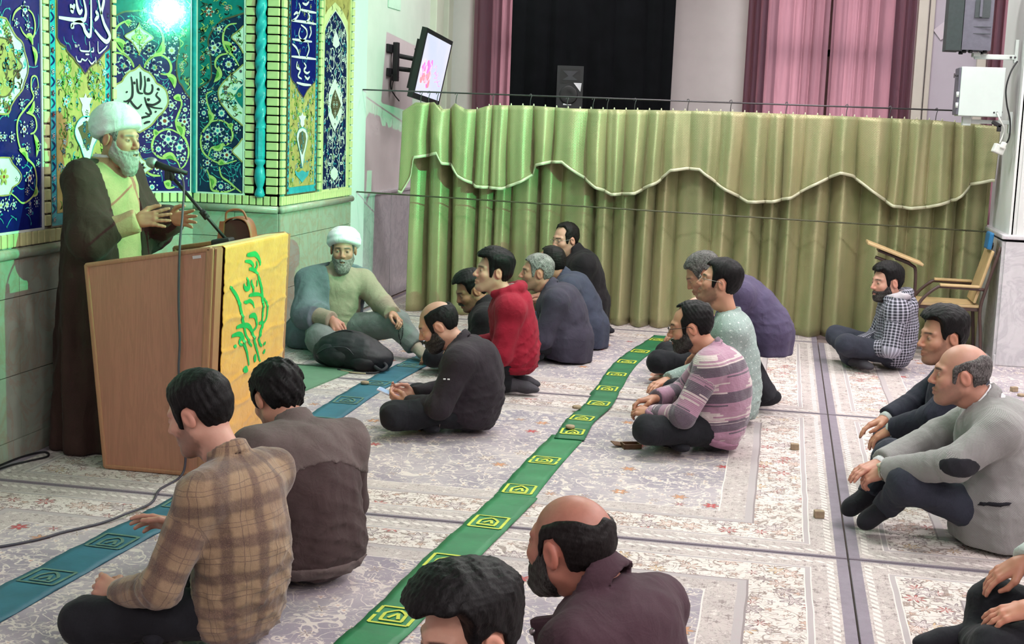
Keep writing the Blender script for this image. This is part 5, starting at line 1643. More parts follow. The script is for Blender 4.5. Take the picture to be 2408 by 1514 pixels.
# ------------------------------------------------------------------ loudspeaker and cabinet on the pillar
M_GREYP = mk('grey_speaker_plastic', (92, 92, 104), .55, .08, 30, .1, 220)
M_DKP = mk('speaker_grille', (54, 62, 64), .6, .1, 40, .2, 260)
M_BRKT = mk('white_bracket', (206, 214, 210), .5, .04)
sp_ = empty('wall_loudspeaker', (1.29, 11.15, 2.37), 0, 'grey loudspeaker with handle on a white bracket by the pillar', 'loudspeaker')
m = MB()
m.prism([(-.055, -.16), (.155, -.14), (.155, .12), (-.055, .16)], lambda u, v, h: (u, v, h), .0, .56)
m.build('cabinet', M_GREYP, sp_)
m = MB()
m.prism([(-.165, -.12), (-.06, -.165), (-.06, .165), (-.165, .12)], lambda u, v, h: (u, v, h), -.005, .56)
m.build('grille', M_DKP, sp_)
MB().prism([(.02, .235), (.125, .235), (.13, .245), (.13, .36), (.12, .375), (.03, .375), (.02, .36)], lambda u, v, h: (u, -.1445 - h - (.0095 * (1 - u / .155) if u < .155 else 0), v), 0, .006).build('handle_recess', M_DKP, sp_)
MB().box((.062, -.158, .305), (.02, .012, .13), bev=.004).build('handle_bar', M_GREYP, sp_)
for (a, b) in ((-.03, -.10), (.015, -.12), (.12, -.10), (-.03, .10), (.12, .09)):
    MB().lathe([(.014, 0), (.017, .004), (.015, .022)], n=10, c=(a, b, -.022)).build('rubber_foot', M_BLKP2, sp_)
for zz_ in (.12, .17):
    MB().box((.05, -.150, zz_), (.19, .006, .004)).build('groove', M_DKP, sp_)
br = empty('loudspeaker_bracket', (1.66, 11.15, 2.33), 0, 'white steel bracket under the grey loudspeaker', 'bracket')
MB().box((-.155, 0, .0), (.31, .05, .036), bev=.004).build('arm', M_BRKT, br)
MB().box((-.012, 0, .045), (.024, .06, .17), bev=.004).build('wall_plate', M_BRKT, br)
MB().box((-.30, 0, .012), (.05, .14, .03), bev=.004).build('cradle', M_BRKT, br)
for a in (-.05, -.02):
    MB().lathe([(.008, 0), (.008, .008)], n=8, c=(a, -.026, .0), M=Matrix.Rotation(PI / 2, 3, 'X')).build('bolt', M_WIRE, br)
cb = empty('steel_cabinet', (1.41, 11.15, 1.88), 0, 'white steel box with side latch on a shelf arm by the pillar', 'cabinet')
MB().box((0, 0, .185), (.315, .26, .365), bev=.006).build('body', mk('white_enamel', (196, 208, 204), .45, .03, 6), cb)
MB().box((-.165, 0, .185), (.018, .25, .35), bev=.005).build('door', M_GREYP, cb)
MB().tube([(-.17, -.09, .30), (-.20, -.09, .30)], .006, 8).box((-.203, -.09, .30), (.008, .02, .035), bev=.003).build('latch', M_WIRE, cb)
for zz_ in (.06, .14):
    MB().lathe([(.010, 0), (.010, .04)], n=8, c=(-.172, -.125, zz_)).build('hinge', M_BRKT, cb)
for a in (.10, .122):
    MB().lathe([(.007, 0), (.006, .004)], n=10, c=(a, -.130, .035), M=Matrix.Rotation(PI / 2, 3, 'X')).build('grommet', M_BLKP2, cb)
sh_ = empty('cabinet_shelf', (1.66, 11.15, 1.845), 0, 'white steel arm carrying the white box', 'bracket')
MB().box((-.17, 0, .0), (.34, .05, .03), bev=.004).build('arm', M_BRKT, sh_)
MB().box((-.33, 0, .0), (.06, .10, .066), bev=.004).build('cradle', M_BRKT, sh_)
MB().box((-.012, 0, .0), (.024, .06, .16), bev=.004).build('wall_plate', M_BRKT, sh_)
cbl = MB().tube(spline([(1.655, 11.10, 2.30), (1.61, 11.06, 2.22), (1.585, 11.05, 2.10), (1.60, 11.05, 1.98), (1.635, 11.06, 1.86), (1.64, 11.06, 1.74), (1.62, 11.08, 1.68)], 8), .006, 8).build('speaker_cable', M_BLKP2)
tag(cbl, 'black cable running down the pillar from the loudspeaker bracket', 'cable')
cbl = MB().tube(spline([(1.53, 11.01, 1.915), (1.555, 11.0, 1.86), (1.59, 11.02, 1.80), (1.585, 11.03, 1.74), (1.57, 11.03, 1.69)], 8), .006, 8).build('power_lead', mk('white_pvc', (208, 212, 206), .5))
tag(cbl, 'white power lead hanging from the white box', 'cable')
sk = empty('extension_socket', (1.565, 11.03, 1.645), .3, 'white extension socket dangling by the pillar', 'socket')
MB().box((0, 0, 0), (.085, .05, .07), Matrix.Rotation(.35, 3, 'Y'), bev=.01).build('body', bpy.data.materials['white_pvc'], sk)
MB().box((.02, -.03, .03), (.035, .035, .05), Matrix.Rotation(.35, 3, 'Y'), bev=.008).build('plug', bpy.data.materials['white_pvc'], sk)
ad = MB().box((1.535, 11.02, 1.83), (.075, .03, .03), Matrix.Rotation(.5, 3, 'Y'), bev=.006).box((1.555, 11.02, 1.80), (.03, .03, .05), bev=.005).build('power_adapter', M_BLKP2)
tag(ad, 'small black power adapter below the white box', 'adapter')

# ------------------------------------------------------------------ tablet-arm chair
ch = empty('tablet_chair', (1.29, 11.18, RZ), 0, 'wooden chair with steel tube frame and tilted writing board by the pillar', 'chair')
M_BEECH = mk('beech_ply', (190, 162, 118), .45, .12, 7, .04, 80)
M_TUBE = mk('brown_tube', (74, 54, 50), .4, .08)
MB().box((0, 0, .438), (.46, .40, .022), bev=.008).build('seat', M_BEECH, ch)
MB().box((.02, 0, .415), (.46, .38, .03), bev=.006).build('seat_rail', M_TUBE, ch)
MB().box((.245, 0, .665), (.024, .38, .42), Matrix.Rotation(.26, 3, 'Y'), bev=.010).build('backrest', M_BEECH, ch)
for s_ in (-1, 1):
    y_ = s_ * .21
    MB().tube(spline([(.27, y_, 0), (.25, y_, .25), (.235, y_, .42), (.27, y_, .60), (.335, y_, .86), (.345, y_ * .9, .89)], 5), .0125, 8).build('back_leg', M_TUBE, ch)
    MB().tube(spline([(-.24, y_, 0), (-.22, y_, .25), (-.225, y_, .40), (-.19, y_, .48), (-.10, y_, .565), (-.04, y_, .578), (.25, y_, .572)], 5), .0125, 8).build('front_leg', M_TUBE, ch)
    MB().box((.07, y_, .592), (.29, .055, .02), bev=.008).build('armrest', M_BEECH, ch)
for (x_, y_) in ((-.40, -.12), (-.25, -.12)):
    MB().tube(spline([(x_ + (.03 if x_ < -.3 else -.02), y_, .0), (x_, y_, .35), (x_, y_, .66), (x_ - .04, y_, .725), (x_ - .16, y_, .77)], 6), .0125, 8).build('board_post', M_TUBE, ch)
MB().tube([(-.40, -.12, .20), (-.24, -.21, .20)], .010, 8).build('brace', M_TUBE, ch)
MB().box((-.415, -.05, .805), (.45, .30, .020), Matrix.Rotation(.335, 3, 'Y'), bev=.006).build('writing_board', M_BEECH, ch)
MB().box((-.42, -.05, .780), (.26, .20, .018), Matrix.Rotation(.335, 3, 'Y'), bev=.004).build('board_plate', M_TUBE, ch)
bb = MB().box((1.565, 11.10, .952), (.035, .20, .13), Matrix.Rotation(.1, 3, 'Y'), bev=.012).build('blue_folder', mk('blue_plastic', (30, 104, 152), .4, .08))
tag(bb, 'blue plastic folder propped on the top of the chair back', 'folder')

# ------------------------------------------------------------------ lectern
def wood_mat(name, rgb, axis='z'):
    m, b = new_mat(name)
    p = X.coord()
    sc = {'z': (1, 1, .07), 'y': (1, .07, 1), 'x': (.07, 1, 1)}[axis]
    w = X.noise(p.scale(*sc), 16, 5, .6, dist=1.5)
    ring = ((w * 34.0).sin()).sstep(-.8, .9)
    fine = X.noise(p.scale(*sc), 150, 2)
    base = lin(*rgb)
    c = X.mix(ring * .35, base, tuple(v * .72 for v in base))
    c = X.mix(fine.sstep(.4, .7) * .25, c, tuple(v * .68 for v in base))
    X.put(b.inputs['Base Color'], c)
    b.inputs['Roughness'].default_value = .38
    b.inputs['Coat Weight'].default_value = .15
    set_bump(b, fine, .08, .002)
    return m


M_OAK = wood_mat('veneer', (174, 122, 98))
M_OAKE = wood_mat('edge_wood', (170, 122, 90))
LY0, LY1 = 6.0, 6.965
lc = empty('lectern', (-2.85, 6.48, RZ), 0, 'tall wooden lectern with a yellow cloth on its front', 'lectern')
L0 = Vector((-2.85, 6.48, RZ))
side = [(-3.098, .013), (-2.612, .013), (-2.571, 1.085), (-3.189, .975)]
for y_ in (LY0, LY1):
    m = MB()
    m.prism(side, lambda u, v, h: Vector((u, h, v + RZ)) - L0, y_ - .009, y_ + .009)
    o = m.build('side_panel', M_OAK, lc)
    for (a, b) in ((0, 1), (1, 2), (2, 3), (3, 0)):
        p0, p1 = side[a], side[b]
        d = Vector((p1[0] - p0[0], 0, p1[1] - p0[1]))
        c = Vector(((p0[0] + p1[0]) / 2, y_, (p0[1] + p1[1]) / 2 + RZ)) - L0
        ang = math.atan2(d.z, d.x)
        big = .036 if (a, b) == (1, 2) else .022
        MB().box(c, (d.length + .01, .030, big), Matrix.Rotation(-ang, 3, 'Y'), bev=.007).build('edge_strip', M_OAKE, o)
fx = lambda z: -2.604 + .041 * z / 1.085
m = MB()
m.prism([(LY0, .0), (LY1, .0), (LY1, 1.07), (LY0, 1.07)], lambda u, v, h: Vector((fx(v) + h, u, v + RZ)) - L0, -.016, .0)
m.build('front_panel', M_OAK, lc)
for y_ in (LY0 + .035, LY1 - .012):
    m = MB()
    w_ = .035 if y_ < 6.5 else .022
    m.prism([(y_ - w_, .0), (y_ + w_, .0), (y_ + w_, 1.085), (y_ - w_, 1.085)], lambda u, v, h: Vector((fx(v) + h, u, v + RZ)) - L0, .0, .022)
    m.build('front_stile', M_OAKE, lc)
m = MB()
m.prism([(LY0, 1.055), (LY1, 1.055), (LY1, 1.09), (LY0, 1.09)], lambda u, v, h: Vector((fx(v) + h, u, v + RZ)) - L0, -.02, .012)
m.build('top_rail', M_OAKE, lc)
m = MB()
m.prism([(-3.06, .964), (-2.60, 1.045), (-2.60, 1.060), (-3.06, .979)], lambda u, v, h: Vector((u, h, v + RZ)) - L0, LY0 + .01, LY1 - .01)
m.build('desk_board', M_OAK, lc)
MB().box(Vector((-2.635, LY0 - .011, 1.045 + RZ)) - L0, (.042, .002, .014), Matrix.Rotation(-.17, 3, 'Y')).build('inventory_sticker', mk('sticker', (206, 196, 200), .6), lc)
# yellow cloth with green brush writing
rn = np.random.RandomState(3)
_k = [(rn.uniform(-1, 1), rn.uniform(8, 22), rn.uniform(0, 6.28), rn.uniform(.4, 1)) for _ in range(12)]
def crease(y, z):
    o_ = 0
    for (s, f, ph, a) in _k:
        q = math.sin((z + s * .45 * (y - 6.5)) * f + ph)
        o_ += a * math.exp(-(q / .10) ** 2) * (.5 + .5 * math.sin(y * 7 + ph * 2))
    for (zf, sl) in ((.92, .10), (.74, .03), (.60, .05), (.44, .06), (.30, .02)):
        q = z - zf - sl * (y - 6.5) - .008 * math.sin(y * 19 + zf * 30)
        o_ += 1.6 * math.exp(-(q / .008) ** 2)
    return .0032 * o_
CY0, CY1 = 6.085, 6.925
yc = empty('yellow_banner', (-2.56, 6.5, RZ), 0, 'creased yellow satin cloth with green brush writing on the lectern front', 'banner')
Yb = Vector((-2.56, 6.5, RZ))
ny, nz = 90, 110
vs, fs = [], []
for i in range(ny + 1):
    y_ = CY0 + (CY1 - CY0) * i / ny
    for j in range(nz + 1):
        t_ = j / nz
        if t_ < .05:
            z_ = 1.094 - .0 * t_
            xx_ = fx(1.08) - .10 + (.125) * (t_ / .05)
            z_ = 1.094 + .002 - (.10 - .10 * t_ / .05) * .17
        else:
            z_ = 1.09 - (t_ - .05) / .95 * 1.02
            xx_ = fx(z_) + .028 + crease(y_, z_)
        vs.append(Vector((xx_, y_, z_ + RZ)) - Yb)
for i in range(ny):
    for j in range(nz):
        a = i * (nz + 1) + j
        fs.append((a, a + nz + 1, a + nz + 2, a + 1))
M_YEL, _b = new_mat('yellow_satin')
p_ = X.coord()
X.put(_b.inputs['Base Color'], X.mix(X.noise(p_, 8, 3).sstep(.3, .7), lin(218, 154, 50), lin(230, 170, 66)))
_b.inputs['Roughness'].default_value = .38
_b.inputs['Sheen Weight'].default_value = .3
set_bump(_b, X.noise(p_, 14, 5, .6, dist=1.0), .35, .012)
solid(MB().add(vs, fs, True).build('cloth', M_YEL, yc), .002)
m = MB()
for i, s in enumerate(TR['podium']):
    P_ = spline([(a, b) for a, b in s], 7)
    n_ = len(P_)
    wid = .012 if len(s) > 5 else .009
    if len(s) == 2:
        wid = .015
    vs = []
    for k, p in enumerate(P_):
        t_ = P_[min(k + 1, n_ - 1)] - P_[max(k - 1, 0)]
        t_ = t_ / (np.linalg.norm(t_) + 1e-9)
        w_ = wid * (.55 + .6 * math.sin(PI * (k / (n_ - 1)) ** .8))
        for q in (-1, 1):
            a = p + np.array([-t_[1], t_[0]]) * q * w_
            vs.append(Vector((fx(a[1]) + .0305 + crease(a[0], a[1] - RZ), a[0], a[1])) - Yb)
    m.add(vs, [(2 * k, 2 * k + 1, 2 * k + 3, 2 * k + 2) for k in range(n_ - 1)])
m.build('brush_lettering', mk('green_paint', (24, 172, 84), .5, .08), yc)

# microphone on a boom clamped to the desk
mc = empty('microphone', (-2.70, 6.50, 1.06), 0, 'black microphone with silver head on a long boom over the lectern', 'microphone')
M0 = Vector((-2.70, 6.50, 1.06))
pt = lambda x, y, z: Vector((x, y, z)) - M0
MB().box(pt(-2.72, 6.50, 1.075), (.10, .08, .05), Matrix.Rotation(-.17, 3, 'Y'), bev=.012).build('clamp_base', M_BLKP2, mc)
MB().tube([pt(-2.69, 6.50, 1.08), pt(-2.98, 6.47, 1.395)], .0085, 10).build('boom', M_BLKP2, mc)
MB().tube([pt(-2.80, 6.49, 1.195), pt(-2.83, 6.485, 1.232)], .016, 12).tube([pt(-2.815, 6.50, 1.205), pt(-2.80, 6.46, 1.225)], .010, 8).build('clutch', M_BLKP, mc)
MB().tube([pt(-2.975, 6.47, 1.375), pt(-2.985, 6.47, 1.440)], .013, 10).box(pt(-3.00, 6.47, 1.405), (.03, .026, .055), bev=.006).build('swivel', M_BLKP, mc)
MB().tube([pt(-2.90, 6.47, 1.415), pt(-3.00, 6.465, 1.435), pt(-3.065, 6.46, 1.455)], [.011, .016, .019], 14).build('mic_body', M_BLKP2, mc)
Rm = (Vector((-.95, 0, .28))).to_track_quat('Z', 'Y').to_matrix()
MB().lathe([(.018, -.004), (.026, .006), (.028, .014), (.026, .030), (.020, .042), (.010, .050), (.002, .052)], n=18, c=pt(-3.062, 6.46, 1.454), M=Rm).build('mic_head', mk('silver_mesh', (142, 148, 148), .35, .1, 200, .4, 400, metal=.7), mc)
cb_ = MB().tube(spline([(-2.92, 6.44, 1.41), (-2.84, 6.30, 1.36), (-2.74, 6.06, 1.22), (-2.715, 5.98, 1.10), (-2.718, 5.975, .86), (-2.712, 5.975, .66), (-2.716, 5.975, .50), (-2.690, 5.975, .25), (-2.680, 5.97, .09), (-2.69, 5.93, RZ + .010), (-2.69, 5.72, RZ + .007), (-2.63, 5.50, RZ + .007), (-2.645, 5.28, RZ + .016), (-2.69, 5.165, RZ + .007), (-2.775, 5.0, RZ + .007), (-2.82, 4.885, RZ + .007), (-2.91, 4.76, RZ + .007), (-3.05, 4.62, RZ + .007), (-3.2, 4.4, RZ + .007)], 8), .0055, 8).build('microphone_cable', mk('grey_cable', (62, 60, 70), .55))
tag(cb_, 'grey cable hanging down the lectern side and trailing over the rugs', 'cable')
cb_ = MB().tube(spline([(-3.56, 5.4, RZ + .006), (-3.545, 5.82, RZ + .006), (-3.50, 5.98, RZ + .006), (-3.46, 6.10, RZ + .006), (-3.52, 6.17, RZ + .006), (-3.57, 6.05, RZ + .006), (-3.58, 5.8, RZ + .006)], 8), .005, 8).build('floor_cable', M_BLKP2)
tag(cb_, 'thin black cable looped on the floor along the marble wall', 'cable')

# brown leather case on the desk
lb = empty('leather_case', (-2.735, 6.72, 1.065), .1, 'brown leather case with carrying strap standing on the lectern top', 'bag')
M_LEA = mk('brown_leather', (146, 84, 58), .5, .14, 14, .15, 120)
M_LEAD = mk('dark_leather', (70, 44, 36), .6, .1)
arch_ = [(-.075, -.02), (-.08, .05), (-.06, .10), (-.02, .125), (.03, .125), (.065, .105), (.085, .05), (.09, -.02)]
m = MB()
n_ = len(arch_)
P_ = spline(arch_, 6)
vs = []
for p in P_:
    for y_ in (-.06, .06):
        vs.append((p[0], y_, p[1]))
m.add(vs, [(2 * i, 2 * i + 1, 2 * i + 3, 2 * i + 2) for i in range(len(P_) - 1)], True)
solid(m.build('outer_flap', M_LEA, lb), .006)
MB().prism([(a * .90, b * .93 - .004) for a, b in arch_], lambda u, v, h: (u, h, v), -.045, .045).build('case_body', M_LEAD, lb)
MB().tube(spline([(-.055, -.02, .11), (-.05, -.02, .15), (-.01, -.02, .165), (.03, -.02, .16), (.05, -.02, .13), (.055, -.02, .115)], 5), .006, 8).build('handle', M_LEA, lb)
MB().prism([(-.095, -.035), (-.06, -.035), (-.052, .105), (-.075, .105)], lambda u, v, h: (u, h, v), -.062, -.045).build('side_strap', M_LEA, lb)

# ------------------------------------------------------------------ backpack by the seated cleric
bp = empty('backpack', (-2.80, 8.98, RZ), -.12, 'black backpack lying on the rug in front of the seated cleric', 'backpack')
M_NYL = cloth_nylon = mk('black_nylon', (24, 24, 30), .6, .12, 30, .35, 60)
P, lo = grid((-.32, -.22, -.01), (.32, .22, .32), .009)
D = ell(P, (-.04, 0, .12), (.23, .155, .135))
D = smin(D, ell(P, (.10, -.01, .09), (.17, .14, .10)), .05)
D = smin(D, cone(P, (-.22, .0, .09), (.20, .0, .07), .08, .06), .06)
D = D + .006 * wob(P, 30, 4) + .003 * wob(P, 80, 5)
D = np.maximum(D, .002 - P[2])
V, Q = snet(D, lo, .009)
link('body', fast_mesh('body', V, Q), M_NYL, bp)
D2 = smin(ell(P, (-.10, -.10, .10), (.13, .07, .085)), ell(P, (.10, -.10, .065), (.10, .06, .06)), .01) + .004 * wob(P, 50, 9)
D2 = np.maximum(D2, .003 - P[2])
V, Q = snet(D2, lo, .009)
link('front_pocket', fast_mesh('front_pocket', V, Q), M_NYL, bp)
MB().tube(spline([(-.22, -.135, .10), (-.12, -.172, .155), (0, -.155, .165), (.06, -.15, .12)], 6), .0035, 6).tube(spline([(-.20, -.05, .21), (-.05, -.03, .262), (.12, -.02, .20), (.24, -.02, .11)], 6), .004, 6).build('zip', mk('zip_black', (44, 44, 50), .4), bp)
MB().tube(spline([(.20, -.12, .05), (.26, -.14, .03), (.28, -.10, .05), (.24, -.06, .07)], 5), .012, 8).tube(spline([(-.05, -.16, .012), (.08, -.19, .010), (.20, -.18, .012), (.25, -.14, .02)], 5), .007, 8).build('strap', mk('strap_webbing', (36, 36, 42), .7), bp)
MB().tube(spline([(-.02, -.175, .012), (.08, -.20, .010), (.17, -.19, .010)], 5), .005, 6).build('strap_edge', mk('pale_edge', (168, 156, 124), .6), bp)

# ------------------------------------------------------------------ people
SKIN_M = None


def skin_material():
    m, b = new_mat('skin')
    c = X.attr('Col', 'Color')
    v = X.coord()
    n = X.noise(v, 60, 4)
    c = X.mix(n.sstep(.25, .75) * .22, c, (.55, .25, .18), 'MIX')
    X.put(b.inputs['Base Color'], c)
    b.inputs['Roughness'].default_value = .48
    b.inputs['Subsurface Weight'].default_value = .08
    b.inputs['Subsurface Radius'].default_value = (.012, .005, .003)
    set_bump(b, X.noise(v, 350, 2), .12, .002)
    return m


def hair_material(name, rgb, grey=0.0, rough=.5):
    m, b = new_mat(name)
    v = X.coord()
    n = X.noise(v.scale(1, 1, .35), 260, 3, .6)
    n2 = X.noise(v, 24, 3)
    base = lin(*rgb)
    hi = tuple(c * 1.5 + .006 for c in base)
    c = X.mix(n.sstep(.35, .75), base, hi)
    if grey:
        c = X.mix((n.sstep(.38, .66) * .75 + n2.sstep(.35, .7) * .35) * grey, c, lin(176, 172, 170))
    X.put(b.inputs['Base Color'], c)
    b.inputs['Roughness'].default_value = rough
    b.inputs['Specular IOR Level'].default_value = .16
    set_bump(b, n + n2 * .4, .45, .003)
    return m


def crease_bump(b, v, fine, k=.22):
    r1 = (X.noise(v.scale(1, 1, .7), 5.5, 2, .5, dist=1.4) - .5).abs()
    r2 = (X.noise(v.scale(1, .8, 1), 17, 2, .5, dist=1.2) - .5).abs()
    set_bump(b, (1 - r1 * 4.0).max(0.0) * .9 + (1 - r2 * 6.0).max(0.0) * .2 + fine * .05, .22 + k * .6, .010)


def cloth_material(name, rgb, var=.14, rough=.85, weave=420, wstr=.22, sheen=.04):
    m, b = new_mat(name)
    base = lin(*rgb)
    v = X.coord()
    n = X.noise(v, 9, 4)
    f = X.noise(v, 230, 2)
    c = X.mix(n.sstep(.3, .7), tuple(x * (1 - var) for x in base), tuple(min(1, x * (1 + var)) for x in base))
    c = X.mix(f.sstep(.3, .7) * .25, c, tuple(x * 1.5 + .004 for x in base))
    X.put(b.inputs['Base Color'], c)
    b.inputs['Roughness'].default_value = rough
    b.inputs['Specular IOR Level'].default_value = .25
    b.inputs['Sheen Weight'].default_value = sheen
    b.inputs['Sheen Roughness'].default_value = .5
    crease_bump(b, v, X.noise(v, weave, 1), wstr)
    return m


def plaid_material():
    m, b = new_mat('plaid_flannel')
    u, v, w = X.attr('cloth').sep()
    p = X.coord()
    wb = X.noise(p, 7, 2) * .03
    u = u + wb
    v = v + wb
    base = lin(148, 124, 98)
    brown = lin(74, 54, 53)
    mauve = lin(120, 92, 84)
    pu = (u / .115).frac()
    pv = (v / .115).frac()
    s1 = pu.sstep(.05, .16) * (1 - pu.sstep(.36, .50))
    s2 = pv.sstep(.05, .16) * (1 - pv.sstep(.36, .50))
    c = X.mix(s1 * .68, base, brown)
    c = X.mix(s2 * .68, c, brown)
    l1 = pu.band(.70, .725) + pv.band(.70, .725) + pu.band(.86, .875) + pv.band(.84, .86)
    c = X.mix(l1.min(1.0) * .55, c, lin(70, 50, 56))
    c = X.mix(X.noise(p, 5, 3).sstep(.45, .7) * .35, c, mauve)
    c = X.mix(X.noise(p, 300, 2).sstep(.4, .8) * .25, c, lin(190, 160, 120))
    X.put(b.inputs['Base Color'], c)
    b.inputs['Roughness'].default_value = .9
    b.inputs['Sheen Weight'].default_value = .25
    crease_bump(b, p, X.noise(p, 420, 1))
    return m


def stripe_material():
    m, b = new_mat('striped_knit')
    u, v, w = X.attr('cloth').sep()
    p = X.coord()
    row = (v / .0085).floor()
    jag = X.noise(X.vec(row * 3.7, w * 5.0, 0), 1.3, 0)
    jag2 = X.noise(X.vec(row * 1.9, (u * 9).floor() * .7, w), 2.1, 0)
    vv = v + w * .043
    t = (vv / .155).frac()
    pink = lin(158, 116, 138)
    dark = lin(84, 68, 84)
    pale = lin(196, 180, 178)
    c = X.mix(t.lt(.36), pink, dark)
    c = X.mix((t.band(.40, .70) * (u * 3.2 + jag * .9 + w * .37).frac().lt(.40)), c, pale)
    run = t.band(.26, .50) * (row.abs() / 2).frac().lt(.3) * (jag2).gt(.47)
    c = X.mix(run, c, pale)
    run2 = t.band(.86, 1.0) * (row.abs() / 2).frac().lt(.3) * (jag2).gt(.5)
    c = X.mix(run2, c, dark)
    c = X.mix(X.noise(p, 500, 1).sstep(.4, .7) * .18, c, (.5, .42, .45))
    X.put(b.inputs['Base Color'], c)
    b.inputs['Roughness'].default_value = .95
    b.inputs['Sheen Weight'].default_value = .3
    crease_bump(b, p, (v * 740.0).sin() * 2.0)
    return m


def check_material():
    m, b = new_mat('checked_shirting')
    u, v, w = X.attr('cloth').sep()
    p = X.coord()
    g1 = (u / .024).frac()
    g2 = (v / .021).frac()
    wide = g1.band(.55, .95).max(g2.band(.55, .9))
    c = X.mix(wide * .42, lin(34, 36, 46), lin(186, 184, 200))
    c = X.mix(g1.band(.55, .95) * g2.band(.55, .9), c, lin(176, 174, 190))
    X.put(b.inputs['Base Color'], c)
    b.inputs['Roughness'].default_value = .85
    crease_bump(b, p, X.noise(p, 420, 1))
    return m


def tweed_material():
    m, b = new_mat('grey_tweed')
    p = X.coord()
    u, v, w = X.attr('cloth').sep()
    h = ((u * 900).sin() * (v * 900).sin()).sstep(-.4, .4)
    c = X.mix(h * .5, lin(118, 117, 116), lin(168, 167, 164))
    c = X.mix(X.noise(p, 12, 3).sstep(.35, .7) * .3, c, lin(120, 116, 116))
    X.put(b.inputs['Base Color'], c)
    b.inputs['Roughness'].default_value = .9
    b.inputs['Sheen Weight'].default_value = .2
    crease_bump(b, p, h * 1.5)
    return m


def dotted_material():
    m, b = new_mat('speckled_jersey')
    p = X.coord()
    u, v, w = X.attr('cloth').sep()
    n = X.noise(p, 260, 2)
    c = X.mix(n.sstep(.3, .7), lin(128, 146, 142), lin(165, 178, 174))
    gu = (u / .036).frac() - .5
    gv = (v / .036).frac() - .5
    dot = (gu * gu + gv * gv).lt(.012)
    c = X.mix(dot * .8, c, lin(208, 216, 212))
    X.put(b.inputs['Base Color'], c)
    b.inputs['Roughness'].default_value = .9
    crease_bump(b, p, X.noise(p, 420, 1))
    return m


def sm01(x, a, b):
    t = np.clip((x - a) / (b - a), 0, 1)
    return t * t * (3 - 2 * t)


HAIRS = {
    'short': [(.20, .30), (.20, .090), (.064, .084), (.052, .058), (.047, .02), (.040, -.024), (.026, -.026), (.017, .022), (-.012, .036), (-.034, .018), (-.042, -.040), (-.060, -.068), (-.2, -.074), (-.2, .30)],
    'crop': [(.20, .30), (.20, .096), (.060, .090), (.044, .066), (.044, .03), (.036, .0), (.028, .0), (.016, .026), (-.012, .038), (-.034, .022), (-.046, -.030), (-.066, -.056), (-.2, -.062), (-.2, .30)],
    'receding': [(.20, .30), (.20, .118), (.035, .112), (.028, .075), (.045, .045), (.042, -.02), (.026, -.024), (.017, .022), (-.012, .036), (-.034, .018), (-.042, -.040), (-.060, -.068), (-.2, -.074), (-.2, .30)],
    'horseshoe': [(.030, .052), (.040, .03), (.038, -.024), (.024, -.026), (.016, .024), (-.012, .036), (-.034, .018), (-.042, -.040), (-.060, -.068), (-.2, -.074), (-.2, .074), (-.105, .084), (-.06, .082), (-.01, .072)],
    'highshoe': [(.044, .070), (.048, .03), (.040, -.024), (.024, -.026), (.016, .024), (-.012, .036), (-.034, .018), (-.042, -.040), (-.060, -.068), (-.2, -.074), (-.2, .080), (-.10, .090), (-.05, .088), (.0, .086)],
}
BEARD = [(.036, .004), (.022, .0), (.004, -.055), (-.008, -.088), (.03, -.16), (.15, -.16), (.15, -.040), (.104, -.043), (.088, -.050), (.064, -.046), (.046, -.026)]


def head_sdf(P, st, ears=True, neck=None):
    w = st.get('wide', 1.0)
    nl = st.get('nose', 0.0)
    d = ell(P, (-.014, 0, .030), (.099, .077 * w, .092))
    d = smin(d, ell(P, (.030, 0, -.040), (.064, .058 * w, .078)), .035)
    d = smin(d, ell(P, (.073, 0, -.100), (.025, .026, .021)), .03)
    d = smin(d, cone(P, (.083, 0, .028), (.083, 0, .029), .012, .012), .02)
    for s in (-1, 1):
        d = smin(d, cone(P, (-.004, s * .052 * w, -.052), (.058, s * .022, -.100), .015, .013), .03)
        d = smin(d, ell(P, (.062, s * .040, -.022), (.024, .020, .018)), .025)
        d = smin(d, cone(P, (.084, s * .012, .027), (.070, s * .047, .025), .0105, .009), .014)
    for s in (-1, 1):
        d = smax(d, -ell(P, (.101, s * .032, .005), (.022, .017, .0115)), .012)
        d = smin(d, ell(P, (.077, s * .032, .004), (.0138, .0138, .0130)), .002)
    d = smin(d, cone(P, (.089, 0, .016), (.109 + nl * .7, 0, -.026), .0075, .0105), .012)
    for s in (-1, 1):
        d = smin(d, ell(P, (.097 + nl * .5, s * .0120, -.031), (.0115, .0080, .0075)), .008)
    for s in (-1, 1):
        d = smin(d, cone(P, (.098, 0, -.059), (.088, s * .021, -.064), .0070, .004), .006)
        d = smin(d, cone(P, (.096, 0, -.073), (.087, s * .018, -.070), .0080, .004), .006)
    d = smax(d, -cone(P, (.108, -.001, -.0660), (.108, .001, -.0660), .0055, .0055), .004)
    if ears:
        for s in (-1, 1):
            M = ((.94, 0, -.34), (0, 1, 0), (.34, 0, .94))
            e = ell(P, (-.010, s * .081 * w, -.002), (.020, .0095, .033), M)
            e = smax(e, -ell(P, (-.004, s * .091 * w, .000), (.0105, .007, .019), M), .006)
            d = smin(d, e, .007)
    if neck is not None:
        d = smin(d, cone(P, (-.024, 0, -.05), neck, .053, .045), .03)
        m = tuple(.45 * a + .55 * b for a, b in zip(neck, (.03, 0, -.10)))
        d = smin(d, ell(P, (m[0] + .012, m[1], m[2]), (.03, .03, .03)), .03)
    return d


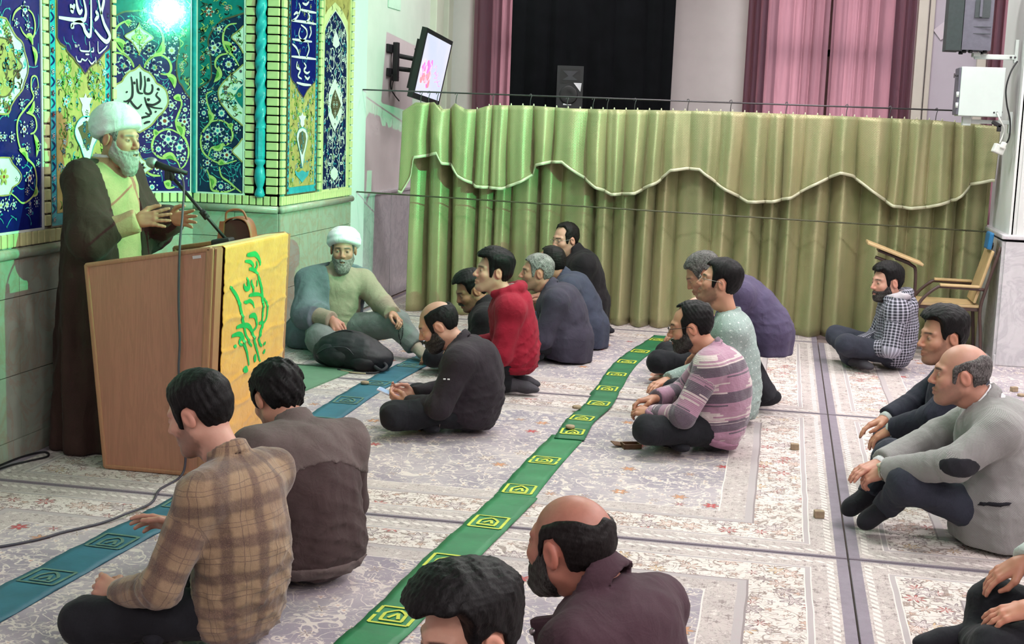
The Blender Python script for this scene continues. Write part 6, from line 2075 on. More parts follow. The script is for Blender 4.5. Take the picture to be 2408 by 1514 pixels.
def head_colors(V, st):
    x, y, z = V[:, 0], V[:, 1], V[:, 2]
    base = np.array(lin(*st.get('skin', (196, 146, 122))))
    C = np.tile(base, (len(V), 1))
    ay = np.abs(y)

    def mixc(m, c):
        nonlocal C
        C = C * (1 - m[:, None]) + np.array(c) * m[:, None]
    red = base * np.array([1.05, .74, .70])
    mixc(.6 * np.exp(-(((x - .105) / .03) ** 2 + (y / .03) ** 2 + ((z + .028) / .02) ** 2)), red)
    mixc(.4 * np.exp(-(((x - .07) / .03) ** 2 + ((ay - .042) / .02) ** 2 + ((z + .03) / .022) ** 2)), red)
    mixc(.5 * (ay > .074) * (np.abs(z) < .04) * (x < .02), red)
    mixc(.35 * np.exp(-(((ay - .032) / .016) ** 2 + ((z + .008) / .008) ** 2)) * (x > .05), base * .55)
    hc = np.array(lin(*st.get('hairc', (28, 24, 24))))
    stub = st.get('stubble', 0.0)
    if stub:
        m = poly2(x, z, BEARD) + .004 * np.sin(x * 260) * np.sin(z * 230)
        mixc(stub * (1 - sm01(m, -.010, .006)), hc * .9 + base * .12)
    scalp = st.get('scalp', 0.0)
    if scalp:
        m = poly2(x, z, HAIRS['short'])
        mixc(scalp * (1 - sm01(m, -.012, .014)), hc * .8 + base * .2)
    lip = np.exp(-(((z + .066) / .0085) ** 2 + (y / .02) ** 2)) * (x > .08)
    mixc(np.clip(lip * .9, 0, .75), base * np.array([.80, .50, .48]))
    mixc(.8 * np.exp(-(((z + .0662) / .0022) ** 2 + (y / .02) ** 2)) * (x > .08), base * .25)
    fr = x > .06
    br = np.exp(-(((z - (.0275 - .10 * (ay - .03) ** 2 / .03)) / .0048) ** 4 + ((ay - .031) / .021) ** 4)) * fr
    mixc(np.clip(br * 1.2, 0, st.get('brow', .92)), np.array(lin(*st.get('browc', st.get('hairc', (28, 24, 24))))))
    ew = (((ay - .032) / .0118) ** 2 + ((z - .0030) / .0042) ** 2) < 1
    mixc(.8 * (ew & fr), (.40, .34, .31))
    ir = (((ay - .0325) / .0058) ** 2 + ((z - .0034) / .0052) ** 2) < 1
    mixc(.95 * (ir & fr), (.03, .018, .012))
    lid = np.exp(-(((z - .0085) / .0026) ** 2 + ((ay - .032) / .014) ** 4)) * fr
    mixc(np.clip(.75 * lid, 0, 1), base * .22)
    return C


def hand_sdf(P, t, curl, spread, thumb):
    """x along fingers, z back of the hand, thumb on +y*t"""
    d = ell(P, (.030, 0, 0), (.040, .034, .017))
    d = smin(d, cone(P, (.02, t * .022, 0), (.085, t * .028, .001), .014, .0125), .015)
    d = smin(d, cone(P, (.02, -t * .020, 0), (.078, -t * .028, 0), .013, .0115), .015)
    d = smin(d, cone(P, (.02, 0, .001), (.088, 0, .002), .0145, .013), .015)
    d = smin(d, cone(P, (-.030, 0, 0), (.012, 0, 0), .0225, .0235), .02)
    L = (.074, .083, .077, .060)
    Y = (.0295, .0100, -.0105, -.0290)
    for i in range(4):
        p = np.array([.086 if i < 3 else .078, t * Y[i], .001])
        a = -curl[i] * .75
        yaw = t * spread * (1.5 - i) * .5
        fr = d * 0 + 1e9
        for j, (q, r0, r1) in enumerate(((.46, .0098, .0088), (.30, .0088, .0080), (.24, .0080, .0066))):
            v = np.array([math.cos(a) * math.cos(yaw), math.cos(a) * math.sin(yaw), math.sin(a)])
            p2 = p + v * L[i] * q
            fr = smin(fr, cone(P, p, p2, r0, r1), .004)
            p = p2
            a -= curl[i] * (1.0 if j == 0 else .7)
        d = smin(d, fr, .006)
    a0 = np.array([.012, t * .026, -.004])
    a1 = np.array([.046, t * (.046 + .012 * (1 - thumb)), -.012 - .012 * thumb])
    a2 = a1 + np.array([.034, t * (.012 - .030 * thumb), -.006 - .014 * thumb])
    a3 = a2 + np.array([.026, t * (.002 - .026 * thumb), -.006 * thumb])
    d = smin(d, cone(P, a0, a1, .0165, .0125), .012)
    d = smin(d, smin(cone(P, a1, a2, .0120, .0100), cone(P, a2, a3, .0100, .0078), .004), .006)
    return d


_HAND_CACHE = {}


def hand_mesh(t, curl, spread, thumb, h):
    key = (t, tuple(curl), spread, thumb, h)
    if key not in _HAND_CACHE:
        P, lo = grid((-.07, -.085, -.12), (.20, .085, .045), h)
        D = hand_sdf(P, t, curl, spread, thumb)
        _HAND_CACHE[key] = snet(D, lo, h)
    return _HAND_CACHE[key]


GRIPS = {
    'relax': ((.28, .32, .36, .42), .18, .35),
    'open': ((.10, .08, .10, .16), .30, .05),
    'curl': ((.62, .68, .72, .78), .06, .75),
    'fist': ((1.0, 1.05, 1.05, 1.05), .0, 1.0),
    'droop': ((.30, .34, .38, .42), .22, .30),
}


def rotm(h, p=0.0, r=0.0):
    return Matrix.Rotation(math.radians(h), 3, 'Z') @ Matrix.Rotation(math.radians(p), 3, 'Y') @ Matrix.Rotation(math.radians(r), 3, 'X')


def nrm(v):
    v = np.asarray(v, float)
    return v / (np.linalg.norm(v) + 1e-9)


DEF_CROSS = dict(hipl=(.02, .09, .13), hipr=(.02, -.09, .13), knl=(.37, .28, .13), knr=(.37, -.28, .13), anl=(.30, -.06, .075), anr=(.24, .08, .07), tol=(.22, -.22, .055), tor=(.16, .22, .055))
DEF_KNEEL = dict(hipl=(.0, .09, .26), hipr=(.0, -.09, .26), knl=(.40, .13, .075), knr=(.40, -.13, .075), anl=(-.02, .10, .075), anr=(-.02, -.10, .075), tol=(-.20, .08, .045), tor=(-.20, -.08, .045))


class Body:
    def __init__(s, sp):
        s.sp = sp
        a = math.radians(sp['hd'])
        s.F = np.array([math.cos(a), math.sin(a), 0])
        s.L = np.array([-math.sin(a), math.cos(a), 0])
        s.U = np.array([0, 0, 1.0])
        J = dict(DEF_KNEEL if sp.get('pose') == 'kneel' else DEF_CROSS)
        pz = .27 if sp.get('pose') == 'kneel' else .14
        J['pelvis'] = (0, 0, pz)
        J.update({k: v for k, v in sp['J'].items()})
        n = J['neck']
        J.setdefault('shl', (n[0] - .005, .185, n[2] - .075))
        J.setdefault('shr', (n[0] - .005, -.185, n[2] - .075))
        for s_, q in (('l', 1), ('r', -1)):
            sh = np.array(J['sh' + s_])
            J.setdefault('el' + s_, tuple(sh + np.array([.08, q * .05, -.27])))
            el = np.array(J['el' + s_])
            J.setdefault('wr' + s_, tuple(el + np.array([.22, -q * .10, -.02])))
        s.J = {k: s.w(v) for k, v in J.items()}

    def w(s, p):
        return p[0] * s.F + p[1] * s.L + p[2] * s.U


def torso_sdf(P, B, infl, girth, arms=True, cuff=True, armr=1.0, low=True):
    J = B.J
    sp = B.sp
    pel, nk = J['pelvis'], J['neck']
    bow = sp.get('bow', .03)
    up = nrm(nk - pel)
    mid = (pel + nk) / 2 - B.F * bow
    lat = B.L
    rows = [(.0, .118, .165), (.28, .118, .155), (.55, .120, .165), (.80, .105, .160)]
    d = None
    for t, rd, rl in rows:
        c = (1 - t) ** 2 * pel + 2 * t * (1 - t) * mid + t * t * nk
        tg = nrm(2 * (1 - t) * (mid - pel) + 2 * t * (nk - mid))
        fw = nrm(np.cross(lat, tg))
        M = (fw, lat, tg)
        hh = np.linalg.norm(nk - pel) * .30
        e = ell(P, c, (rd * girth + infl, rl * (.5 + .5 * girth) + infl, (max(.11, hh) if t < .7 else hh * .62) + infl), M)
        d = e if d is None else smin(d, e, .07)
    d = smin(d, cone(P, J['shl'], J['shr'], .062 + infl, .062 + infl), .06)
    for q in 'lr':
        d = smin(d, cone(P, nk - up * .030, J['sh' + q], .036 + infl, .048 + infl), .045)
    tors = d
    al = []
    if arms:
        for q in 'lr':
            sh, el, wr = J['sh' + q], J['el' + q], J['wr' + q]
            a1 = cone(P, sh, el, (.060 + infl) * armr, (.047 + infl) * armr)
            r2, t2 = seg(P, el, wr)
            a2 = r2 - ((.045 + infl) * armr + (-.011 * armr) * t2)
            dist = np.sqrt((P[0] - el[0]) ** 2 + (P[1] - el[1]) ** 2 + (P[2] - el[2]) ** 2)
            dv = nrm(wr - el)
            along = (P[0] - el[0]) * dv[0] + (P[1] - el[1]) * dv[1] + (P[2] - el[2]) * dv[2]
            a = smin(a1, a2, .03)
            a = a + .0035 * np.sin(along * 120 + 1.3 * np.sin(P[2] * 40)) * np.exp(-(dist / .11) ** 2)
            if cuff:
                a = np.maximum(a, plane(P, wr - dv * .008, dv))
            al.append(a)
    return tors, al


def put(B, name, V, Q, mat, root, col=None, vec=None):
    return link(name, fast_mesh(name, V, Q, col=col, vec=vec), mat, root)


def bounds(pts, pad):
    p = np.array(pts)
    return p.min(0) - pad, p.max(0) + pad


def cloth_coords(V, B):
    J = B.J
    P = (V[:, 0], V[:, 1], V[:, 2])
    pel, nk = J['pelvis'], J['neck']
    up = nrm(nk - pel)
    lat = B.L
    fw = np.cross(lat, up)
    rel = V - pel
    uu = np.arctan2(rel @ lat, rel @ fw) * .17
    vv = rel @ up
    tors, al = torso_sdf(P, B, .02, 1.0, cuff=False)
    best = tors.copy()
    out = np.stack([uu, vv, np.zeros(len(V))], 1)
    for i, q in enumerate('lr'):
        sh, el, wr = J['sh' + q], J['el' + q], J['wr' + q]
        for k, (a, b, off) in enumerate(((sh, el, 0), (el, wr, .29))):
            r, t = seg(P, a, b)
            d = r - .066
            dv = nrm(b - a)
            s1 = nrm(np.cross(dv, (0.3, .2, 1)))
            s2 = np.cross(dv, s1)
            rr = V - a
            ang = np.arctan2(rr @ s1, rr @ s2) * .06
            L = np.linalg.norm(b - a)
            m = d < best - .012
            out[m] = np.stack([ang, off + t * L, np.full(len(V), 1 + i)], 1)[m]
            best = np.minimum(best, d)
    return out


PEOPLE = {}


def person(sp):
    B = Body(sp)
    J = B.J
    near = sp.get('near', 1.0)
    bx, by = sp['base']
    root = empty('person', (bx, by, .013), 0, sp['label'], 'person')
    hs = sp.get('hs', 1.06)
    R = np.array(rotm(sp.get('hh', sp['hd']), sp.get('hp', 0), sp.get('hr', 0)))
    H = B.w(sp['J']['head'])
    J['head'] = H
    st = sp['st']
    hh_ = .0042 * near
    nk_local = R.T @ (J['neck'] - H) / hs
    # ---- the body: head, neck, hands and the core under the clothes, one mesh
    vs, qs, cs = [], [], []

    def addm(V, Q, C):
        n = sum(len(v) for v in vs)
        vs.append(V)
        qs.append(Q + n)
        cs.append(C)
    P, lo = grid((-.17, -.115 - abs(nk_local[1]), min(-.17, nk_local[2] - .03)), (.155, .115 + abs(nk_local[1]), .145), hh_)
    lo_x = min(-.17, nk_local[0] - .08)
    if lo_x < -.171:
        P, lo = grid((lo_x, -.115 - abs(nk_local[1]), min(-.17, nk_local[2] - .03)), (.155, .115 + abs(nk_local[1]), .145), hh_)
    D = head_sdf(P, st, True, tuple(nk_local))
    V, Q = snet(D, lo, hh_)
    C = head_colors(V, st)
    addm(V * hs @ R.T + H, Q, C)
    skin = np.array(lin(*st.get('skin', (196, 146, 122))))
    for q, t in (('l', -1), ('r', 1)):
        g = sp.get('hand' + q)
        if g is False:
            continue
        g = g or {}
        curl, spread, th = GRIPS[g.get('grip', 'relax')]
        hv, hq = hand_mesh(t, curl, spread, th, .0042 * max(1, near * .9))
        dv = nrm(B.w(g['dir'])) if 'dir' in g else nrm(J['wr' + q] - J['el' + q])
        n0 = B.w(g.get('back', (0, 0, 1)))
        nv = nrm(n0 - dv * (n0 @ dv))
        yv = np.cross(nv, dv)
        Mh = np.stack([dv, yv, nv], 1)
        hc = np.tile(skin * np.array([.92, .86, .84]), (len(hv), 1))
        kn = np.exp(-((hv[:, 0] - .088) / .012) ** 2) * .35
        hc = hc * (1 - kn[:, None] * np.array([.1, .4, .4]))
        addm(hv * sp.get('hands', 1.0) @ Mh.T + J['wr' + q], hq, hc)
    lo_, hi_ = bounds([J[k] for k in ('pelvis', 'neck', 'shl', 'shr', 'ell', 'elr', 'wrl', 'wrr', 'knl', 'knr', 'anl', 'anr')], .16)
    P, lo = grid(lo_, hi_, .026)
    tors, al = torso_sdf(P, B, -.02, .8, armr=.72, cuff=False)
    D = smin(tors, np.minimum(al[0], al[1]), .02)
    for q in 'lr':
        D = smin(D, smin(cone(P, J['hip' + q], J['kn' + q], .06, .04), cone(P, J['kn' + q], J['an' + q], .04, .026), .02), .03)
    V, Q = snet(D, lo, .026)
    addm(V, Q, np.tile(skin, (len(V), 1)))
    body = put(B, 'body', np.concatenate(vs), np.concatenate(qs), SKIN_M, root, col=np.concatenate(cs))

    # ---- hair and beard
    hm = sp.get('hairm')
    if hm and st.get('hair'):
        h = .0045 * near
        P, lo = grid((-.165, -.115, -.10), (.14, .115, .175), h)
        w = st.get('wide', 1.0)
        base = ell(P, (-.014, 0, .030), (.099, .077 * w, .092))
        base = smin(base, ell(P, (.030, 0, -.040), (.064, .058 * w, .078)), .035)
        th, tt = st.get('thick', .008), st.get('top', .012)
        zz = sm01(P[2], .02, .11)
        fx = sm01(P[0], -.06, .08)
        D = base - th - tt * zz * (1 - st.get('frontup', 0) + 2 * st.get('frontup', 0) * fx)
        amp = st.get('mess', .002)
        D = D + amp * wob(P, 130, st.get('seed', 1), (1, 1, .6)) + min(amp, .003) * .8 * wob(P, 380, st.get('seed', 1) + 9, (1, 1, .5))
        pz = P[2] + .006 * np.sin(P[1] * 90 + st.get('seed', 1)) - st.get('temple', .25) * np.maximum(0, np.abs(P[1]) - .03) * sm01(P[0], .02, .06)
        D = smax(D, poly2(P[0], pz, HAIRS[st['hair']]), .010)
        V, Q = snet(D, lo, h)
        put(B, 'hair', V * hs @ R.T + H, Q, hm, root)
    bm_ = sp.get('beardm')
    if bm_ and st.get('beard'):
        h = .0042 * near
        long = st.get('long', 0)
        P, lo = grid((-.04, -.09, -.17 - long), (.15 + long * .3, .09, .02), h)
        base = head_sdf(P, st, False)
        th = st['beard']
        D = base - th * (.35 + .65 * sm01(-P[2], .0, .08))
        D = D + .0022 * wob(P, 240, st.get('seed', 1) + 3)
        D = smax(D, poly2(P[0], P[2], BEARD), .008)
        D = smax(D, -ell(P, (.104, 0, -.068), (.030, .019, .0065)), .004)
        if long:
            D = smin(D, ell(P, (.074, 0, -.115 - long * .4), (.034 + long * .1, .044, .03 + long * .55)) + .003 * wob(P, 200, 5, (1, 1, .3)), .025)
        V, Q = snet(D, lo, h)
        put(B, 'beard', V * hs @ R.T + H, Q, bm_, root)
    if st.get('moustache'):
        h = .003 * near
        P, lo = grid((.06, -.05, -.085), (.14, .05, -.03), h)
        D = smin(cone(P, (.104, 0, -.046), (.090, .028, -.060), .0095, .005), cone(P, (.104, 0, -.046), (.090, -.028, -.060), .0095, .005), .006)
        D = D + .0015 * wob(P, 400, 5)
        V, Q = snet(D, lo, h)
        put(B, 'moustache', V * hs @ R.T + H, Q, bm_ or hm, root)
    if st.get('turban'):
        h = .0055
        P, lo = grid((-.20, -.15, -.10), (.15, .15, .21), h)
        th_ = st['turban']
        D = ell(P, (-.030, 0, .078 - .03 * (1 - th_)), (.136, .112, .104 * th_))
        D = smin(D, ell(P, (-.045, 0, .045), (.118, .106, .080)), .03)
        ang = P[2] * .75 + np.abs(P[1]) * .55 + P[0] * .18
        D = D - .0022 * np.sin(ang * 150) * sm01(P[0], -.14, .05) - .0012 * np.sin((P[2] - .4 * P[0]) * 160)
        n = nrm((.42, 0, -1.0))
        D = smax(D, plane(P, (.10, 0, .068), n), .02)
        V, Q = snet(D, lo, h)
        put(B, 'turban', V * hs @ R.T + H, Q, sp['turbanm'], root)
    if st.get('glasses'):
        mbs = MB()
        T = lambda p: tuple(R @ (np.array(p) * hs) + H)
        for s_ in (-1, 1):
            ring = []
            for k in range(16):
                a = 2 * PI * k / 16
                sx = math.cos(a) * .0215
                sz = math.sin(a) * .0155
                ring.append(T((.112 - abs(sx) * .0 - .010 * max(0, sx * 40), s_ * (.0315 + sx), .003 + sz)))
            mbs.tube(ring, .0013, 6, closed=True)
            mbs.tube([T((.104, s_ * .053, .008)), T((.06, s_ * .077, .010)), T((.0, s_ * .086, .012)), T((-.018, s_ * .086, -.004))], .0017, 6)
        mbs.tube([T((.113, -.010, .006)), T((.117, 0, .009)), T((.113, .010, .006))], .0014, 6)
        mbs.build('glasses_frame', sp['glassm'], root)
    PEOPLE[sp['key']] = (root, B, R, H, hs)

    # ---- clothes
    tp = sp.get('top')
    if tp:
        infl = tp.get('infl', .016)
        girth = tp.get('girth', 1.0)
        h = .0105 * max(1.0, near * .9)
        lo_, hi_ = bounds([J[k] for k in ('pelvis', 'neck', 'shl', 'shr', 'ell', 'elr', 'wrl', 'wrr')], .22)
        lo_[2] = max(lo_[2], -.01)
        P, lo = grid(lo_, hi_, h)
        tors, al = torso_sdf(P, B, infl, girth, armr=tp.get('armr', 1.0))
        up = nrm(J['neck'] - J['pelvis'])
        nb = J['neck']
        na = nrm(J['head'] - R @ np.array([.035, 0, .05]) - nb)
        amp = tp.get('fold', .005)
        tors = tors + amp * wob(P, 26, sp.get('seed', 3), (1, 1, .5)) + amp * .5 * wob(P, 55, sp.get('seed', 3) + 1, (1, 1, .4))
        fw_ = P[0] * B.F[0] + P[1] * B.F[1]
        lt_ = P[0] * B.L[0] + P[1] * B.L[1]
        cr = np.sin(P[2] * 48 + lt_ * 26 * np.sign(lt_) + 1.6 * wob(P, 14, sp.get('seed', 3) + 7))
        cr2 = np.sin(P[2] * 70 - fw_ * 40 + 1.8 * wob(P, 18, sp.get('seed', 3) + 8))
        low_ = 1 - sm01(P[2], J['pelvis'][2] + .04, J['pelvis'][2] + .30)
        tors = tors - amp * 1.1 * np.exp(-(cr / .38) ** 2) * (.35 + .65 * low_) - amp * .7 * np.exp(-(cr2 / .35) ** 2) * low_
        if tp.get('hemr'):
            pl = J['pelvis']
            rf_, rl_, zt_ = tp['hemr']
            a_ = fw_ - pl @ B.F + .02
            b_ = lt_ - pl @ B.L
            an_ = np.arctan2(b_, a_)
            sk = (np.sqrt((a_ / rf_) ** 2 + (b_ / rl_) ** 2) - 1) * min(rf_, rl_) - .05 * np.maximum(0, zt_ - P[2]) - .006 * np.sin(an_ * 9 + 2 * P[2])
            tors = smin(tors, smax(sk, P[2] - zt_, .07), .09)
        if 'hem' in tp:
            hz = tp['hem']
            fr = (P[0] * B.F[0] + P[1] * B.F[1])
            tors = smax(tors, (hz + tp.get('hemslope', .25) * fr) - P[2], .012)
        for a in al:
            tors = smin(tors, a + amp * .35 * wob(P, 60, 8), .028)
        cx, cy, cz = nb
        ax = (P[0] - cx) * na[0] + (P[1] - cy) * na[1] + (P[2] - cz) * na[2]
        rd = np.sqrt(np.maximum(1e-9, (P[0] - cx) ** 2 + (P[1] - cy) ** 2 + (P[2] - cz) ** 2 - ax ** 2))
        fwc = (P[0] - cx) * B.F[0] + (P[1] - cy) * B.F[1]
        D = np.maximum(tors, -np.maximum(rd - .056, -(ax + .0)))
        cl = tp.get('collar')
        if cl:
            ch = cl.get('h', .028)
            r = cl.get('r', .070)
            ring = np.maximum(np.abs(rd - r - .12 * np.maximum(0, -ax)) - .0085, np.abs(ax - cl.get('off', .012) - .006) - ch)
            if cl.get('open'):
                ring = np.maximum(ring, fwc - cl['open'])
            D = smin(D, ring, .006)
        if tp.get('hood'):
            c0 = nb + up * .0
            pts = []
            for k in range(9):
                a = -2.35 + 4.7 * k / 8
                pts.append(c0 - B.F * math.cos(a) * .095 + B.L * math.sin(a) * .105 + np.array([0, 0, .030 - .055 * (1 - math.cos(a)) * .5]))
            for k in range(8):
                rr = .027 + .014 * math.exp(-((k - 3.5) / 2.2) ** 2)
                D = smin(D, cone(P, pts[k] + np.array([0, 0, .022]), pts[k + 1] + np.array([0, 0, .022]), rr, rr), .008)
            D = smin(D, ell(P, c0 - B.F * .12 - np.array([0, 0, .055]), (.052, .120, .085), (B.F, B.L, B.U)), .012)
            D = np.maximum(D, -np.maximum(rd - .066, -(ax + .01)))
        B.topD = (D, P, lo, h)
        V, Q = snet(D, lo, h)
        top = put(B, tp.get('name', 'jacket'), V, Q, tp['mat'], root, vec=cloth_coords(V, B))
        if tp.get('inner'):
            mbs = MB()
            ring = []
            for k in range(25):
                a = -2.6 + 5.2 * k / 24
                s1 = nrm(-B.F - na * ((-B.F) @ na))
                s2 = np.cross(na, s1)
                ring.append((s1 * math.cos(a) + s2 * math.sin(a)))
            vsr = []
            for k, u_ in enumerate(ring):
                for (rr, hh2) in ((.0635, -.03), (.0605, .048), (.067, .046), (.072, -.03)):
                    vsr.append(tuple(nb + u_ * rr + na * (hh2 + tp.get('innerh', 0))))
            fs = []
            for k in range(24):
                for i in range(4):
                    fs.append((k * 4 + i, k * 4 + (i + 1) % 4, k * 4 + 4 + (i + 1) % 4, k * 4 + 4 + i))
            mbs.add(vsr, fs, True)
            mbs.build(tp.get('innername', 'shirt_collar'), tp['inner'], root)
        if tp.get('cuffm'):
            for q in 'lr':
                wr, el = J['wr' + q], J['el' + q]
                dv = nrm(wr - el)
                m2 = MB()
                m2.tube([wr - dv * .04, wr + dv * .014], [.038, .036], 16)
                m2.build('shirt_cuff', tp['cuffm'], root)
    tr = sp.get('trousers')
    if tr:
        h = .0115 * max(1.0, near * .9)
        ks = ['hipl', 'hipr', 'knl', 'knr', 'anl', 'anr', 'pelvis']
        lo_, hi_ = bounds([J[k] for k in ks], .17)
        lo_[2] = -.01
        P, lo = grid(lo_, hi_, h)
        k = tr.get('r', 1.0)
        D = ell(P, J['pelvis'] - np.array([0, 0, .015]), (.112, .150, .118), (B.F, B.L, B.U))
        ff = .006 * wob(P, 34, sp.get('seed', 3) + 4) + .003 * wob(P, 75, 6)
        for q in 'lr':
            a = cone(P, J['hip' + q], J['kn' + q], .088 * k, .074 * k)
            b2 = cone(P, J['kn' + q], J['an' + q], .072 * k, .056 * k)
            dv = nrm(J['an' + q] - J['kn' + q])
            b2 = np.maximum(b2, plane(P, J['an' + q] + dv * .01, dv))
            D = smin(D, smin(a, b2, .03), .035)
        D = D + ff
        D = np.maximum(D, .004 - P[2])
        V, Q = snet(D, lo, h)
        put(B, tr.get('name', 'trousers'), V, Q, tr['mat'], root)
    so = sp.get('socks')
    if so:
        for q in 'lr':
            an, to = J['an' + q], J['to' + q]
            lo_, hi_ = bounds([an, to], .09)
            h = .009 * max(1.0, near * .9)
            P, lo = grid(lo_, hi_, h)
            dv = nrm(to - an)
            D = cone(P, an - dv * .035, an + dv * .10, .040, .040)
            D = smin(D, ell(P, to - dv * .02, (.062, .042, .028), (dv, nrm(np.cross((0, 0, 1), dv)), nrm(np.cross(dv, np.cross((0, 0, 1), dv))))), .03)
            D = smin(D, cone(P, an, .55 * an + .45 * J['kn' + q], .042, .040), .03)
            D = np.maximum(D, .003 - P[2])
            V, Q = snet(D, lo, h)
            put(B, so.get('name', 'sock'), V, Q, so['mat'], root)
    return root

SKIN_M = skin_material()
BLACKH = hair_material('black_hair', (11, 10, 11))
DARKH = hair_material('dark_brown_hair', (20, 16, 16))
GREYH = hair_material('grey_hair', (70, 66, 66), .8)
SALTH = hair_material('salt_pepper_hair', (44, 40, 40), .35)
BEARDH = hair_material('black_beard', (32, 27, 26), .12)
WHITEB = hair_material('white_beard', (150, 145, 140), 1.0, .6)
GREYB = hair_material('grey_beard', (96, 90, 86), .7, .6)
M_BLACKT = cloth_material('black_trousers', (26, 27, 32))
M_NAVYT = cloth_material('charcoal_trousers', (44, 47, 58))
M_DGREYT = cloth_material('dark_grey_trousers', (40, 40, 46))
M_PLUM = cloth_material('plum_jacket', (64, 44, 52), .1)
M_BROWNJ = cloth_material('brown_jacket', (66, 52, 52), .1)
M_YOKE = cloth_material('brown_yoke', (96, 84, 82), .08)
M_BLKJ = cloth_material('black_jacket', (42, 36, 42), .1)
M_COAT = cloth_material('black_coat', (26, 22, 26), .1)
M_RED = cloth_material('red_hoodie', (138, 20, 42), .10)
M_SLATE = cloth_material('slate_suit', (58, 54, 68), .1)
M_BLUEG = cloth_material('blue_grey_suit', (56, 60, 76), .1)
M_PURP = cloth_material('purple_suit', (74, 66, 92), .1)
M_NAVY = cloth_material('navy_suit', (36, 38, 50), .1)
M_WHITE = cloth_material('white_shirt', (226, 226, 230), .04)
M_PALE = cloth_material('pale_shirt', (188, 196, 194), .05)
M_SOCK = cloth_material('grey_sock', (62, 60, 66), .12)
M_BSOCK = cloth_material('black_sock', (30, 30, 36), .12)
M_PLAID, M_STRIPE, M_CHECK, M_TWEED, M_DOT = plaid_material(), stripe_material(), check_material(), tweed_material(), dotted_material()
M_HOODLIN = cloth_material('grey_hood_lining', (176, 170, 176), .06)
M_TURBAN = cloth_material('white_turban', (228, 226, 232), .03, .9, 500, .15)
M_CLOAK = cloth_material('brown_cloak', (58, 40, 36), .12)
M_TANROBE = cloth_material('tan_robe', (176, 156, 118), .07)
M_KHAKI = cloth_material('khaki_robe', (150, 142, 122), .07)
M_BLUECL = cloth_material('blue_grey_cloak', (104, 114, 122), .08)
M_SAGE = cloth_material('grey_green_robe', (112, 122, 118), .08)
M_METALF = mk('steel_frame', (150, 146, 140), .3, .05, metal=.9)
M_BLKF = mk('black_frame', (28, 26, 28), .35, .05)

TAN = (190, 140, 116)
FAIR = (206, 160, 138)
OLIVE = (172, 124, 98)
jk = dict(h=.026, r=.070, open=.045)

person(dict(key='plaid', base=(-1.66, 4.11), hd=163, near=.85, seed=11, bow=.07, hh=173, hp=20,
    label='young man in brown plaid shirt sitting nearest the wooden lectern, head bowed',
    J=dict(head=(0.165, 0.000, 0.743), neck=(0.035, 0.000, 0.606), shl=(.0, .185, .535), shr=(.02, -.185, .53), ell=(.085, .27, .25), wrl=(.315, .22, .165),
           elr=(.20, -.27, .29), wrr=(.40, -.16, .285), knl=(.385, .30, .085), knr=(.40, -.30, .10)),
    handl=dict(grip='curl', dir=(.95, -.1, .15), back=(0, .8, .6)), handr=dict(grip='relax', dir=(.95, .25, .1), back=(-.1, -.75, .65)),
    st=dict(skin=(205, 158, 138), hair='short', thick=.009, top=.010, hairc=(24, 21, 22), stubble=.62, seed=2, nose=.008, mess=.002),
    hairm=BLACKH, top=dict(name='plaid_shirt', mat=M_PLAID, girth=1.0, collar=dict(h=.024, r=.066, off=.018, open=.05), hem=.045, hemslope=.30, fold=.007),
    trousers=dict(mat=M_BLACKT), socks=dict(mat=M_BSOCK)))

person(dict(key='brown', base=(-1.63, 4.76), hd=140, near=.85, seed=21, bow=.05, hh=140, hp=26, hr=0,
    label='man in dark brown jacket with grey shoulder yoke seen from behind, curly black hair',
    J=dict(head=(0.275, 0.000, 0.640), neck=(0.143, 0.000, 0.540), shl=(.09, .185, .50), shr=(.09, -.19, .485), ell=(.18, .25, .22), elr=(.16, -.26, .22)),
    st=dict(skin=TAN, hair='short', thick=.013, top=.012, hairc=(20, 18, 19), stubble=.6, seed=4, mess=.0045),
    hairm=BLACKH, top=dict(name='jacket', mat=M_BROWNJ, girth=1.22, infl=.022, collar=dict(h=.034, r=.074), hem=.05, hemslope=.2, fold=.006),
    trousers=dict(mat=M_BLACKT), socks=dict(mat=M_BSOCK)))

person(dict(key='fore', base=(-.51, 2.765), hd=192, near=.8, seed=31, bow=.03, hh=226, hp=12,
    label='black-haired head at the lower edge of the picture, in front of the balding man',
    J=dict(head=(.085, 0, .650), neck=(.01, 0, .535)),
    st=dict(skin=FAIR, hair='crop', thick=.012, top=.034, frontup=.35, hairc=(18, 16, 17), seed=7, mess=.0022),
    hairm=BLACKH, top=dict(name='jacket', mat=M_SLATE, collar=jk, hem=.05), trousers=dict(mat=M_BLACKT), socks=dict(mat=M_BSOCK)))

person(dict(key='bald', base=(-.34, 3.40), hd=160, near=.75, seed=41, bow=.06, hh=152, hp=0, hs=1.12,
    label='balding man with black beard in plum jacket at the lower edge',
    J=dict(head=(0.155, 0.000, 0.640), neck=(0.040, 0.000, 0.553), shl=(.02, .20, .455), shr=(.0, -.20, .45), ell=(.10, .27, .20), elr=(.08, -.28, .19)),
    st=dict(skin=(178, 118, 100), hair='horseshoe', thick=.005, top=.002, hairc=(26, 23, 24), beard=.007, stubble=.6, seed=5, mess=.0015, scalp=.25, wide=1.04),
    hairm=DARKH, beardm=BEARDH, top=dict(name='jacket', mat=M_PLUM, girth=1.25, infl=.024, collar=dict(h=.036, r=.082, off=.012, open=.06), hem=.04, fold=.006),
    trousers=dict(mat=M_BLACKT), socks=dict(mat=M_BSOCK)))

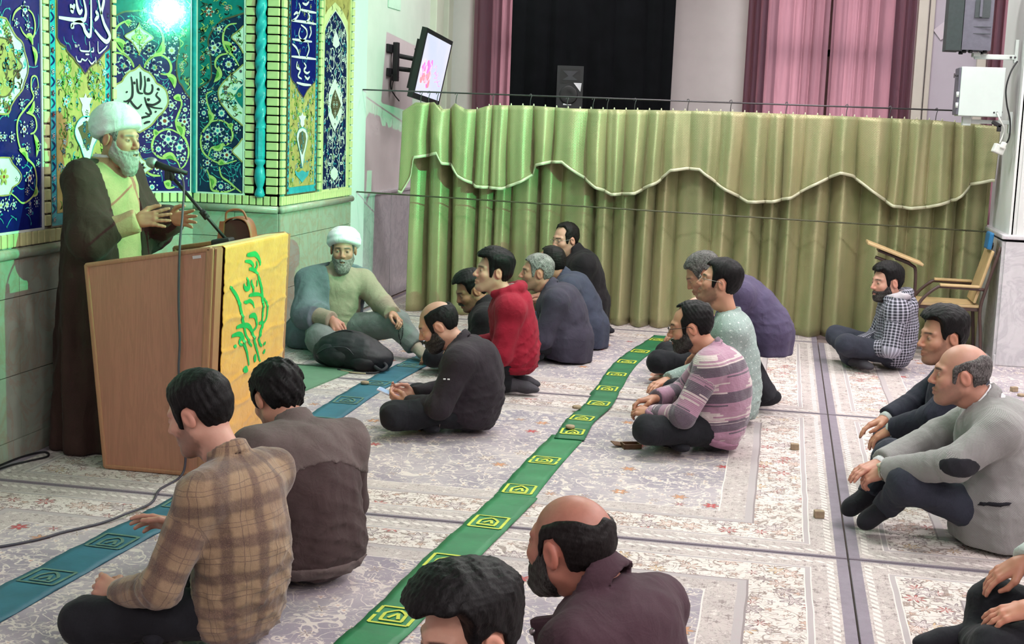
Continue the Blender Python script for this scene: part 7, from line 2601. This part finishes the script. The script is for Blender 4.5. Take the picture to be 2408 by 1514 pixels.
person(dict(key='phone', base=(-1.63, 7.37), hd=184, near=1.0, seed=51, bow=.09, hh=190, hp=26,
    label='bearded man in black jacket looking down at a phone in his hands',
    J=dict(head=(0.188, 0.000, 0.585), neck=(0.057, 0.000, 0.494), shl=(.03, .19, .425), shr=(.03, -.19, .425), ell=(.125, .26, .185), wrl=(.325, .10, .150),
           elr=(.14, -.26, .19), wrr=(.335, -.06, .165), knl=(.36, .29, .13), knr=(.34, -.28, .12)),
    handl=dict(grip='curl', dir=(.93, -.2, .25), back=(0, .75, -.5)), handr=dict(grip='curl', dir=(.93, .2, .25), back=(0, -.75, -.5)),
    st=dict(skin=(206, 156, 134), hair='highshoe', thick=.008, top=.004, hairc=(24, 22, 23), beard=.007, stubble=.6, seed=6, scalp=.35, nose=.005),
    hairm=BLACKH, beardm=BEARDH, top=dict(name='bomber_jacket', mat=M_BLKJ, girth=1.25, infl=.022, collar=dict(h=.022, r=.070), hem=.05, fold=.006),
    trousers=dict(mat=M_BLACKT, r=1.05), socks=dict(mat=M_BSOCK)))

person(dict(key='red', base=(-1.60, 8.56), hd=188, near=1.1, pose='kneel', seed=61, bow=.03, hh=210, hp=-6,
    label='man in crimson hooded sweatshirt kneeling on his heels, thick black hair',
    J=dict(pelvis=(.0, 0, .24), hipl=(0, .09, .23), hipr=(0, -.09, .23), head=(0.167, 0.000, 0.765), neck=(0.079, 0.000, 0.628), shl=(.03, .175, .555), shr=(.03, -.175, .555), ell=(.085, .21, .275), wrl=(.30, .10, .24),
           anl=(.03, .10, .07), anr=(.03, -.10, .07), tol=(-.12, .09, .045), tor=(-.12, -.09, .045)),
    st=dict(skin=FAIR, hair='short', thick=.014, top=.024, frontup=.2, hairc=(18, 17, 18), stubble=.15, seed=8, mess=.0025, nose=.006),
    hairm=BLACKH, top=dict(name='hooded_sweatshirt', mat=M_RED, girth=1.0, infl=.024, hood=True, hem=.135, hemslope=.05, fold=.007),
    trousers=dict(mat=M_BLACKT), socks=dict(mat=M_SOCK)))

person(dict(key='young', base=(-1.93, 9.27), hd=192, near=1.2, seed=71, bow=.07, hh=212, hp=24,
    label='young man in black jacket looking down behind the red sweatshirt',
    J=dict(head=(0.130, 0.000, 0.545), neck=(0.032, 0.000, 0.451), knl=(.36, .27, .13)),
    st=dict(skin=OLIVE, hair='crop', thick=.010, top=.022, frontup=.3, hairc=(20, 18, 19), stubble=.6, seed=9, moustache=1, mess=.0025),
    hairm=BLACKH, beardm=BEARDH, top=dict(name='jacket', mat=M_COAT, girth=1.05, infl=.022, collar=dict(h=.03, r=.072), hem=.05), trousers=dict(mat=M_BLACKT), socks=dict(mat=M_BSOCK)))

person(dict(key='grey', base=(-1.48, 9.86), hd=182, near=1.2, seed=81, bow=.07, hh=198, hp=-2,
    label='grey-haired man in dark slate suit jacket beside the red sweatshirt',
    J=dict(head=(0.235, 0.000, 0.625), neck=(0.121, 0.000, 0.521), shl=(.06, .19, .45), shr=(.06, -.19, .45)),
    st=dict(skin=(184, 134, 112), hair='short', thick=.009, top=.010, hairc=(70, 66, 66), stubble=.4, seed=10, browc=(50, 46, 46), nose=.008),
    hairm=GREYH, top=dict(name='suit_jacket', mat=M_SLATE, girth=1.25, infl=.024, collar=jk, hem=.02, hemslope=.1, hemr=(.165, .20, .22)), trousers=dict(mat=M_DGREYT), socks=dict(mat=M_BSOCK)))

person(dict(key='hidden', base=(-1.44, 10.53), hd=182, near=1.2, seed=91, bow=.07, hh=170, hp=4,
    label='man in blue-grey suit half hidden behind the grey-haired man',
    J=dict(head=(0.287, 0.000, 0.626), neck=(0.178, 0.000, 0.530), shl=(.12, .19, .465), shr=(.12, -.19, .465)),
    st=dict(skin=TAN, hair='receding', thick=.008, top=.008, hairc=(28, 25, 26), stubble=.3, seed=12),
    hairm=DARKH, top=dict(name='suit_jacket', mat=M_BLUEG, girth=1.15, infl=.024, collar=jk, hem=.02, hemslope=.1, hemr=(.16, .19, .22)), trousers=dict(mat=M_DGREYT), socks=dict(mat=M_BSOCK)))

person(dict(key='mous', base=(-1.53, 11.18), hd=196, near=1.2, pose='kneel', seed=101, bow=.05, hh=226, hp=6,
    label='man with black moustache and glasses in black coat before the green curtain',
    J=dict(head=(0.188, 0.000, 0.765), neck=(0.095, 0.000, 0.651), shl=(.05, .19, .58), shr=(.05, -.19, .58)),
    st=dict(skin=(200, 150, 132), hair='receding', thick=.009, top=.010, hairc=(40, 34, 34), moustache=1, glasses=1, seed=13, stubble=.1),
    hairm=DARKH, beardm=BEARDH, glassm=M_METALF, top=dict(name='coat', mat=M_COAT, girth=1.15, infl=.030, collar=dict(h=.045, r=.078, open=.05), hem=.03, hemr=(.165, .19, .32)), trousers=dict(mat=M_BLACKT), socks=dict(mat=M_BSOCK)))

person(dict(key='stripe', base=(-.27, 7.39), hd=180, near=.95, seed=111, bow=.085, hh=182, hp=10,
    label='man in mauve striped knit sweater and dark-rimmed glasses sitting cross-legged',
    J=dict(head=(0.168, 0.000, 0.662), neck=(0.050, 0.000, 0.549), shl=(.045, .185, .485), shr=(.05, -.185, .485), ell=(.165, .265, .235), wrl=(.345, .11, .195),
           elr=(.20, -.25, .26), wrr=(.345, -.04, .25), knl=(.345, .285, .145), knr=(.34, -.27, .13)),
    handl=dict(grip='curl', dir=(.85, -.45, .1), back=(0, .5, .85)), handr=dict(grip='curl', dir=(.9, .35, -.15), back=(0, -.3, .95)),
    st=dict(skin=(190, 138, 112), hair='receding', thick=.008, top=.009, hairc=(24, 22, 23), beard=.0035, stubble=.8, glasses=1, seed=14, nose=.008),
    hairm=BLACKH, beardm=BEARDH, glassm=M_BLKF, top=dict(name='striped_sweater', mat=M_STRIPE, girth=1.12, infl=.018, collar=dict(h=.020, r=.066, off=.006), hem=.055, hemslope=.35, fold=.005),
    trousers=dict(mat=M_BLACKT, r=1.05), socks=dict(mat=M_BSOCK)))

person(dict(key='teal', base=(-.185, 8.15), hd=182, near=1.1, seed=121, bow=.03, hh=184, hp=-10,
    label='slim man with metal glasses in pale green speckled sweater behind the striped sweater',
    J=dict(head=(0.147, 0.000, 0.825), neck=(0.083, 0.000, 0.653), shl=(.055, .18, .560), shr=(.06, -.18, .560), knl=(.36, .2, .20), ell=(.13, .24, .25), wrl=(.33, .10, .22),
           elr=(.20, -.24, .27), wrr=(.42, -.02, .22)),
    st=dict(skin=(196, 146, 120), hair='short', thick=.010, top=.014, hairc=(22, 20, 21), stubble=.62, glasses=1, seed=15, nose=.007),
    hairm=BLACKH, glassm=M_METALF, top=dict(name='speckled_sweater', mat=M_DOT, girth=.95, infl=.018, collar=dict(h=.012, r=.066, off=.0), hem=.06), trousers=dict(mat=M_BLACKT), socks=dict(mat=M_BSOCK)))

person(dict(key='bowed', base=(-.36, 9.45), hd=182, near=1.3, seed=125, bow=.08, hh=182, hp=42,
    label='bald man in white shirt bowing low beyond the striped sweater',
    J=dict(head=(0.150, 0.000, 0.440), neck=(0.040, 0.000, 0.389), knl=(.40, .24, .15)),
    st=dict(skin=(206, 158, 140), hair='horseshoe', thick=.005, top=.002, hairc=(50, 46, 46), stubble=.3, seed=16),
    hairm=SALTH, top=dict(name='shirt', mat=M_WHITE, girth=1.0, collar=dict(h=.022, r=.066), hem=.06), trousers=dict(mat=M_BLACKT), socks=dict(mat=M_BSOCK)))

person(dict(key='purple', base=(-.03, 8.62), hd=184, near=1.1, seed=131, bow=.05, hh=190, hp=30,
    label='stooping man in purple-grey suit rising behind the pale green sweater',
    J=dict(pelvis=(.02, 0, .50), hipl=(.03, .09, .48), hipr=(.03, -.09, .48), knl=(.20, .12, .42), knr=(.22, -.13, .42), anl=(-.02, .10, .09), anr=(.0, -.14, .09), tol=(.16, .11, .04), tor=(.16, -.15, .04),
           head=(0.420, 0.000, 0.815), neck=(0.285, 0.000, 0.752), shl=(.20, .19, .72), shr=(.20, -.19, .72), ell=(.30, .24, .50), wrl=(.42, .14, .36)),
    st=dict(skin=TAN, hair='short', thick=.009, top=.012, hairc=(60, 50, 48), stubble=.3, seed=17),
    hairm=SALTH, top=dict(name='suit_jacket', mat=M_PURP, girth=1.15, infl=.024, collar=jk, hem=.35, hemslope=.0, hemr=(.14, .165, .50)), trousers=dict(mat=M_DGREYT, r=1.08), socks=dict(mat=M_BSOCK)))

person(dict(key='checked', base=(.87, 10.46), hd=184, near=1.1, seed=141, bow=.05, hh=210, hp=4, hs=1.1,
    label='man in checked hooded shirt sitting by the tablet chair, short black beard',
    J=dict(head=(0.085, 0.000, 0.640), neck=(0.020, 0.000, 0.520), shl=(.02, .18, .45), shr=(.02, -.18, .45), ell=(.055, .24, .19), wrl=(.26, .12, .16), elr=(.09, -.24, .20), wrr=(.28, .0, .16),
           knl=(.37, .24, .20), knr=(.40, -.20, .20), anl=(.32, .0, .075), anr=(.30, .10, .07), tol=(.24, -.12, .05), tor=(.20, .24, .05)),
    st=dict(skin=(196, 148, 128), hair='short', thick=.010, top=.018, frontup=.3, hairc=(22, 20, 21), beard=.004, stubble=.6, seed=18, mess=.0025, nose=.006),
    hairm=BLACKH, beardm=BEARDH, top=dict(name='checked_shirt', mat=M_CHECK, girth=1.0, infl=.022, hood=True, hem=.03, fold=.006), trousers=dict(mat=M_NAVYT), socks=dict(mat=M_SOCK)))

person(dict(key='dark', base=(.875, 6.97), hd=180, near=1.0, seed=151, bow=.06, hh=204, hp=4, hs=1.08,
    label='man in navy suit with thick black hair behind the grey blazer',
    J=dict(head=(0.070, 0.000, 0.755), neck=(-0.010, 0.000, 0.631), shl=(-.03, .19, .56), shr=(-.03, -.19, .56), ell=(.10, .22, .40), wrl=(.275, .07, .295), elr=(.12, -.22, .40), wrr=(.30, -.05, .32), knl=(.27, .24, .17), knr=(.27, -.24, .17), anl=(.22, -.02, .075), anr=(.18, .05, .07), tol=(.16, -.18, .05), tor=(.12, .18, .05)),
    handl=dict(grip='droop', dir=(.80, -.2, -.55), back=(.5, .1, .8)), handr=dict(grip='droop', dir=(.85, .15, -.40), back=(.4, -.1, .8)),
    st=dict(skin=(186, 138, 112), hair='crop', thick=.012, top=.022, frontup=.2, hairc=(26, 24, 28), stubble=.45, seed=19, nose=.008, mess=.0025),
    hairm=BLACKH, top=dict(name='suit_jacket', mat=M_NAVY, girth=1.1, infl=.020, collar=jk, hem=.03, cuffm=M_PALE), trousers=dict(mat=M_NAVYT), socks=dict(mat=M_BSOCK)))

person(dict(key='blazer', base=(.98, 6.10), hd=178, near=.9, seed=161, bow=.07, hh=180, hp=2, hs=1.08,
    label='balding man in grey tweed blazer with black elbow patch, arms round his knee',
    J=dict(head=(0.188, 0.000, 0.718), neck=(0.066, 0.000, 0.605), shl=(.03, .195, .525), shr=(.05, -.195, .525), ell=(.205, .29, .395), wrl=(.47, .12, .295), elr=(.24, -.20, .40), wrr=(.49, .02, .305),
           knl=(.385, .20, .27), knr=(.44, -.16, .30), anl=(.455, .06, .125), anr=(.52, -.08, .14), tol=(.53, .09, .065), tor=(.60, -.06, .075)),
    handl=dict(grip='curl', dir=(.85, -.30, -.42), back=(.35, .45, .82)), handr=dict(grip='relax', dir=(.85, .45, -.25), back=(.3, .2, .93)),
    st=dict(skin=(186, 136, 116), hair='horseshoe', thick=.006, top=.003, hairc=(66, 62, 62), stubble=.38, browc=(28, 24, 24), seed=20, scalp=.2, nose=.007, mess=.002, wide=1.04),
    hairm=SALTH, top=dict(name='blazer', mat=M_TWEED, girth=1.28, infl=.026, collar=dict(h=.026, r=.074, open=.045), hem=.015, hemslope=.05, hemr=(.185, .225, .25), inner=M_WHITE, cuffm=M_WHITE, fold=.006),
    trousers=dict(mat=M_NAVYT), socks=dict(mat=M_BSOCK)))

person(dict(key='corner', base=(1.06, 4.62), hd=180, near=.95, seed=171, bow=.05, hh=180, hp=6,
    label='seated man cut off by the picture edge, pale sleeve, hands resting on dark knee',
    J=dict(head=(.10, 0, .74), neck=(.02, 0, .61), shl=(.0, .19, .52), shr=(.0, -.19, .52), ell=(.02, .26, .29), wrl=(.215, .20, .275), elr=(.06, -.14, .42), wrr=(.215, -.02, .355), knl=(.31, .20, .135), knr=(.28, -.10, .19), anl=(.34, .0, .08), anr=(.34, -.05, .08), tol=(.36, -.12, .05), tor=(.5, -.02, .05)),
    handl=dict(grip='relax', dir=(.90, -.1, -.35), back=(.35, .3, .88)), handr=dict(grip='relax', dir=(.80, -.05, -.55), back=(.5, .25, .8)),
    st=dict(skin=(198, 142, 118), hair='short', hairc=(22, 20, 21), stubble=.4, seed=22),
    hairm=BLACKH, top=dict(name='shirt', mat=M_PALE, girth=1.1, collar=dict(h=.02, r=.066, open=.05), hem=.05), trousers=dict(mat=M_BLACKT), socks=dict(mat=M_BSOCK)))


# ---- the two clerics
def robe_mesh(P, B, prof, fwdshift, nf, famp, seed):
    """standing garment: elliptic cross-sections at heights, with hanging folds"""
    f = P[0] * B.F[0] + P[1] * B.F[1]
    l = P[0] * B.L[0] + P[1] * B.L[1]
    zs = np.array([p[0] for p in prof])
    rf = np.interp(P[2], zs, [p[1] for p in prof])
    rl = np.interp(P[2], zs, [p[2] for p in prof])
    cf = np.interp(P[2], zs, [p[3] for p in prof])
    ff = f - cf
    an = np.arctan2(l, ff)
    k = np.sqrt((ff / rf) ** 2 + (l / rl) ** 2)
    d = (k - 1) * np.minimum(rf, rl)
    low = sm01(-P[2], -1.25, -.15)
    d = d - famp * low * (np.sin(an * nf + 2 * np.sin(P[2] * 2.1 + seed)) + .5 * np.sin(an * nf * 1.7 + seed))
    d = np.maximum(d, P[2] - zs[-1])
    d = np.maximum(d, zs[0] - P[2])
    return d, ff, l


sp = dict(key='speaker', base=(-3.30, 6.45), hd=352, near=.95, seed=201, bow=.02, hh=345, hp=4, hs=1.0,
    label='white-turbaned cleric in brown cloak standing and speaking behind the lectern',
    J=dict(pelvis=(0, 0, .92), head=(.055, 0, 1.555), neck=(-.02, 0, 1.425), shl=(-.04, .185, 1.345), shr=(-.03, -.185, 1.345),
           ell=(.06, .27, 1.10), wrl=(.255, .16, 1.165), elr=(.07, -.27, 1.09), wrr=(.275, -.17, 1.175),
           hipl=(0, .09, .90), hipr=(0, -.09, .90), knl=(.02, .09, .48), knr=(.02, -.09, .48), anl=(0, .09, .08), anr=(0, -.09, .08)),
    handl=dict(grip='open', dir=(.95, -.15, .05), back=(-.1, .95, .1)), handr=dict(grip='open', dir=(.93, .15, .15), back=(.0, -.9, .3)),
    st=dict(skin=(200, 150, 124), hair='short', thick=.004, top=.0, hairc=(140, 134, 130), beard=.012, long=.035, browc=(110, 100, 96), turban=1, seed=3, nose=.010, wide=1.04),
    hairm=GREYH, beardm=WHITEB, turbanm=M_TURBAN)
root = person(sp)
B = PEOPLE['speaker'][1]
P, lo = grid((-.36, -.42, .0), (.46, .42, 1.50), .0125)
d, ff, l = robe_mesh(P, B, [(.03, .17, .22, .0), (.5, .165, .20, .0), (.95, .15, .185, .0), (1.25, .135, .19, -.01), (1.36, .10, .17, -.02)], 0, 9, .012, 2)
tors, al = torso_sdf(P, B, .012, 1.05)
al = [smin(cone(P, B.J['sh' + q], B.J['el' + q], .070, .062), np.maximum(cone(P, B.J['el' + q], B.J['wr' + q], .062, .058), plane(P, B.J['wr' + q], nrm(B.J['wr' + q] - B.J['el' + q]))), .03) for q in 'lr']
D = smin(smin(d, tors, .04), np.minimum(al[0], al[1]), .03) + .004 * wob(P, 34, 12, (1, 1, .4))
nb = B.J['neck']
rd = np.sqrt((P[0] - nb[0]) ** 2 + (P[1] - nb[1]) ** 2)
D = smin(D, np.maximum(np.abs(rd - .068) - .008, np.abs(P[2] - nb[2] - .012) - .03), .012)
D = np.maximum(D, -np.maximum(rd - .058, nb[2] - .03 - P[2]))
V, Q = snet(D, lo, .0125)
put(B, 'robe', V, Q, M_TANROBE, root)
d, ff, l = robe_mesh(P, B, [(.0, .235, .30, -.03), (.5, .215, .285, -.03), (1.0, .19, .27, -.03), (1.25, .165, .25, -.03), (1.345, .12, .215, -.03), (1.40, .085, .15, -.03)], 0, 10, .020, 5)
D = d
for q, s_ in (('l', 1), ('r', -1)):
    sh, el = B.J['sh' + q], B.J['el' + q]
    a = cone(P, sh, el + (el - sh) * .05, .085, .105)
    wr = B.J['wr' + q]
    b2 = cone(P, el, el + (wr - el) * (.75 if q == 'l' else .35), .100, .085)
    D = smin(D, smin(a, b2, .04), .06)
D = smin(D, cone(P, B.J['shl'] + np.array([0, 0, .012]), B.J['shr'] + np.array([0, 0, .012]), .098, .098), .04)
D = D + .006 * wob(P, 22, 31, (1, 1, .25)) + .004 * wob(P, 60, 32, (1, 1, .2))
D = smin(D, np.maximum(np.abs(rd - .085) - .010, np.abs(P[2] - nb[2] + .01) - .035), .02)
gap = np.maximum(np.abs(l + .035) - .105 - .02 * np.sin(P[2] * 5), .02 - ff)
D = np.maximum(D, -gap)
inner = np.maximum(rd - .066, nb[2] - .05 - P[2])
D = np.maximum(D, -inner)
V, Q = snet(D, lo, .0125)
put(B, 'cloak', V, Q, M_CLOAK, root)
P2, lo2 = grid((-.1, -.12, 1.36), (.12, .12, 1.50), .006)
rd2 = np.sqrt((P2[0] - nb[0]) ** 2 + (P2[1] - nb[1]) ** 2)
D = np.maximum(np.abs(rd2 - .060) - .006, np.abs(P2[2] - nb[2] - .022) - .032)
V, Q = snet(D, lo2, .006)
put(B, 'shirt_collar', V, Q, M_WHITE, root)

sp = dict(key='cleric', base=(-3.22, 9.72), hd=308, near=1.0, seed=211, bow=.04, hh=284, hp=2, hs=1.08,
    label='white-turbaned cleric in blue-grey cloak sitting against the marble wall with prayer beads',
    J=dict(head=(.16, .03, .735), neck=(.10, .02, .595), shl=(.10, .205, .50), shr=(.06, -.185, .50), pelvis=(.05, 0, .15),
           ell=(.30, .29, .35), wrl=(.545, .27, .315), elr=(.18, -.24, .28), wrr=(.41, -.13, .265),
           hipl=(.08, .10, .14), hipr=(.08, -.10, .14), knl=(.50, .32, .24), knr=(.46, -.24, .14), anl=(.66, .40, .10), anr=(.44, .06, .08), tol=(.80, .42, .05), tor=(.40, .2, .05)),
    handl=dict(grip='curl', dir=(.85, .2, -.3), back=(.2, .55, .8)), handr=dict(grip='droop', dir=(.75, .15, -.6), back=(.5, -.3, .8)),
    st=dict(skin=(186, 140, 118), hair='short', thick=.004, top=.0, hairc=(90, 86, 84), beard=.009, long=.012, browc=(40, 36, 34), turban=.86, seed=23, stubble=.4),
    hairm=SALTH, beardm=GREYB, turbanm=M_TURBAN,
    top=dict(name='robe', mat=M_KHAKI, girth=1.15, infl=.020, armr=1.15, collar=dict(h=.022, r=.068, open=.055), hem=.05, hemslope=.1, inner=M_WHITE),
    trousers=dict(name='lower_robe', mat=M_SAGE, r=1.32), socks=dict(mat=cloth_material('beige_sock', (168, 158, 142), .08)))
root = person(sp)
B = PEOPLE['cleric'][1]
J = B.J
P, lo = grid((-.36, -.50, -.01), (.42, .42, .66), .011)
tors, al = torso_sdf(P, B, .040, 1.15)
f = P[0] * B.F[0] + P[1] * B.F[1]
l = P[0] * B.L[0] + P[1] * B.L[1]
D = tors
D = smin(D, ell(P, B.w((-.06, -.04, .10)), (.20, .30, .20), (B.F, B.L, B.U)), .08)
rs, el, wr = J['shr'], J['elr'], J['wrr']
D = smin(D, smin(cone(P, rs, el, .098, .115), np.maximum(cone(P, el, wr, .115, .105), plane(P, el + (wr - el) * .45, nrm(wr - el))), .03), .05)
D = smin(D, cone(P, rs + np.array([0, 0, .02]), B.w((.12, -.10, .18)), .06, .05), .04)
D = D + .007 * wob(P, 24, 41, (1, 1, .5)) + .004 * wob(P, 55, 43, (1, 1, .5))
cut = np.maximum(.035 + f * 0 - f + .0, 0)
front = np.maximum(.07 - (f - .02), -(l + .09))
D = np.maximum(D, -np.maximum(front, -1.0))
nb = J['neck']
rd = np.sqrt((P[0] - nb[0]) ** 2 + (P[1] - nb[1]) ** 2)
D = np.maximum(D, -np.maximum(rd - .072, nb[2] - .06 - P[2]))
D = np.maximum(D, .004 - P[2])
V, Q = snet(D, lo, .011)
put(B, 'cloak', V, Q, M_BLUECL, root)

# ------------------------------------------------------------------ what people hold and wear
root, B, R, H, hs = PEOPLE['phone']
hl, hr = B.J['wrl'], B.J['wrr']
mid = (hl + hr) / 2 + B.w((.115, 0, .045))
ph = empty('smartphone', Vector(B.sp['base']).to_3d() + Vector(mid), 0, 'white smartphone held in both hands by the man in black', 'phone')
ph.location = (B.sp['base'][0] + mid[0], B.sp['base'][1] + mid[1], mid[2])
ph.rotation_euler = (0, math.radians(22), math.radians(4))
MB().box((0, 0, 0), (.150, .072, .009), bev=.004).build('case', mk('phone_white', (206, 212, 226), .35, .03), ph)
MB().box((0, 0, .0052), (.135, .066, .001)).build('screen', mk('phone_screen', (150, 170, 206), .2, .08, emit=.35), ph)

root, B, R, H, hs = PEOPLE['cleric']
hd_ = B.J['wrl'] + nrm(B.w((.85, .2, -.3))) * .09
bx, by = B.sp['base']
pb = empty('prayer_beads', (bx + hd_[0], by + hd_[1], hd_[2]), 0, 'dark string of prayer beads hanging from the seated cleric\'s hand', 'prayer beads')
bm_ = MB().lathe([(.001, -.0045), (.004, -.003), (.0048, 0), (.004, .003), (.001, .0045)], n=8).mesh('bead')
bm_.materials.append(mk('dark_bead', (26, 22, 26), .3))
for k in range(34):
    t_ = k / 34
    a = 2 * PI * t_
    o = bpy.data.objects.new('bead', bm_)
    COL.objects.link(o)
    o.parent = pb
    o.location = (.016 * math.sin(a) + .01, -.004 * math.sin(a), -.062 + .066 * math.cos(a))
MB().tube([(.01, 0, -.128), (.012, 0, -.16)], .004, 6).build('tassel', mk('bead_tassel', (30, 26, 30), .8), pb)

root, B, R, H, hs = PEOPLE['blazer']
wr, el = B.J['wrl'], B.J['wrl'] - nrm(B.J['wrl'] - B.J['ell'])
dv = nrm(B.J['wrl'] - B.J['ell'])
s1 = nrm(np.cross(dv, (0, 0, 1)))
s2 = np.cross(s1, dv)
hdv = nrm(B.w(B.sp['handl']['dir']))
c_ = wr + hdv * .010
ring = [c_ + (s1 * math.cos(2 * PI * k / 20) * .033 + s2 * math.sin(2 * PI * k / 20) * .031) for k in range(20)]
MB().tube(ring, .0065, 6, closed=True).build('wristwatch_band', mk('watch_steel', (176, 168, 150), .3, .1, metal=.9), root)
MB().tube([c_ + s2 * .030 - s1 * .01, c_ + s2 * .040 - s1 * .013], .017, 16).build('watch_face', mk('watch_dial', (200, 192, 170), .3), root)


def patch(key, region, mat, name, infl=.003):
    root, B = PEOPLE[key][0], PEOPLE[key][1]
    D, P, lo, h = B.topD
    V, Q = snet(np.maximum(D - infl, region(P, B)), lo, h)
    return put(B, name, V, Q, mat, root)


patch('blazer', lambda P, B: ell(P, B.J['ell'] + B.w((-.01, .02, .0)), (.085, .09, .048), (B.F, B.L, B.U)), M_BSOCK, 'elbow_patch', .004)
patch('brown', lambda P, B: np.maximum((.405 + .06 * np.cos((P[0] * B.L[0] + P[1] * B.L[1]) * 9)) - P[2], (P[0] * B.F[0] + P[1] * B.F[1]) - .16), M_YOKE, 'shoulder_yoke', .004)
patch('brown', lambda P, B: np.abs(P[2] - .075) - .028, M_YOKE, 'waistband', .006)
patch('red', lambda P, B: np.abs(P[2] - .155) - .034, M_RED, 'ribbed_hem', .004)
patch('stripe', lambda P, B: np.maximum(P[2] - (.105 + .35 * (P[0] * B.F[0] + P[1] * B.F[1])), -.5), cloth_material('mauve_rib', (158, 116, 138), .06), 'ribbed_hem', .004)
patch('checked', lambda P, B: ell(P, B.J['neck'] + B.w((-.015, .02, .035)), (.105, .13, .045), (B.F, B.L, B.U)), M_HOODLIN, 'hood_lining', .003)
patch('red', lambda P, B: ell(P, B.J['neck'] + B.w((-.02, 0, .045)), (.085, .10, .030), (B.F, B.L, B.U)), cloth_material('pale_hood_lining', (196, 172, 172), .06), 'hood_lining', .003)

# plum jacket: open collar flap with a press stud, pale shoulder seam
root, B, R, H, hs = PEOPLE['bald']
nk = B.J['neck']
f0 = nk + B.w((.10, .10, -.105))
MB().box(tuple(f0), (.12, .035, .075), Matrix.Rotation(math.radians(150), 3, 'Z') @ Matrix.Rotation(.35, 3, 'Y'), bev=.012).build('collar_flap', M_PLUM, root)
stud = f0 + B.w((.045, .022, -.008))
MB().lathe([(.009, 0), (.010, .002), (.006, .005), (.001, .006)], n=14, c=tuple(stud), M=Vector(tuple(B.w((.1, .9, .25)))).to_track_quat('Z', 'Y').to_matrix()).build('press_stud', mk('stud_metal', (150, 142, 146), .3, .1, metal=.9), root)

# blazer pocket
root, B, R, H, hs = PEOPLE['blazer']
D, P, lo, h = B.topD
reg = ell(P, B.w((.04, .30, .225)), (.085, .16, .011), (nrm(B.F - .18 * B.U), B.L, nrm(B.U + .18 * B.F)))
V, Q = snet(np.maximum(D - .005, reg), lo, h)
if len(Q):
    put(B, 'pocket_welt', V, Q, M_BSOCK, root)

# small pale marks on the phone man's sleeve, zip at the hem
root, B, R, H, hs = PEOPLE['phone']
for k in range(2):
    q = B.J['shl'] * .62 + B.J['ell'] * .38 + B.w((.028 - .022 * k, .082, .012))
    MB().box(tuple(q), (.013, .004, .007), Matrix.Rotation(math.radians(4), 3, 'Z'), bev=.001).build('sleeve_mark', M_WHITE, root)
q0, q1 = B.w((.11, .215, .19)), B.w((.125, .235, .07))
MB().tube([tuple(q0), tuple(q1)], .003, 6).build('zip', M_METALF, root)
